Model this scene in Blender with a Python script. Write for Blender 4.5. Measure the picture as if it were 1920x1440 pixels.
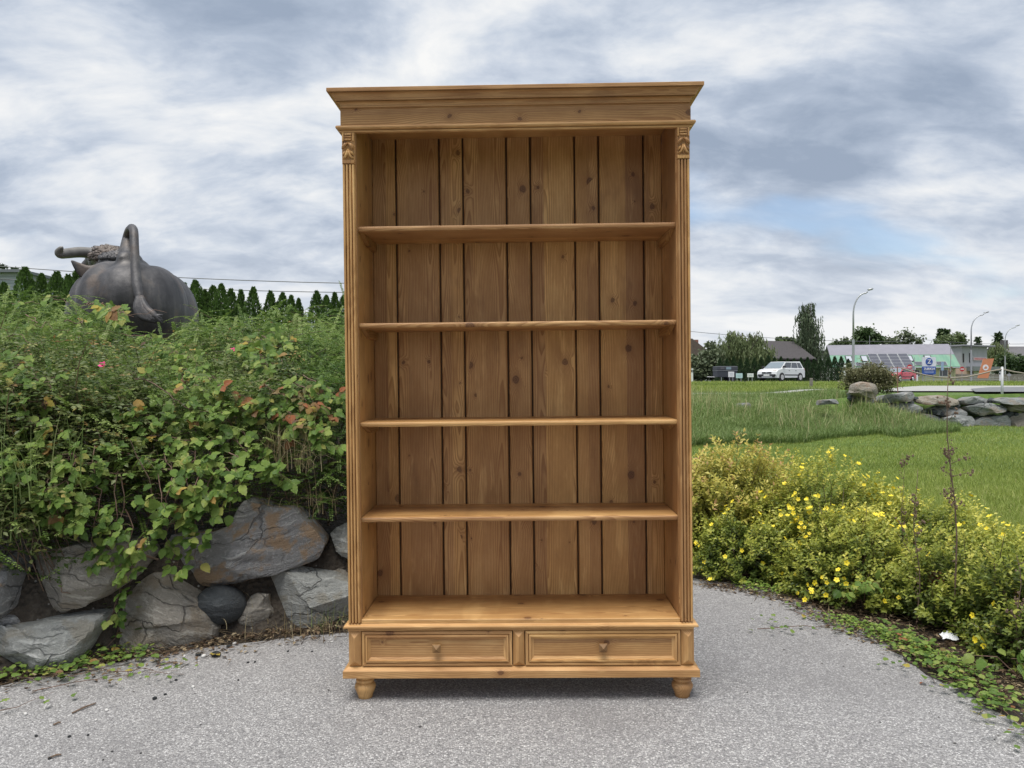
import bpy, bmesh, math, random
import numpy as np
from mathutils import Vector, Matrix, noise as mnoise

for o in list(bpy.data.objects):
    bpy.data.objects.remove(o)
SC = bpy.context.scene
COL = SC.collection
rad = math.radians
RS = np.random.RandomState(7)
random.seed(7)

# ------------------------------------------------------------------ camera
CAMZ = 1.11
FPX = 1443.0
cam = bpy.data.cameras.new('camera')
cam.sensor_width = 36.0
cam.lens = FPX / 1920 * 36
cam.clip_start = 0.05
cam.clip_end = 3000
camo = bpy.data.objects.new('camera', cam)
COL.objects.link(camo)
camo.location = (0, 0, CAMZ)
camo.rotation_euler = (rad(90), 0, 0)
SC.camera = camo

# ------------------------------------------------------------------ view, sky, sun
SC.view_settings.view_transform = 'Standard'
SC.view_settings.look = 'None'
SC.view_settings.gamma = 1
SC.view_settings.use_curve_mapping = False
SC.view_settings.exposure = 1.5
SUN_EL, SUN_AZ = rad(76), rad(-150)      # azimuth clockwise from +Y: behind the camera, to its left
world = bpy.data.worlds.new('World')
SC.world = world
world.use_nodes = True


class NG:
    """small helper to write node trees as expressions"""
    def __init__(s, nt):
        s.nt = nt
    def n(s, t, **k):
        x = s.nt.nodes.new(t)
        for a, b in k.items():
            setattr(x, a, b)
        return x
    def put(s, sock, v):
        if v is None:
            return
        if isinstance(v, bpy.types.NodeSocket):
            s.nt.links.new(v, sock)
        else:
            if sock.type == 'RGBA' and len(v) == 3:
                v = (*v, 1)
            sock.default_value = v
    def m(s, op, a, b=None, c=None, clamp=False):
        x = s.n('ShaderNodeMath', operation=op, use_clamp=clamp)
        s.put(x.inputs[0], a); s.put(x.inputs[1], b); s.put(x.inputs[2], c)
        return x.outputs[0]
    def vm(s, op, a, b=None, sc=None):
        x = s.n('ShaderNodeVectorMath', operation=op)
        s.put(x.inputs[0], a); s.put(x.inputs[1], b)
        if sc is not None:
            s.put(x.inputs[3], sc)
        return x.outputs['Value'] if op in ('LENGTH', 'DOT_PRODUCT', 'DISTANCE') else x.outputs[0]
    def xyz(s, v):
        x = s.n('ShaderNodeSeparateXYZ'); s.put(x.inputs[0], v)
        return x.outputs[0], x.outputs[1], x.outputs[2]
    def vec(s, a, b, c):
        x = s.n('ShaderNodeCombineXYZ')
        for i, v in enumerate((a, b, c)):
            s.put(x.inputs[i], v)
        return x.outputs[0]
    def noise(s, v, scale=1., detail=3., rough=.5, dist=0., col=False):
        x = s.n('ShaderNodeTexNoise')
        s.put(x.inputs['Vector'], v); s.put(x.inputs['Scale'], scale); s.put(x.inputs['Detail'], detail)
        s.put(x.inputs['Roughness'], rough); s.put(x.inputs['Distortion'], dist)
        return x.outputs['Color' if col else 'Fac']
    def voro(s, v, scale=1., feature='F1', rnd=1.):
        x = s.n('ShaderNodeTexVoronoi', feature=feature)
        s.put(x.inputs['Vector'], v); s.put(x.inputs['Scale'], scale); s.put(x.inputs['Randomness'], rnd)
        return x.outputs
    def ramp(s, f, stops, interp='LINEAR'):
        x = s.n('ShaderNodeValToRGB'); s.put(x.inputs[0], f)
        cr = x.color_ramp; cr.interpolation = interp
        while len(cr.elements) < len(stops):
            cr.elements.new(0.5)
        for e, (p, c) in zip(cr.elements, stops):
            e.position = p
            e.color = (c, c, c, 1) if isinstance(c, (int, float)) else (*c, 1)
        return x.outputs[0]
    def step(s, v, a, b):
        x = s.n('ShaderNodeMapRange', interpolation_type='SMOOTHSTEP')
        s.put(x.inputs[0], v); s.put(x.inputs[1], a); s.put(x.inputs[2], b)
        return x.outputs[0]
    def mix(s, f, a, b, mode='MIX'):
        x = s.n('ShaderNodeMix', data_type='RGBA', blend_type=mode)
        s.put(x.inputs[0], f); s.put(x.inputs[6], a); s.put(x.inputs[7], b)
        return x.outputs[2]
    def bump(s, h, strength=.3, dist=.01):
        x = s.n('ShaderNodeBump'); s.put(x.inputs['Height'], h)
        x.inputs['Strength'].default_value = strength; x.inputs['Distance'].default_value = dist
        return x.outputs[0]


# world: Nishita sky seen through the gaps of a layer of stratocumulus
g = NG(world.node_tree)
world.node_tree.nodes.clear()
sky = g.n('ShaderNodeTexSky', sky_type='NISHITA', sun_disc=False)
sky.sun_elevation = SUN_EL
sky.sun_rotation = SUN_AZ
sky.air_density = 1.0
sky.dust_density = 1.5
tc = g.n('ShaderNodeTexCoord').outputs['Generated']
dx, dy, dz = g.xyz(tc)
den = g.m('ADD', g.m('MAXIMUM', dz, 0.0), 0.36)
pu = g.m('DIVIDE', dx, den)
pv = g.m('DIVIDE', dy, den)
P = g.vec(g.m('MULTIPLY', pu, 1.6), g.m('MULTIPLY', pv, 2.5), 5.1)
w1 = g.noise(P, .9, 3, .5, col=True)
Pw = g.vm('ADD', P, g.vm('SCALE', g.vm('SUBTRACT', w1, (.5, .5, .5)), sc=.55))
big = g.noise(Pw, .85, 3, .5)
mid = g.noise(Pw, 2.1, 8, .55)
fine = g.noise(Pw, 6.5, 6, .6)
d = g.m('ADD', g.m('ADD', g.m('MULTIPLY', big, .40), g.m('MULTIPLY', mid, .50)), g.m('MULTIPLY', fine, .15))
d = g.m('ADD', d, g.m('MULTIPLY_ADD', g.step(dz, .04, .40), .075, -.022))
K = 0.36
cloud = g.ramp(d, [(.42, (.93 * K, .93 * K, .925 * K)), (.49, (.76 * K, .795 * K, .845 * K)), (.54, (.60 * K, .66 * K, .755 * K)),
                   (.595, (.45 * K, .52 * K, .635 * K)), (.67, (.33 * K, .40 * K, .515 * K))])
# pale veil near the horizon
hz = g.step(dz, .24, .0)
cloud = g.mix(g.m('MULTIPLY', hz, .45), cloud, (.84 * K, .86 * K, .885 * K))
skyc = g.vm('SCALE', sky.outputs[0], sc=.062)
gap = g.noise(g.vm('ADD', Pw, (7.3, 2.2, 1.)), .75, 4, .5)
gapm = g.m('MULTIPLY', g.step(gap, .60, .72), .75)
colr = g.mix(gapm, cloud, skyc)
bg = g.n('ShaderNodeBackground')
g.put(bg.inputs[0], colr)
bg.inputs[1].default_value = 1.0
out = g.n('ShaderNodeOutputWorld')
g.nt.links.new(bg.outputs[0], out.inputs[0])

sun = bpy.data.lights.new('sun', 'SUN')
sun.energy = 1.5
sun.angle = rad(40)
sun.color = (1.0, .96, .90)
suno = bpy.data.objects.new('sun', sun)
COL.objects.link(suno)
sd = Vector((math.sin(SUN_AZ) * math.cos(SUN_EL), math.cos(SUN_AZ) * math.cos(SUN_EL), math.sin(SUN_EL)))
suno.rotation_euler = sd.to_track_quat('Z', 'Y').to_euler()
suno.location = (0, 0, 30)

# ------------------------------------------------------------------ object helpers
def tag(o, label=None, cat=None, group=None, kind=None):
    if label: o['label'] = label
    if cat: o['category'] = cat
    if group: o['group'] = group
    if kind: o['kind'] = kind
    return o

def link(name, me, mats=None, parent=None):
    o = bpy.data.objects.new(name, me)
    COL.objects.link(o)
    if parent is not None: o.parent = parent
    if mats is not None and me is not None and len(me.materials) == 0:
        for m in (mats if isinstance(mats, (list, tuple)) else [mats]):
            me.materials.append(m)
    return o

def empty(name, loc=(0, 0, 0), rot=(0, 0, 0)):
    o = bpy.data.objects.new(name, None)
    o.empty_display_size = .1
    COL.objects.link(o)
    o.location = loc; o.rotation_euler = rot
    return o

class MB:
    """collects shapes, then builds ONE mesh object"""
    def __init__(s):
        s.v = []; s.f = []; s.mi = []
    def add(s, vs, fs, mi=0):
        b = len(s.v)
        s.v += [tuple(map(float, p)) for p in vs]
        s.f += [tuple(i + b for i in f) for f in fs]
        s.mi += [mi] * len(fs)
        return s
    def box(s, x0, x1, y0, y1, z0, z1, ch=0., mi=0):
        if x0 > x1: x0, x1 = x1, x0
        if y0 > y1: y0, y1 = y1, y0
        if z0 > z1: z0, z1 = z1, z0
        if ch <= 0:
            vs = [(x, y, z) for z in (z0, z1) for y in (y0, y1) for x in (x0, x1)]
            return s.add(vs, [(0, 2, 3, 1), (4, 5, 7, 6), (0, 1, 5, 4), (2, 6, 7, 3), (0, 4, 6, 2), (1, 3, 7, 5)], mi)
        bm = bmesh.new()
        bmesh.ops.create_cube(bm, size=1)
        for v in bm.verts:
            v.co = Vector(((x0 + x1) / 2 + v.co.x * (x1 - x0), (y0 + y1) / 2 + v.co.y * (y1 - y0), (z0 + z1) / 2 + v.co.z * (z1 - z0)))
        bmesh.ops.bevel(bm, geom=bm.edges[:], offset=ch, segments=1, affect='EDGES')
        bm.verts.index_update()
        s.add([v.co for v in bm.verts], [[v.index for v in f.verts] for f in bm.faces], mi)
        bm.free()
        return s
    def prism(s, poly, axis, a, b, mi=0):
        """extrude a 2D polygon along axis ('x','y','z') from a to b"""
        n = len(poly)
        def put(p, t):
            return {'x': (t, p[0], p[1]), 'y': (p[0], t, p[1]), 'z': (p[0], p[1], t)}[axis]
        vs = [put(p, a) for p in poly] + [put(p, b) for p in poly]
        fs = [tuple(range(n)), tuple(range(2 * n - 1, n - 1, -1))]
        fs += [(i, i + n, (i + 1) % n + n, (i + 1) % n) for i in range(n)]
        return s.add(vs, fs, mi)
    def lathe(s, prof, seg=20, c=(0, 0, 0), mi=0):
        """prof: (r, z) from bottom to top, around z"""
        vs = []; fs = []
        for r, z in prof:
            for k in range(seg):
                a = 2 * math.pi * k / seg
                vs.append((c[0] + r * math.cos(a), c[1] + r * math.sin(a), c[2] + z))
        for i in range(len(prof) - 1):
            for k in range(seg):
                k2 = (k + 1) % seg
                fs.append((i * seg + k, i * seg + k2, (i + 1) * seg + k2, (i + 1) * seg + k))
        fs.append(tuple(range(seg - 1, -1, -1)))
        fs.append(tuple((len(prof) - 1) * seg + k for k in range(seg)))
        return s.add(vs, fs, mi)
    def tube(s, pts, rads, seg=6, mi=0, cap=True):
        pts = [Vector(p) for p in pts]
        if not hasattr(rads, '__len__'): rads = [rads] * len(pts)
        vs = []; fs = []
        prev = None
        for i, p in enumerate(pts):
            t = (pts[min(i + 1, len(pts) - 1)] - pts[max(i - 1, 0)])
            t = t.normalized() if t.length > 1e-9 else Vector((0, 0, 1))
            if prev is None:
                up = Vector((0, 0, 1)) if abs(t.z) < .9 else Vector((1, 0, 0))
                a = t.cross(up).normalized()
            else:
                a = (prev - t * prev.dot(t))
                a = a.normalized() if a.length > 1e-6 else t.orthogonal().normalized()
            prev = a
            b = t.cross(a)
            for k in range(seg):
                an = 2 * math.pi * k / seg
                vs.append(p + (a * math.cos(an) + b * math.sin(an)) * rads[i])
        for i in range(len(pts) - 1):
            for k in range(seg):
                k2 = (k + 1) % seg
                fs.append((i * seg + k, i * seg + k2, (i + 1) * seg + k2, (i + 1) * seg + k))
        if cap:
            fs.append(tuple(range(seg - 1, -1, -1)))
            fs.append(tuple((len(pts) - 1) * seg + k for k in range(seg)))
        return s.add(vs, fs, mi)
    def ball(s, c, r, seg=10, rings=6, mi=0):
        prof = []
        c = Vector(c); r = Vector(r) if hasattr(r, '__len__') else Vector((r, r, r))
        vs = [c + Vector((0, 0, -r.z))]; fs = []
        for i in range(1, rings):
            ph = -math.pi / 2 + math.pi * i / rings
            for k in range(seg):
                a = 2 * math.pi * k / seg
                vs.append(c + Vector((r.x * math.cos(ph) * math.cos(a), r.y * math.cos(ph) * math.sin(a), r.z * math.sin(ph))))
        vs.append(c + Vector((0, 0, r.z)))
        for k in range(seg):
            fs.append((0, 1 + (k + 1) % seg, 1 + k))
            fs.append((len(vs) - 1, 1 + (rings - 2) * seg + k, 1 + (rings - 2) * seg + (k + 1) % seg))
        for i in range(rings - 2):
            for k in range(seg):
                k2 = (k + 1) % seg
                fs.append((1 + i * seg + k, 1 + i * seg + k2, 1 + (i + 1) * seg + k2, 1 + (i + 1) * seg + k))
        return s.add(vs, fs, mi)
    def mesh(s, name, smooth=False):
        me = bpy.data.meshes.new(name)
        me.from_pydata(s.v, [], s.f)
        if any(s.mi):
            me.polygons.foreach_set('material_index', s.mi)
        if smooth:
            me.polygons.foreach_set('use_smooth', [True] * len(s.f))
        me.update()
        return me
    def build(s, name, mats, parent=None, smooth=False, fix=True):
        me = s.mesh(name, smooth)
        if fix:
            bm = bmesh.new(); bm.from_mesh(me)
            bmesh.ops.recalc_face_normals(bm, faces=bm.faces[:])
            bm.to_mesh(me); bm.free()
        return link(name, me, mats, parent)

def np_mesh(name, V, F, tint=None, smooth=False):
    """fast mesh from arrays; F is (m,k)"""
    me = bpy.data.meshes.new(name)
    V = np.ascontiguousarray(V, dtype=np.float32); F = np.ascontiguousarray(F, dtype=np.int32)
    me.vertices.add(len(V)); me.vertices.foreach_set('co', V.ravel())
    k = F.shape[1]
    me.loops.add(F.size); me.loops.foreach_set('vertex_index', F.ravel())
    me.polygons.add(len(F))
    me.polygons.foreach_set('loop_start', np.arange(0, F.size, k, dtype=np.int32))
    me.polygons.foreach_set('loop_total', np.full(len(F), k, dtype=np.int32))
    if smooth:
        me.polygons.foreach_set('use_smooth', np.ones(len(F), dtype=bool))
    if tint is not None:
        a = me.attributes.new('tint', 'FLOAT', 'POINT')
        a.data.foreach_set('value', np.ascontiguousarray(tint, dtype=np.float32))
    me.update(calc_edges=True)
    return me

def unit(a):
    return a / (np.linalg.norm(a, axis=-1, keepdims=True) + 1e-9)

VN = {}
def vnoise(x, y, seed=0):
    """cheap smooth value noise on arrays, about -1..1"""
    if seed not in VN:
        r = np.random.RandomState(seed)
        VN[seed] = [(r.uniform(0, 6.28), r.uniform(.6, 1.7), r.uniform(0, 6.28)) for _ in range(5)]
    o = 0
    for a, fr, ph in VN[seed]:
        o = o + np.sin((x * np.cos(a) + y * np.sin(a)) * fr + ph + 1.3 * np.sin((x * np.sin(a) - y * np.cos(a)) * fr * .8 + ph * 2))
    return o / 3.2

class Leaves:
    """many two-triangle folded leaves in one array mesh"""
    def __init__(s):
        s.V = []; s.T = []
    def add(s, pos, dirn, nrm, L, W, tint, fold=.18, droop=.12):
        n = len(pos)
        dirn = unit(dirn)
        side = unit(np.cross(dirn, nrm))
        nn = np.cross(side, dirn)
        L = np.broadcast_to(np.asarray(L, float), (n,))[:, None]; W = np.broadcast_to(np.asarray(W, float), (n,))[:, None]
        v0 = pos
        v1 = pos + dirn * L * .45 + side * W * .5 + nn * W * fold
        v2 = pos + dirn * L - nn * L * droop
        v3 = pos + dirn * L * .45 - side * W * .5 + nn * W * fold
        s.V.append(np.stack([v0, v1, v2, v3], 1).reshape(-1, 3))
        s.T.append(np.repeat(np.broadcast_to(np.asarray(tint, float), (n,)), 4))
    def build(s, name, mats, parent=None, kind='stuff'):
        V = np.concatenate(s.V); T = np.concatenate(s.T)
        n = len(V) // 4
        b = np.arange(n, dtype=np.int32)[:, None] * 4
        F = np.concatenate([b + np.array([[0, 1, 2]]), b + np.array([[0, 2, 3]])])
        o = link(name, np_mesh(name, V, F, T), mats, parent)
        if kind: o['kind'] = kind
        return o

def P3(px, py, Y):
    """world point seen at photo pixel (px,py) at distance Y"""
    return np.array([(px - 960) / FPX * Y, Y, CAMZ - (py - 720) / FPX * Y])
def XZ(px, py, Y):
    p = P3(px, py, Y)
    return float(p[0]), float(p[2])

# ------------------------------------------------------------------ materials
def new_mat(name):
    m = bpy.data.materials.new(name)
    m.use_nodes = True
    nt = m.node_tree
    nt.nodes.clear()
    g = NG(nt)
    o = g.n('ShaderNodeOutputMaterial')
    b = g.n('ShaderNodeBsdfPrincipled')
    nt.links.new(b.outputs[0], o.inputs[0])
    return m, g, b, o

def simple(name, col, rough=.6, metal=0., spec=.5, var=.12, vscale=6., bump=0., coat=0.):
    m, g, b, o = new_mat(name)
    c = g.n('ShaderNodeTexCoord').outputs['Object']
    n = g.noise(c, vscale, 5, .6)
    lo = tuple(x * (1 - var) for x in col); hi = tuple(min(1, x * (1 + var)) for x in col)
    g.put(b.inputs['Base Color'], g.ramp(n, [(.3, lo), (.7, hi)]))
    b.inputs['Roughness'].default_value = rough
    b.inputs['Metallic'].default_value = metal
    b.inputs['Specular IOR Level'].default_value = spec
    b.inputs['Coat Weight'].default_value = coat
    if bump: g.put(b.inputs['Normal'], g.bump(n, bump, .02))
    return m

def foliage(name, stops, trans=.35, rough=.45, spec=.35, by='tint'):
    """leaf material; colour varies from leaf to leaf"""
    m, g, b, o = new_mat(name)
    if by == 'tint':
        f = g.n('ShaderNodeAttribute', attribute_name='tint').outputs['Fac']
    else:
        f = g.n('ShaderNodeObjectInfo').outputs['Random']
    c = g.ramp(f, stops)
    if by != 'tint':
        cc = g.n('ShaderNodeTexCoord').outputs['Object']
        x, y, z = g.xyz(cc)
        # side veins, print only as fine relief
        ph = g.m('SUBTRACT', g.m('MULTIPLY', y, 9.), g.m('MULTIPLY', g.m('ABSOLUTE', x), 7.))
        v = g.m('ABSOLUTE', g.m('SUBTRACT', g.m('FRACT', ph), .5))
        c = g.mix(g.m('MULTIPLY', g.step(v, .42, .5), .28), c, (.22, .30, .10))
        sp = g.noise(g.vm('ADD', cc, g.vec(g.m('MULTIPLY', f, 40.), 0, 0)), 3.2, 4, .6)
        c = g.mix(g.m('MULTIPLY', g.step(sp, .62, .72), .6), c, (.17, .10, .03))
        g.put(b.inputs['Normal'], g.bump(v, .35, .05))
    g.put(b.inputs['Base Color'], c)
    b.inputs['Roughness'].default_value = rough
    b.inputs['Specular IOR Level'].default_value = spec
    t = g.n('ShaderNodeBsdfTranslucent')
    g.put(t.inputs[0], c)
    mx = g.n('ShaderNodeMixShader'); mx.inputs[0].default_value = trans
    g.nt.links.new(b.outputs[0], mx.inputs[1]); g.nt.links.new(t.outputs[0], mx.inputs[2])
    g.nt.links.new(mx.outputs[0], o.inputs[0])
    return m

def wood(name, axis, tone=1.0, ring=.66, kth=.48):
    """oiled knotty pine; the grain runs along axis of the piece"""
    m, g, b, o = new_mat(name)
    P = g.n('ShaderNodeTexCoord').outputs['Object']
    rnd = g.n('ShaderNodeObjectInfo').outputs['Random']
    x, y, z = g.xyz(P)
    if axis == 'x': w, u, v = x, z, y
    elif axis == 'y': w, u, v = y, x, z
    else: w, u, v = z, x, y
    w = g.m('ADD', w, g.m('MULTIPLY', rnd, 37.3))
    u = g.m('ADD', u, g.m('MULTIPLY', g.m('FRACT', g.m('MULTIPLY', rnd, 7.7)), .23))
    uv = g.m('ADD', u, v)
    # boards glued up from strips: each strip its own tone and ring centre
    sid = g.m('FLOOR', g.m('ADD', g.m('MULTIPLY', uv, 9.5), g.m('MULTIPLY', rnd, 11.)))
    wn = g.n('ShaderNodeTexWhiteNoise', noise_dimensions='2D')
    g.put(wn.inputs['Vector'], g.vec(sid, g.m('MULTIPLY', rnd, 53.), 0))
    srnd = wn.outputs['Value']
    # knots
    kp = g.vec(g.m('MULTIPLY', uv, 11.), g.m('MULTIPLY', w, 3.9), g.m('MULTIPLY', rnd, 30.))
    vo = g.voro(kp, 1., 'F1', 1.)
    kd = g.vm('LENGTH', g.vm('MULTIPLY', g.vm('ADD', g.vm('SUBTRACT', kp, vo['Position']), g.vm('SCALE', g.vm('SUBTRACT', g.noise(kp, 9., 2, .5, col=True), (.5, .5, .5)), sc=.06)), (1, 2.4, 0)))
    kr, kg, kb = g.n('ShaderNodeSeparateColor'), None, None
    g.put(kr.inputs[0], vo['Color'])
    has = g.m('GREATER_THAN', kr.outputs[0], kth)
    size = g.m('MULTIPLY_ADD', g.m('POWER', kr.outputs[1], 1.6), .15, .03)
    kq = g.m('DIVIDE', kd, size)
    infl = g.m('MULTIPLY', g.m('EXPONENT', g.m('MULTIPLY', g.m('MULTIPLY', kq, kq), -.22)), has)
    core = g.m('MULTIPLY', g.step(kq, 1.1, .75), has)
    # rings
    n1 = g.noise(g.vec(0, g.m('MULTIPLY', w, .9), g.m('MULTIPLY', srnd, 50.)), 1., 2, .5)
    n2 = g.noise(g.vec(g.m('MULTIPLY', u, 14.), g.m('MULTIPLY', w, 1.6), g.m('ADD', v, g.m('MULTIPLY', srnd, 9.))), 1., 3, .55)
    cu = g.m('ADD', g.m('SUBTRACT', g.m('FRACT', g.m('ADD', g.m('MULTIPLY', uv, 9.5), g.m('MULTIPLY', rnd, 11.))), .5), g.m('MULTIPLY', g.m('SUBTRACT', n1, .5), .9))
    cu = g.m('MULTIPLY', g.m('ADD', cu, g.m('MULTIPLY', g.m('SUBTRACT', srnd, .5), 1.3)), .10)
    cv = g.m('ADD', .012, g.m('MULTIPLY', g.m('ABSOLUTE', g.m('SUBTRACT', n1, .5)), .10))
    r = g.m('SQRT', g.m('ADD', g.m('MULTIPLY', cu, cu), g.m('MULTIPLY', cv, cv)))
    r = g.m('ADD', r, g.m('MULTIPLY', g.m('SUBTRACT', n2, .5), .012))
    r = g.m('ADD', r, g.m('MULTIPLY', infl, .016))
    ph = g.m('FRACT', g.m('MULTIPLY', r, 190.))
    late = g.m('MULTIPLY', g.step(ph, .25, .88), g.step(ph, 1.0, .93))
    fib = g.noise(g.vec(g.m('MULTIPLY', u, 420.), g.m('MULTIPLY', w, 7.), g.m('MULTIPLY', v, 420.)), 1., 3, .6)
    blot = g.noise(g.vec(g.m('MULTIPLY', u, 11.), g.m('MULTIPLY', w, 3.2), g.m('MULTIPLY', v, 11.)), 1., 5, .64)
    c = g.ramp(blot, [(.25, (.265, .140, .050)), (.5, (.400, .230, .088)), (.75, (.530, .335, .142))])
    c = g.mix(g.m('MULTIPLY', g.step(g.noise(g.vec(g.m('MULTIPLY', u, 22.), g.m('MULTIPLY', w, 3.1), v), 1., 4, .6), .57, .68), .55), c, (.62, .40, .17))
    c = g.mix(g.m('MULTIPLY', late, ring), c, (.195, .086, .026))
    c = g.mix(g.m('MULTIPLY', g.step(fib, .35, .7), .22), c, (.24, .115, .036))
    c = g.mix(g.m('MULTIPLY', infl, .55), c, (.20, .095, .034))
    sm = g.noise(g.vec(g.m('MULTIPLY', u, 16.), g.m('MULTIPLY', w, 5.), g.m('MULTIPLY', rnd, 19.)), 1., 3, .5)
    c = g.mix(g.m('MULTIPLY', g.step(sm, .60, .74), .45), c, (.19, .095, .036))
    kring = g.m('FRACT', g.m('MULTIPLY', kq, 2.6))
    c = g.mix(g.m('MULTIPLY', core, .8), c, g.ramp(kring, [(.15, (.16, .072, .028)), (.9, (.050, .022, .010))]))
    hs = g.n('ShaderNodeHueSaturation')
    g.put(hs.inputs['Color'], c)
    g.put(hs.inputs['Value'], g.m('MULTIPLY', g.m('MULTIPLY_ADD', srnd, .42, .82), tone))
    g.put(hs.inputs['Hue'], g.m('MULTIPLY_ADD', srnd, .010, .4925))
    hs.inputs['Saturation'].default_value = 1.0
    g.put(b.inputs['Base Color'], hs.outputs[0])
    g.put(b.inputs['Roughness'], g.m('MULTIPLY_ADD', fib, .22, .36))
    b.inputs['Specular IOR Level'].default_value = .38
    g.put(b.inputs['Normal'], g.bump(g.m('ADD', g.m('MULTIPLY', late, .5), fib), .16, .0012))
    return m

def rock_mat(name, base, light, dark, rust, rustamt=.5, scale=1., tilt=.35, crack=.6):
    m, g, b, o = new_mat(name)
    c = g.n('ShaderNodeTexCoord').outputs['Object']
    rnd = g.n('ShaderNodeObjectInfo').outputs['Random']
    x, y, z = g.xyz(c)
    off = g.m('MULTIPLY', rnd, 61.)
    zz = g.m('ADD', z, g.m('MULTIPLY', x, g.m('MULTIPLY_ADD', rnd, 2 * tilt, -tilt)))
    p = g.vec(g.m('MULTIPLY_ADD', x, scale, off), g.m('MULTIPLY', y, scale), g.m('MULTIPLY', zz, scale))
    warp = g.vm('SCALE', g.vm('SUBTRACT', g.noise(p, 5., 4, .6, col=True), (.5, .5, .5)), sc=.12)
    ps = g.vm('MULTIPLY', g.vm('ADD', p, warp), (1.6, 1.6, 14.))
    lay = g.noise(ps, 2.2, 8, .66)
    blot = g.noise(p, 6., 6, .62)
    c1 = g.ramp(lay, [(.30, dark), (.43, base), (.56, base), (.66, light)])
    c1 = g.mix(g.m('MULTIPLY', g.step(g.noise(p, 60., 4, .7), .50, .70), .45), c1, light)
    c1 = g.mix(g.m('MULTIPLY', g.step(blot, .505, .60), rustamt), c1, rust)
    spk = g.noise(p, 130., 3, .7)
    c1 = g.mix(g.m('MULTIPLY', g.step(spk, .60, .72), .35), c1, dark)
    ck = g.n('ShaderNodeTexVoronoi', feature='DISTANCE_TO_EDGE')
    g.put(ck.inputs['Vector'], g.vm('MULTIPLY', g.vm('ADD', p, g.vm('SCALE', warp, sc=1.2)), (1., 1., 2.6))); ck.inputs['Scale'].default_value = 4.2
    crk = g.m('MULTIPLY', g.step(ck.outputs['Distance'], g.m('MULTIPLY', g.noise(p, 9., 3, .6), .06), .0), g.step(g.noise(p, 3.3, 3, .5), .46, .56))
    c1 = g.mix(g.m('MULTIPLY', crk, crack), c1, dark)
    g.put(b.inputs['Base Color'], c1)
    b.inputs['Roughness'].default_value = .72
    b.inputs['Specular IOR Level'].default_value = .4
    g.put(b.inputs['Normal'], g.bump(g.m('ADD', g.m('ADD', lay, g.m('MULTIPLY', blot, .5)), g.m('SUBTRACT', g.m('MULTIPLY', spk, .4), g.m('MULTIPLY', crk, crack * .8))), .9, .03 / scale))
    return m

M = {}
M['wood_v'] = wood('pine_upright', 'z', 1.24)
M['wood_h'] = wood('pine_across', 'x', 1.28)
M['wood_d'] = wood('pine_deep', 'y')
M['wood_light'] = wood('pine_edge', 'x', 1.34, .42, .80)
M['wood_knob'] = wood('beech_knob', 'z', .66, .2)
M['wood_lightv'] = wood('pine_post', 'z', 1.32, .4, .62)
M['rock_slate'] = rock_mat('slate', (.235, .235, .235), (.50, .50, .49), (.070, .070, .072), (.31, .205, .115), .85)
M['rock_brown'] = rock_mat('brown_schist', (.285, .262, .225), (.52, .49, .43), (.06, .055, .052), (.21, .155, .09), .45)
M['rock_green'] = rock_mat('grey_green_schist', (.29, .296, .28), (.56, .565, .54), (.085, .09, .088), (.22, .19, .135), .5)
M['rock_dark'] = rock_mat('dark_stone', (.062, .070, .076), (.12, .13, .135), (.03, .034, .038), (.07, .068, .06), .2, crack=0.)
M['rock_far'] = rock_mat('wall_schist', (.24, .25, .245), (.40, .405, .39), (.09, .095, .10), (.29, .21, .14), .45, .45)
M['rock_far_tan'] = rock_mat('tan_schist', (.30, .265, .215), (.42, .395, .35), (.12, .10, .085), (.25, .155, .095), .6, .45)

def stops(*c):
    n = len(c) - 1
    return [(i / n, k) for i, k in enumerate(c)]
M['leaf_privet'] = foliage('leaf_small_green', [(0, (.040, .085, .016)), (.4, (.098, .172, .032)), (.75, (.190, .275, .058)), (1, (.30, .38, .12))])
M['leaf_rose'] = foliage('leaf_rose', [(0, (.052, .085, .026)), (.5, (.125, .165, .050)), (.85, (.225, .255, .09)), (.95, (.38, .33, .10)), (1, (.32, .19, .07))])
M['leaf_bramble'] = foliage('leaf_bramble', [(0, (.075, .145, .028)), (.4, (.150, .250, .045)), (.75, (.235, .335, .070)), (.93, (.33, .40, .10)), (1, (.42, .38, .10))], .35, .42, by='obj')
M['leaf_autumn'] = foliage('leaf_autumn', [(0, (.46, .38, .07)), (.4, (.40, .26, .06)), (.7, (.24, .13, .06)), (1, (.10, .06, .04))], .3, .5, by='obj')
M['leaf_red'] = foliage('leaf_reddish', [(0, (.14, .15, .05)), (.5, (.22, .15, .06)), (.8, (.34, .12, .05)), (1, (.42, .14, .06))], .3, .45, by='obj')
M['leaf_weed'] = foliage('leaf_weed', [(0, (.085, .16, .03)), (.5, (.20, .31, .055)), (.9, (.34, .40, .09)), (1, (.45, .36, .10))])
M['leaf_spirea'] = foliage('leaf_golden', [(0, (.065, .085, .018)), (.3, (.19, .215, .040)), (.6, (.45, .43, .085)), (.92, (.68, .60, .16)), (1, (.52, .32, .15))])
M['leaf_potentilla'] = foliage('leaf_potentilla', [(0, (.042, .070, .016)), (.3, (.140, .190, .034)), (.6, (.36, .400, .068)), (1, (.68, .64, .14))])
M['petal_yellow'] = simple('yellow_petal', (.83, .66, .03), .6, var=.08)
M['petal_pink'] = simple('pink_petal', (.80, .07, .27), .5, var=.1)
M['straw'] = foliage('dry_grass', [(0, (.17, .13, .065)), (.5, (.36, .29, .155)), (1, (.55, .47, .30))], .2)
M['grass'] = foliage('lawn_grass', [(0, (.125, .175, .030)), (.5, (.265, .335, .068)), (.85, (.37, .42, .10)), (1, (.52, .47, .22))], .3)
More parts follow.
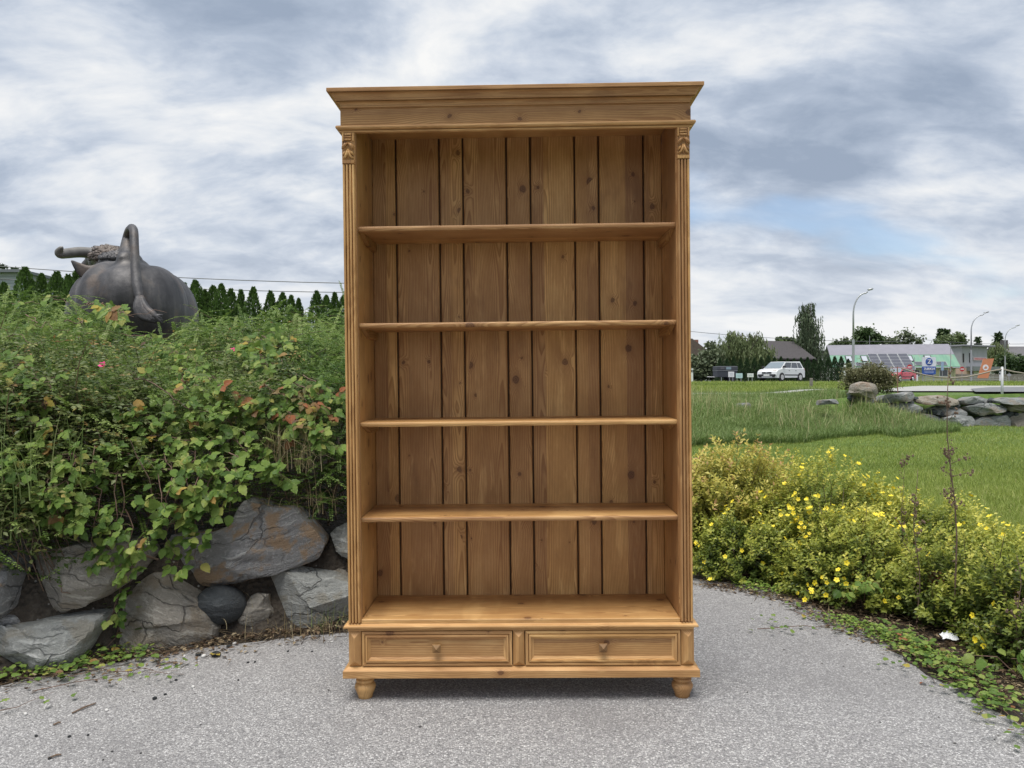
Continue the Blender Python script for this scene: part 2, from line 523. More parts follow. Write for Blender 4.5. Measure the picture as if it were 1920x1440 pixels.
M['grass_long'] = foliage('long_grass', [(0, (.085, .140, .034)), (.45, (.185, .265, .075)), (.8, (.29, .36, .13)), (1, (.46, .40, .22))], .3)
M['twig'] = simple('twig', (.14, .095, .065), .8, var=.3, vscale=40)
M['bark'] = simple('bark', (.10, .085, .07), .9, var=.35, vscale=4, bump=.4)
M['vine'] = simple('vine_stem', (.17, .105, .075), .7, var=.3, vscale=60)

# ------------------------------------------------------------------ the lie of the land
def ss(x, a, b):
    t = np.clip((np.asarray(x, float) - a) / (b - a), 0, 1)
    return t * t * (3 - 2 * t)

def za(x, y):
    """driveway plane, tilted a little"""
    return -.014 + .0105 * np.clip(x, -6, 6) + .0122 * np.clip(np.asarray(y, float) - 2.74, -7, 1.8)

RLX = [-9, -6, -3.2, -1.966, -1.67, -1.308, -.776, -.2, .3, .6]
RLY = [.9, 1.6, 2.45, 2.955, 3.17, 3.37, 3.50, 3.75, 4.3, 5.2]
def bank_d(x, y):
    return (np.asarray(y, float) - np.interp(x, RLX, RLY)) * .88

def left_w(x, y):
    return ss(np.asarray(x, float) / np.maximum(np.asarray(y, float), .5), .13, -.13)

def terrace(x, y):
    t = np.interp(y, [14, 20, 24, 45, 58, 68, 400, 1200], [.60, .68, .74, .975, 1.29, 1.33, 1.33, 1.33])
    return t + .13 * ss(x, 8.5, 10.5) * (1 - ss(y, 26, 42))

def foot_line(x):
    return np.interp(x, [-20, 3, 3.3, 5.5, 7.97, 8.9, 11.2, 40], [13.4, 13.5, 13.9, 14.8, 16.9, 20.4, 20.5, 20.6])

def height(x, y):
    x = np.asarray(x, float); y = np.asarray(y, float)
    d = bank_d(x, y)
    base = za(x, y)
    hl = .36 * ss(d, .04, .26) + .66 * ss(d, .1, 4.2) + .16 * ss(y, 12, 22) + .13 * ss(y, 30, 60)
    near = np.where(d > 0, 1., 0.)
    hl = base * (1 - ss(d, 0, .3)) + hl * near
    lawn = base * (1 - ss(y, 6, 12)) + .02 * vnoise(x * 1.3, y * 1.3, 3) * ss(y, 5, 8)
    yf = foot_line(x)
    wd = np.interp(x, [8.0, 8.9], [5.2, .5])
    t = ss((y - yf) / wd, 0, 1)
    hr = lawn * (1 - t) + (terrace(x, y) + .05 * vnoise(x * 1.1, y * 1.1, 5) * (1 - ss(y, 20, 24))) * t
    md = np.interp(x, [8.0, 8.9, 9.5, 10.2, 10.9], [0, .56, .40, .16, 0]) * ss(y, 16.4 + .9 * (x - 8.5), 19.6) * (1 - ss(y, 20.0, 20.5))
    hr = np.maximum(hr, lawn + md)
    w = left_w(x, y)
    return hr * (1 - w) + hl * w

# asphalt outline (plan view), from the rock foot round to the shrub edge
ASPH = [(-7, -3.0), (-7, 1.0), (-4.5, 1.95), (-3.2, 2.42), (-2.5, 2.66), (-1.966, 2.90), (-1.67, 3.12), (-1.308, 3.32), (-.776, 3.47), (-.3, 3.66),
        (.15, 4.05), (.6, 4.35), (1.03, 4.33), (1.24, 4.21), (1.49, 3.98), (1.52, 3.64), (1.60, 3.36), (1.56, 3.06), (1.62, 2.80), (1.66, 2.50), (1.72, 2.2), (1.9, 1.6), (2.3, .4), (3.0, -3.0)]

def in_poly(x, y, poly):
    x = np.asarray(x, float); y = np.asarray(y, float)
    c = np.zeros(np.broadcast(x, y).shape, bool)
    n = len(poly)
    for i in range(n):
        x0, y0 = poly[i]; x1, y1 = poly[(i + 1) % n]
        if y0 == y1: continue
        k = ((y0 > y) != (y1 > y)) & (x < (x1 - x0) * (y - y0) / (y1 - y0) + x0)
        c ^= k
    return c

def ax(parts):
    return np.unique(np.concatenate([np.arange(a, b, s) for a, b, s in parts] + [[parts[-1][1]]]).round(4))
gx = ax([(-900, -100, 100), (-100, -20, 5), (-20, -6, .7), (-6, 6, .09), (6, 16, .3), (16, 40, 1.5), (40, 100, 6), (100, 900, 100)])
gy = ax([(-200, -10, 30), (-10, 2, .5), (2, 8, .09), (8, 24, .25), (24, 80, 1.5), (80, 200, 10), (200, 1200, 100)])
GX, GY = np.meshgrid(gx, gy)
GZ = height(GX, GY) - .012
GZ = np.where(in_poly(GX, GY, ASPH), np.minimum(GZ, za(GX, GY) - .012), GZ)
nx, ny = len(gx), len(gy)
idx = np.arange(nx * ny).reshape(ny, nx)
F = np.stack([idx[:-1, :-1], idx[:-1, 1:], idx[1:, 1:], idx[1:, :-1]], -1).reshape(-1, 4)
fx = (GX[:-1, :-1] + GX[1:, 1:]).ravel() / 2; fy = (GY[:-1, :-1] + GY[1:, 1:]).ravel() / 2

m, g, b, o = new_mat('soil')
c = g.n('ShaderNodeTexCoord').outputs['Object']
n = g.noise(c, 9, 8, .7)
col = g.ramp(n, [(.3, (.028, .022, .017)), (.55, (.062, .050, .038)), (.75, (.11, .095, .075))])
vo = g.voro(c, 45)
col = g.mix(g.m('MULTIPLY', g.step(vo['Distance'], .28, .12), g.m('GREATER_THAN', g.xyz(vo['Color'])[0], .86)), col, (.30, .29, .27))
g.put(b.inputs['Base Color'], col); b.inputs['Roughness'].default_value = .95
g.put(b.inputs['Normal'], g.bump(g.m('ADD', n, vo['Distance']), .8, .03))
M['soil'] = m
m, g, b, o = new_mat('turf')
c = g.n('ShaderNodeTexCoord').outputs['Object']
n = g.noise(c, .35, 5, .6); n2 = g.noise(c, 7, 5, .65)
col = g.ramp(g.m('ADD', g.m('MULTIPLY', n, .5), g.m('MULTIPLY', n2, .5)), [(.35, (.052, .095, .018)), (.5, (.092, .160, .026)), (.62, (.135, .205, .042)), (.75, (.21, .22, .08))])
g.put(b.inputs['Base Color'], col); b.inputs['Roughness'].default_value = .9
g.put(b.inputs['Normal'], g.bump(g.noise(c, 25, 4, .7), .8, .05))
M['turf'] = m

gme = np_mesh('ground', np.stack([GX, GY, GZ], -1).reshape(-1, 3), F, smooth=True)
soilmask = (bank_d(fx, fy) > -.5) & (left_w(fx, fy) > .86) & (fy < 12)
soilmask |= (fy < 5.4 - .25 * np.maximum(fx, 0)) & (fx < 2.75) & (fy > -20)
gme.materials.append(M['turf']); gme.materials.append(M['soil'])
gme.polygons.foreach_set('material_index', soilmask.astype(np.int32))
tag(link('ground', gme), kind='structure')

# asphalt sheet: worn chippings, two to five millimetres proud of each other as fine relief
m, g, b, o = new_mat('asphalt')
c = g.n('ShaderNodeTexCoord').outputs['Object']
wob = g.vm('SCALE', g.noise(c, 160., 2, .5, col=True), sc=.004)
pc = g.vm('ADD', c, wob)
v1 = g.voro(pc, 168.)
v2 = g.voro(pc, 380.)
r1 = g.n('ShaderNodeSeparateColor'); g.put(r1.inputs[0], v1['Color'])
r2 = g.n('ShaderNodeSeparateColor'); g.put(r2.inputs[0], v2['Color'])
stone = g.ramp(r1.outputs[0], [(0, (.150, .148, .152)), (.35, (.285, .280, .281)), (.7, (.400, .392, .388)), (.9, (.57, .56, .55)), (1, (.70, .69, .68))])
fines = g.ramp(r2.outputs[0], [(0, (.115, .112, .113)), (.5, (.245, .238, .236)), (1, (.44, .43, .42))])
gapd = g.step(v1['Distance'], .36, .62)
col = g.mix(g.m('MULTIPLY', gapd, .8), stone, fines)
dirt = g.noise(c, 1.1, 5, .6)
xx, yy, zz = g.xyz(c)
edge = g.m('ADD', g.step(yy, 2.3, 3.6), g.m('MULTIPLY', g.m('SUBTRACT', dirt, .5), 1.4), clamp=True)
col = g.mix(g.m('MULTIPLY', edge, .55), col, g.mix(.5, (.29, .268, .258), col))
col = g.mix(g.m('MULTIPLY', g.step(dirt, .48, .75), .45), col, (.18, .175, .175))
g.put(b.inputs['Base Color'], col)
b.inputs['Roughness'].default_value = .85
b.inputs['Specular IOR Level'].default_value = .35
hh = g.m('ADD', g.m('MULTIPLY', g.m('SUBTRACT', 1., v1['Distance']), .7), g.m('ADD', g.m('MULTIPLY', r1.outputs[1], .5), g.m('MULTIPLY', r2.outputs[1], .25)))
g.put(b.inputs['Normal'], g.bump(hh, .8, .006))
M['asphalt'] = m
# wobble the outline a little so that the broken edge is uneven
pl = []
for i in range(len(ASPH)):
    x0, y0 = ASPH[i]; x1, y1 = ASPH[(i + 1) % len(ASPH)]
    L = math.hypot(x1 - x0, y1 - y0); k = max(1, int(L / .06)) if 4 < i < 22 else 1
    for j in range(k):
        t = j / k
        amp = .018 if k > 1 and j else 0
        pl.append((x0 + (x1 - x0) * t + RS.uniform(-amp, amp), y0 + (y1 - y0) * t + RS.uniform(-amp, amp)))
bm = bmesh.new()
vs = [bm.verts.new((x, y, float(za(x, y)))) for x, y in pl]
es = [bm.edges.new((vs[i], vs[(i + 1) % len(vs)])) for i in range(len(vs))]
bmesh.ops.triangle_fill(bm, edges=es, use_beauty=True)
r = bmesh.ops.extrude_edge_only(bm, edges=[e for e in bm.edges if e.is_boundary])
for e in r['geom']:
    if isinstance(e, bmesh.types.BMVert): e.co.z -= .05
bmesh.ops.recalc_face_normals(bm, faces=bm.faces[:])
for f in bm.faces:
    if abs(f.normal.z) > .5 and f.normal.z < 0: f.normal_flip()
ame = bpy.data.meshes.new('asphalt'); bm.to_mesh(ame); bm.free()
tag(link('asphalt_driveway', ame, M['asphalt']), kind='structure')

# far road, pale path and parking apron, each a strip laid on the terrace
def strip(name, mat, rows, lift):
    """rows: list of (left point, right point); z from the land"""
    vs = []; fs = []
    nseg = 24
    for (ax_, ay), (bx, by) in rows:
        for k in range(nseg + 1):
            t = k / nseg
            x = ax_ + (bx - ax_) * t; y = ay + (by - ay) * t
            vs.append((x, y, float(height(x, y)) + lift))
    for i in range(len(rows) - 1):
        for k in range(nseg):
            a = i * (nseg + 1) + k
            fs.append((a, a + 1, a + nseg + 2, a + nseg + 1))
    return tag(MB().add(vs, fs).build(name, mat, smooth=True), kind='structure')
def road_mat(name, col, sc):
    m, g, b, o = new_mat(name)
    c = g.n('ShaderNodeTexCoord').outputs['Object']
    n = g.noise(c, sc, 6, .65)
    g.put(b.inputs['Base Color'], g.ramp(n, [(.3, tuple(x * .8 for x in col)), (.7, tuple(x * 1.15 for x in col))]))
    b.inputs['Roughness'].default_value = .9
    g.put(b.inputs['Normal'], g.bump(n, .4, .02))
    return m
M['gravel_pale'] = road_mat('pale_gravel', (.36, .355, .34), 3.)
M['apron'] = road_mat('apron', (.16, .165, .17), 2.)
M['road'] = road_mat('road', (.10, .10, .105), 1.2)
strip('footpath', M['gravel_pale'], [((3, 24.6), (10.6, 25.8)), ((3, 25.5), (10.8, 26.3)), ((3, 26.6), (11, 26.8))], .03)
strip('parking_area', M['gravel_pale'], [((11.3, 23.5), (60, 23.0)), ((13.8, 28), (60, 27)), ((18, 36), (60, 34)), ((22.5, 43), (60, 43.5)), ((24, 45), (60, 46))], .035)
strip('dark_paving', M['apron'], [((13.0, 21.6), (60, 21.2)), ((15.5, 26), (60, 26)), ((20.5, 33), (60, 32)), ((24, 36), (60, 36))], .06)
strip('road', M['road'], [((-60, 57.5), (150, 57.5)), ((-60, 64), (150, 66)), ((-60, 70), (150, 70)), ((-60, 93), (150, 93))], .03)
vs = []
mk = MB()
for i in range(60):
    x = -20 + i * 3.0
    mk.add([(x, 78.2, 1.40), (x + 1.7, 78.2, 1.40), (x + 1.7, 78.36, 1.40), (x, 78.36, 1.40)], [(0, 1, 2, 3)])
tag(mk.build('road_marking', simple('road_paint', (.75, .75, .73))), kind='structure')

# ------------------------------------------------------------------ the bookcase
LEAN, ROLL, YAW = rad(.7), rad(-.6), rad(-1.0)
BK = empty('bookcase', (.032, 2.74, 0))
BK.rotation_mode = 'XYZ'
BK.rotation_euler = (Matrix.Rotation(YAW, 3, 'Z') @ Matrix.Rotation(ROLL, 3, 'Y') @ Matrix.Rotation(LEAN, 3, 'X')).to_euler('XYZ')
tag(BK, 'tall open pine bookcase with fluted posts and two drawers standing on the asphalt', 'bookcase')
WV, WH, WD, WL = M['wood_v'], M['wood_h'], M['wood_d'], M['wood_light']
DEP = .325          # body depth
HI = .568           # inner half width
HO = .612           # outer half width
Z0, Z1 = .262, 2.012  # open part: from the base moulding up to the bead moulding
def part(mb, name, mat, smooth=False, parent=BK):
    return mb.build(name, mat, parent, smooth)

for s in (-1, 1):
    part(MB().box(s * HI, s * (HO - .012), .016, DEP, .085, 2.10, .0015), 'side_panel', WV)
    # dark side stile behind the pilaster is the panel edge itself; a thin lip shows inside
    part(MB().box(s * (HI - .0035), s * (HI + .010), .004, .0165, Z0 + .006, Z1 - .004, .001), 'side_lip', WV)
# back planks with bevelled gaps and the tongues behind them
edges = [-.5675, -.474, -.303, -.210, -.039, .055, .228, .322, .497, .5675]
for i in range(9):
    a, c_ = edges[i] + (.0035 if i else .0005), edges[i + 1] - (.0035 if i < 8 else .0005)
    y0, y1, ch = .300, .318, .003
    poly = [(a, y1), (a, y0 + ch), (a + ch, y0), (c_ - ch, y0), (c_, y0 + ch), (c_, y1)]
    p = MB().prism(poly, 'z', .27, 2.085)
    part(p, 'back_plank', WV)
part(MB().box(-.5665, .5665, .3185, .326, .27, 2.085), 'back_tongue', simple('stained_tongue', (.10, .052, .022), .6))
part(MB().box(-.5665, .5665, .0015, .2995, 2.072, 2.090, .001), 'top_board', WH)
# inside floor
part(MB().box(-.5665, .5665, -.004, .2995, .250, .276, .002), 'bottom_board', WH)
# shelves with rounded front edge
shelf_top = [1.679, 1.333, .978, .636]
for z in shelf_top:
    t = .0175
    prof = [(.2985, z), (.2985, z - t)]
    for k in range(7):
        a = -math.pi / 2 - math.pi * k / 6
        prof.append((.020 + .006 + .006 * math.cos(a), z - t / 2 + t / 2 * math.sin(a)))
    part(MB().prism(prof, 'x', -.5650, .5650), 'shelf', WH)
    for s in (-1, 1):
        # cleats carrying the shelf, cut off at a slant in front
        part(MB().prism([(.050, z - t - .0005), (.150, z - t - .030), (.290, z - t - .032), (.290, z - t - .0005)], 'x', s * .551, s * .5672), 'shelf_cleat', WD)

# fluted pilasters
for s in (-1, 1):
    xa, xb = s * HI, s * HO
    lo, hi = min(xa, xb), max(xa, xb)
    w = hi - lo
    # cross-section with four reeds
    sec = [(lo, .016), (lo, -.002)]
    n = 4
    pit = w / n
    for k in range(n):
        c0 = lo + pit * (k + .5)
        r = pit * .5 - .0019
        for j in range(7):
            a = math.pi - math.pi * j / 6
            sec.append((c0 + r * math.cos(a), -.0075 - .0028 * math.sin(a)))
        if k < n - 1:
            sec += [(c0 + r + .0004, .0012), (c0 + r + .0034, .0012)]
    sec += [(hi, -.002), (hi, .016)]
    part(MB().prism(sec, 'z', Z0 + .004, 1.892), 'fluted_pilaster', M['wood_lightv'])
    # carved capital
    cap = part(MB().box(lo - .0005, hi + .0005, -.006, .015, 1.8939, 2.0060, .001), 'carved_capital', M['wood_lightv'])
    cx = (lo + hi) / 2; hw = w / 2 - .001
    mb = MB()
    mb.box(cx - hw, cx + hw, -.012, -.0062, 1.8953, 1.9073, .0015)
    part(mb, 'capital_foot', M['wood_lightv'], parent=cap)
    for k in range(3):
        zz_ = 1.9767 + k * .0090
        part(MB().box(cx - hw + .009, cx + hw - .009, -.013, -.0062, zz_, zz_ + .0058, .0016), 'capital_bar', M['wood_lightv'], parent=cap)
    for q in (-1, 1):
        part(MB().box(cx + q * (hw - .006), cx + q * hw, -.0115, -.0062, 1.9733, 2.0047, .0015), 'capital_cheek', M['wood_lightv'], parent=cap)
        # upper drooping leaf
        pts = [Vector((cx + q * .0015, -.010, 1.9666)), Vector((cx + q * .009, -.0155, 1.9606)), Vector((cx + q * .016, -.0145, 1.9526)), Vector((cx + q * .0205, -.010, 1.9460))]
        part(MB().tube(pts, [.003, .0058, .0062, .003], 7), 'capital_leaf', M['wood_lightv'], parent=cap, smooth=True)
        # lower palmette: two curved fronds each side
        pts = [Vector((cx + q * .0025, -.009, 1.9453)), Vector((cx + q * .004, -.0135, 1.9320)), Vector((cx + q * .009, -.0135, 1.9193)), Vector((cx + q * .0195, -.009, 1.9126))]
        part(MB().tube(pts, [.003, .0042, .0045, .002], 7), 'capital_frond', M['wood_lightv'], parent=cap, smooth=True)
        pts = [Vector((cx + q * .008, -.008, 1.9406)), Vector((cx + q * .013, -.0115, 1.9326)), Vector((cx + q * .019, -.0085, 1.9246))]
        part(MB().tube(pts, [.003, .005, .0025], 7), 'capital_frond', M['wood_lightv'], parent=cap, smooth=True)
    part(MB().tube([(cx, -.0085, 1.9466), (cx, -.013, 1.9320), (cx, -.009, 1.9126)], [.002, .0036, .002], 7), 'capital_frond', M['wood_lightv'], parent=cap, smooth=True)

def run_profile(prof, hw, yb, name, mat):
    """moulding that goes along the left side, the front and the right side, mitred; prof: (outwards, z)"""
    mb = MB()
    vs = []; fs = []
    n = len(prof)
    for oo, z in prof:
        vs += [(-hw - oo, yb, z), (-hw - oo, -oo, z), (hw + oo, -oo, z), (hw + oo, yb, z)]
    for i in range(n):
        j = (i + 1) % n
        for k in range(3):
            fs.append((i * 4 + k, i * 4 + k + 1, j * 4 + k + 1, j * 4 + k))
    fs.append(tuple(i * 4 for i in range(n))); fs.append(tuple(i * 4 + 3 for i in reversed(range(n))))
    return part(mb.add(vs, fs), name, mat)
# frieze
run_profile([(.004, 2.030), (.004, 2.100), (-.018, 2.100), (-.018, 2.030)], HO + .001, DEP, 'frieze', WH)
# bead under the frieze
bead = [(-.010, 2.030)]
bead += [(.004, 2.0298)]
for k in range(7):
    a = math.pi / 2 - math.pi * k / 6
    bead.append((.010 + .0085 * math.cos(a), 2.0215 + .0075 * math.sin(a)))
bead += [(.0085, 2.0140), (.0035, 2.0136), (.0035, 2.0114), (.0085, 2.011), (.0065, 2.0055), (-.010, 2.0055)]
run_profile(bead, HO + .002, DEP, 'bead_moulding', WL)
# cornice: fillet, cove, step, ovolo
co = [(.004, 2.091), (.0125, 2.0912), (.0130, 2.0955)]
for k in range(6):
    a = k / 5 * math.pi / 2
    co.append((.0125 + .011 * (1 - math.cos(a)), 2.097 + .009 * math.sin(a)))
co += [(.0265, 2.1065), (.0205, 2.1072), (.0205, 2.1098), (.0275, 2.1102)]
for k in range(8):
    a = k / 7 * math.pi / 2
    co.append((.029 + .018 * (1 - math.cos(a)), 2.111 + .020 * math.sin(a)))
co += [(.0480, 2.1315), (.0440, 2.1318), (.0440, 2.1338), (.0505, 2.134), (.052, 2.1352), (.052, 2.1465), (.050, 2.148), (-.020, 2.148), (-.020, 2.091)]
run_profile(co, HO - .010, DEP, 'cornice', M['wood_light'])
part(MB().box(-HO, HO, .0205, DEP - .001, 2.1385, 2.1475, .001), 'top_cover', WH)

# base moulding below the open part
bm_ = [(-.012, .2615), (.004, .2612), (.006, .2585)]
for k in range(6):
    a = math.pi / 2 - math.pi * k / 5
    bm_.append((.010 + .0065 * math.cos(a), .2515 + .0065 * math.sin(a)))
bm_ += [(.006, .2440), (.003, .2420), (.002, .2350), (-.012, .2350)]
run_profile(bm_, HO, DEP, 'base_moulding', M['wood_light'])
# plinth with sloping top
run_profile([(-.015, .1085), (.000, .1075), (.018, .0975), (.0195, .0955), (.0195, .0720), (.018, .0705), (-.015, .0705)], HO, DEP, 'plinth', M['wood_light'])
part(MB().box(-.596, .596, .0155, DEP - .002, .075, .095), 'base_board', WH)
part(MB().box(-.594, .594, .30, .318, .096, .248), 'drawer_back', WH)
part(MB().box(-.598, .598, .014, .019, .108, .2348), 'drawer_rail', simple('drawer_gap_shade', (.055, .030, .014), .7))  # rail coloured near black, painting in the shade of the drawer gaps

# pyramid blocks (left, middle, right)
def pyr_block(cx, hw):
    z0, z1 = .1095, .2342
    y0, y1 = -.001, -.016
    mb = MB()
    rz0, rz1 = z0 + hw * .95, z1 - hw * .95
    vs = [(cx - hw, .013, z0), (cx + hw, .013, z0), (cx + hw, .013, z1), (cx - hw, .013, z1),
          (cx - hw, y0, z0), (cx + hw, y0, z0), (cx + hw, y0, z1), (cx - hw, y0, z1),
          (cx, y1, rz0), (cx, y1, rz1)]
    fs = [(0, 3, 2, 1), (0, 1, 5, 4), (1, 2, 6, 5), (2, 3, 7, 6), (3, 0, 4, 7), (4, 5, 8), (5, 6, 9, 8), (6, 7, 9), (7, 4, 8, 9)]
    return part(mb.add(vs, fs), 'pyramid_block', M['wood_lightv'])
pyr_block(-.590, .0225); pyr_block(.592, .0225); pyr_block(-.006, .0205)

# drawers: panel, mitred frame mouldings, pyramid knob
for a, c_ in ((-.5645, -.0295), (.0175, .5665)):
    z0, z1 = .1105, .2335
    dr = part(MB().box(a + .004, c_ - .004, .0015, .0135, z0 + .003, z1 - .003, .001), 'drawer', WH)
    t = .034
    prof = [(0, .002), (.0005, -.0075), (.010, -.0085), (.0115, -.0015), (.0135, -.0015), (.0145, -.0105), (.0215, -.0115), (.0225, -.0055), (.0240, -.0055), (.0335, .0012)]
    for side in range(4):
        mb = MB(); vs = []; fs = []
        for off, yy_ in [(q_ * .9, w_ * .85) for q_, w_ in prof] + [(.0295, .0032), (0, .0032)]:
            if side == 0: e = [(a + off, yy_, z0 + off), (c_ - off, yy_, z0 + off)]
            elif side == 1: e = [(c_ - off, yy_, z0 + off), (c_ - off, yy_, z1 - off)]
            elif side == 2: e = [(c_ - off, yy_, z1 - off), (a + off, yy_, z1 - off)]
            else: e = [(a + off, yy_, z1 - off), (a + off, yy_, z0 + off)]
            vs += e
        n = len(prof) + 2
        for i in range(n):
            j = (i + 1) % n
            fs.append((2 * i, 2 * i + 1, 2 * j + 1, 2 * j))
        fs.append(tuple(2 * i for i in range(n))); fs.append(tuple(2 * i + 1 for i in range(n)))
        part(mb.add(vs, fs), 'frame_moulding', M['wood_light'] if side in (0, 2) else M['wood_lightv'], parent=dr)
    kx, kz, h = (a + c_) / 2 + .0, .1765, .0145
    kb = MB()
    n4 = lambda r, y: [(kx - r, y, kz - r), (kx + r, y, kz - r), (kx + r, y, kz + r), (kx - r, y, kz + r)]
    vs = n4(.008, .0018) + n4(.008, -.010) + n4(h, -.015) + n4(h, -.021) + [(kx, -.031, kz)]
    fs = []
    for l in range(3):
        for k in range(4):
            k2 = (k + 1) % 4
            fs.append((l * 4 + k, l * 4 + k2, l * 4 + 4 + k2, l * 4 + 4 + k))
    for k in range(4):
        fs.append((12 + k, 12 + (k + 1) % 4, 16))
    fs.append((3, 2, 1, 0))
    part(kb.add(vs, fs), 'knob', M['wood_knob'], parent=dr)

# turned feet
foot = [(.022, -.0155), (.0255, -.014), (.0275, -.002), (.033, .010), (.0375, .021), (.0380, .027), (.0355, .035), (.030, .0405), (.0262, .0412), (.0262, .0438), (.0305, .0445), (.0330, .048), (.0330, .052), (.0310, .0548), (.0265, .0556), (.0265, .0580), (.0310, .0586), (.0345, .063), (.0345, .0704)]
for x in (-.562, .578):
    for y in (.030, .275):
        part(MB().lathe(foot, 24, (x, y, 0)), 'foot', M['wood_lightv'], True)
for o_ in BK.children_recursive:
    if o_.name.startswith('fluted') or o_.name.startswith('shelf'):
        pass

# ------------------------------------------------------------------ boulders
def line_Y(px):
    k = (np.asarray(px, float) - 960) / FPX
    Y = np.full(k.shape, 3.2)
    for _ in range(30):
        Y = np.interp(k * Y, RLX, RLY)
    return Y

def rock_mesh(name, poly, Y, front=.10, back=.28, seed=0, rough=.022, facets=5, cell=1., nseg=72, rings=15, lay=.012, tilt=.3, dome=6., along=False):
    """boulder whose outline is poly (photo pixels) at distance Y; real depth in front and behind; origin at its centre"""
    r = np.random.RandomState(seed)
    PY = line_Y([p[0] for p in poly]) + Y if along else np.full(len(poly), Y)
    pts = np.array([XZ(px, py, yy_) for (px, py), yy_ in zip(poly, PY)])
    n = len(pts)
    seg = np.linalg.norm(np.roll(pts, -1, 0) - pts, axis=1)
    cum = np.concatenate([[0], np.cumsum(seg)])
    ts = np.linspace(0, cum[-1], nseg, endpoint=False)
    pp = np.vstack([pts, pts[:1]])
    ox = np.interp(ts, cum, pp[:, 0]); oz = np.interp(ts, cum, pp[:, 1])
    oy = np.interp(ts, cum, np.append(PY, PY[0])); Y = oy.mean()
    ox = .8 * ox + .1 * (np.roll(ox, 1) + np.roll(ox, -1)); oz = .8 * oz + .1 * (np.roll(oz, 1) + np.roll(oz, -1))
    if not facets:
        for _ in range(60):
            ox = .5 * ox + .25 * (np.roll(ox, 1) + np.roll(ox, -1)); oz = .5 * oz + .25 * (np.roll(oz, 1) + np.roll(oz, -1))
    cx, cz = ox.mean(), oz.mean()
    V = []
    size = math.sqrt(max(1e-6, (ox.max() - ox.min()) * (oz.max() - oz.min())))
    ridge = [(r.uniform(-.6, .6), r.uniform(-.6, .6), r.uniform(.25, .6), r.uniform(-1, 1)) for _ in range(3)]
    def shell(s, sign, T):
        k = (1 - s ** dome) ** .6
        x = cx + (ox - cx) * s; z = cz + (oz - cz) * s
        return np.stack([x, Y + (oy - Y) * s + sign * T * k, z], 1)
    ss_f = np.linspace(0.02, 1, rings)
    rows = [shell(s, -1, front) for s in ss_f] + [shell(s, 1, back) for s in ss_f[::-1][1:]]
    V = np.concatenate([np.array([[cx, Y - front, cz]])] + rows + [np.array([[cx, Y + back, cz]])])
    C = np.array([cx, Y, cz])
    # split faces: cut by a few planes so that it breaks in flats
    for _ in range(facets):
        nrm = np.array([r.uniform(-.65, .65), -1, r.uniform(-.6, .85)]); nrm /= np.linalg.norm(nrm)
        off = front * r.uniform(.34, .80)
        dist = (V - C) @ nrm - off
        ext = np.maximum(0, np.abs((V - C) @ np.array([1, 0, 0])) - size * .6)
        V = V - np.maximum(dist, 0)[:, None] * nrm * .97 * (1 - np.minimum(ext / size, .8))[:, None]
    # weathered relief: broad bumps and thin layers
    out = np.empty_like(V)
    sd = Vector((seed * 3.17, seed * 1.3, 0))
    for i, p in enumerate(V):
        q = Vector(p - C)
        nn = q.normalized()
        a = mnoise.fractal(q * (3.2 / cell) + sd, 1.0, 2.0, 4) * rough
        l = q.z + q.x * tilt * math.sin(seed)
        a += math.tanh(mnoise.noise(Vector((q.x * 3 / cell, q.y * 3 / cell, l * 17 / cell)) + sd) * 5) * lay * .8
        fr = 1 if q.y < 0 else .5
        out[i] = p + np.array(nn) * a * fr
    V = out - C
    F = []
    R = 2 * rings - 1
    for k in range(nseg):
        F.append((0, 1 + (k + 1) % nseg, 1 + k))
        for i in range(R - 1):
            F.append((1 + i * nseg + k, 1 + i * nseg + (k + 1) % nseg, 1 + (i + 1) * nseg + (k + 1) % nseg, 1 + (i + 1) * nseg + k))
        b_ = 1 + (R - 1) * nseg
        F.append((len(V) - 1, b_ + k, b_ + (k + 1) % nseg))
    me = bpy.data.meshes.new(name)
    me.from_pydata([tuple(v) for v in V], [], F)
    bm = bmesh.new(); bm.from_mesh(me)
    bmesh.ops.recalc_face_normals(bm, faces=bm.faces[:])
    bm.to_mesh(me); bm.free()
    me.polygons.foreach_set('use_smooth', [True] * len(me.polygons))
    if facets: me.set_sharp_from_angle(angle=rad(24))
    return me, tuple(C)

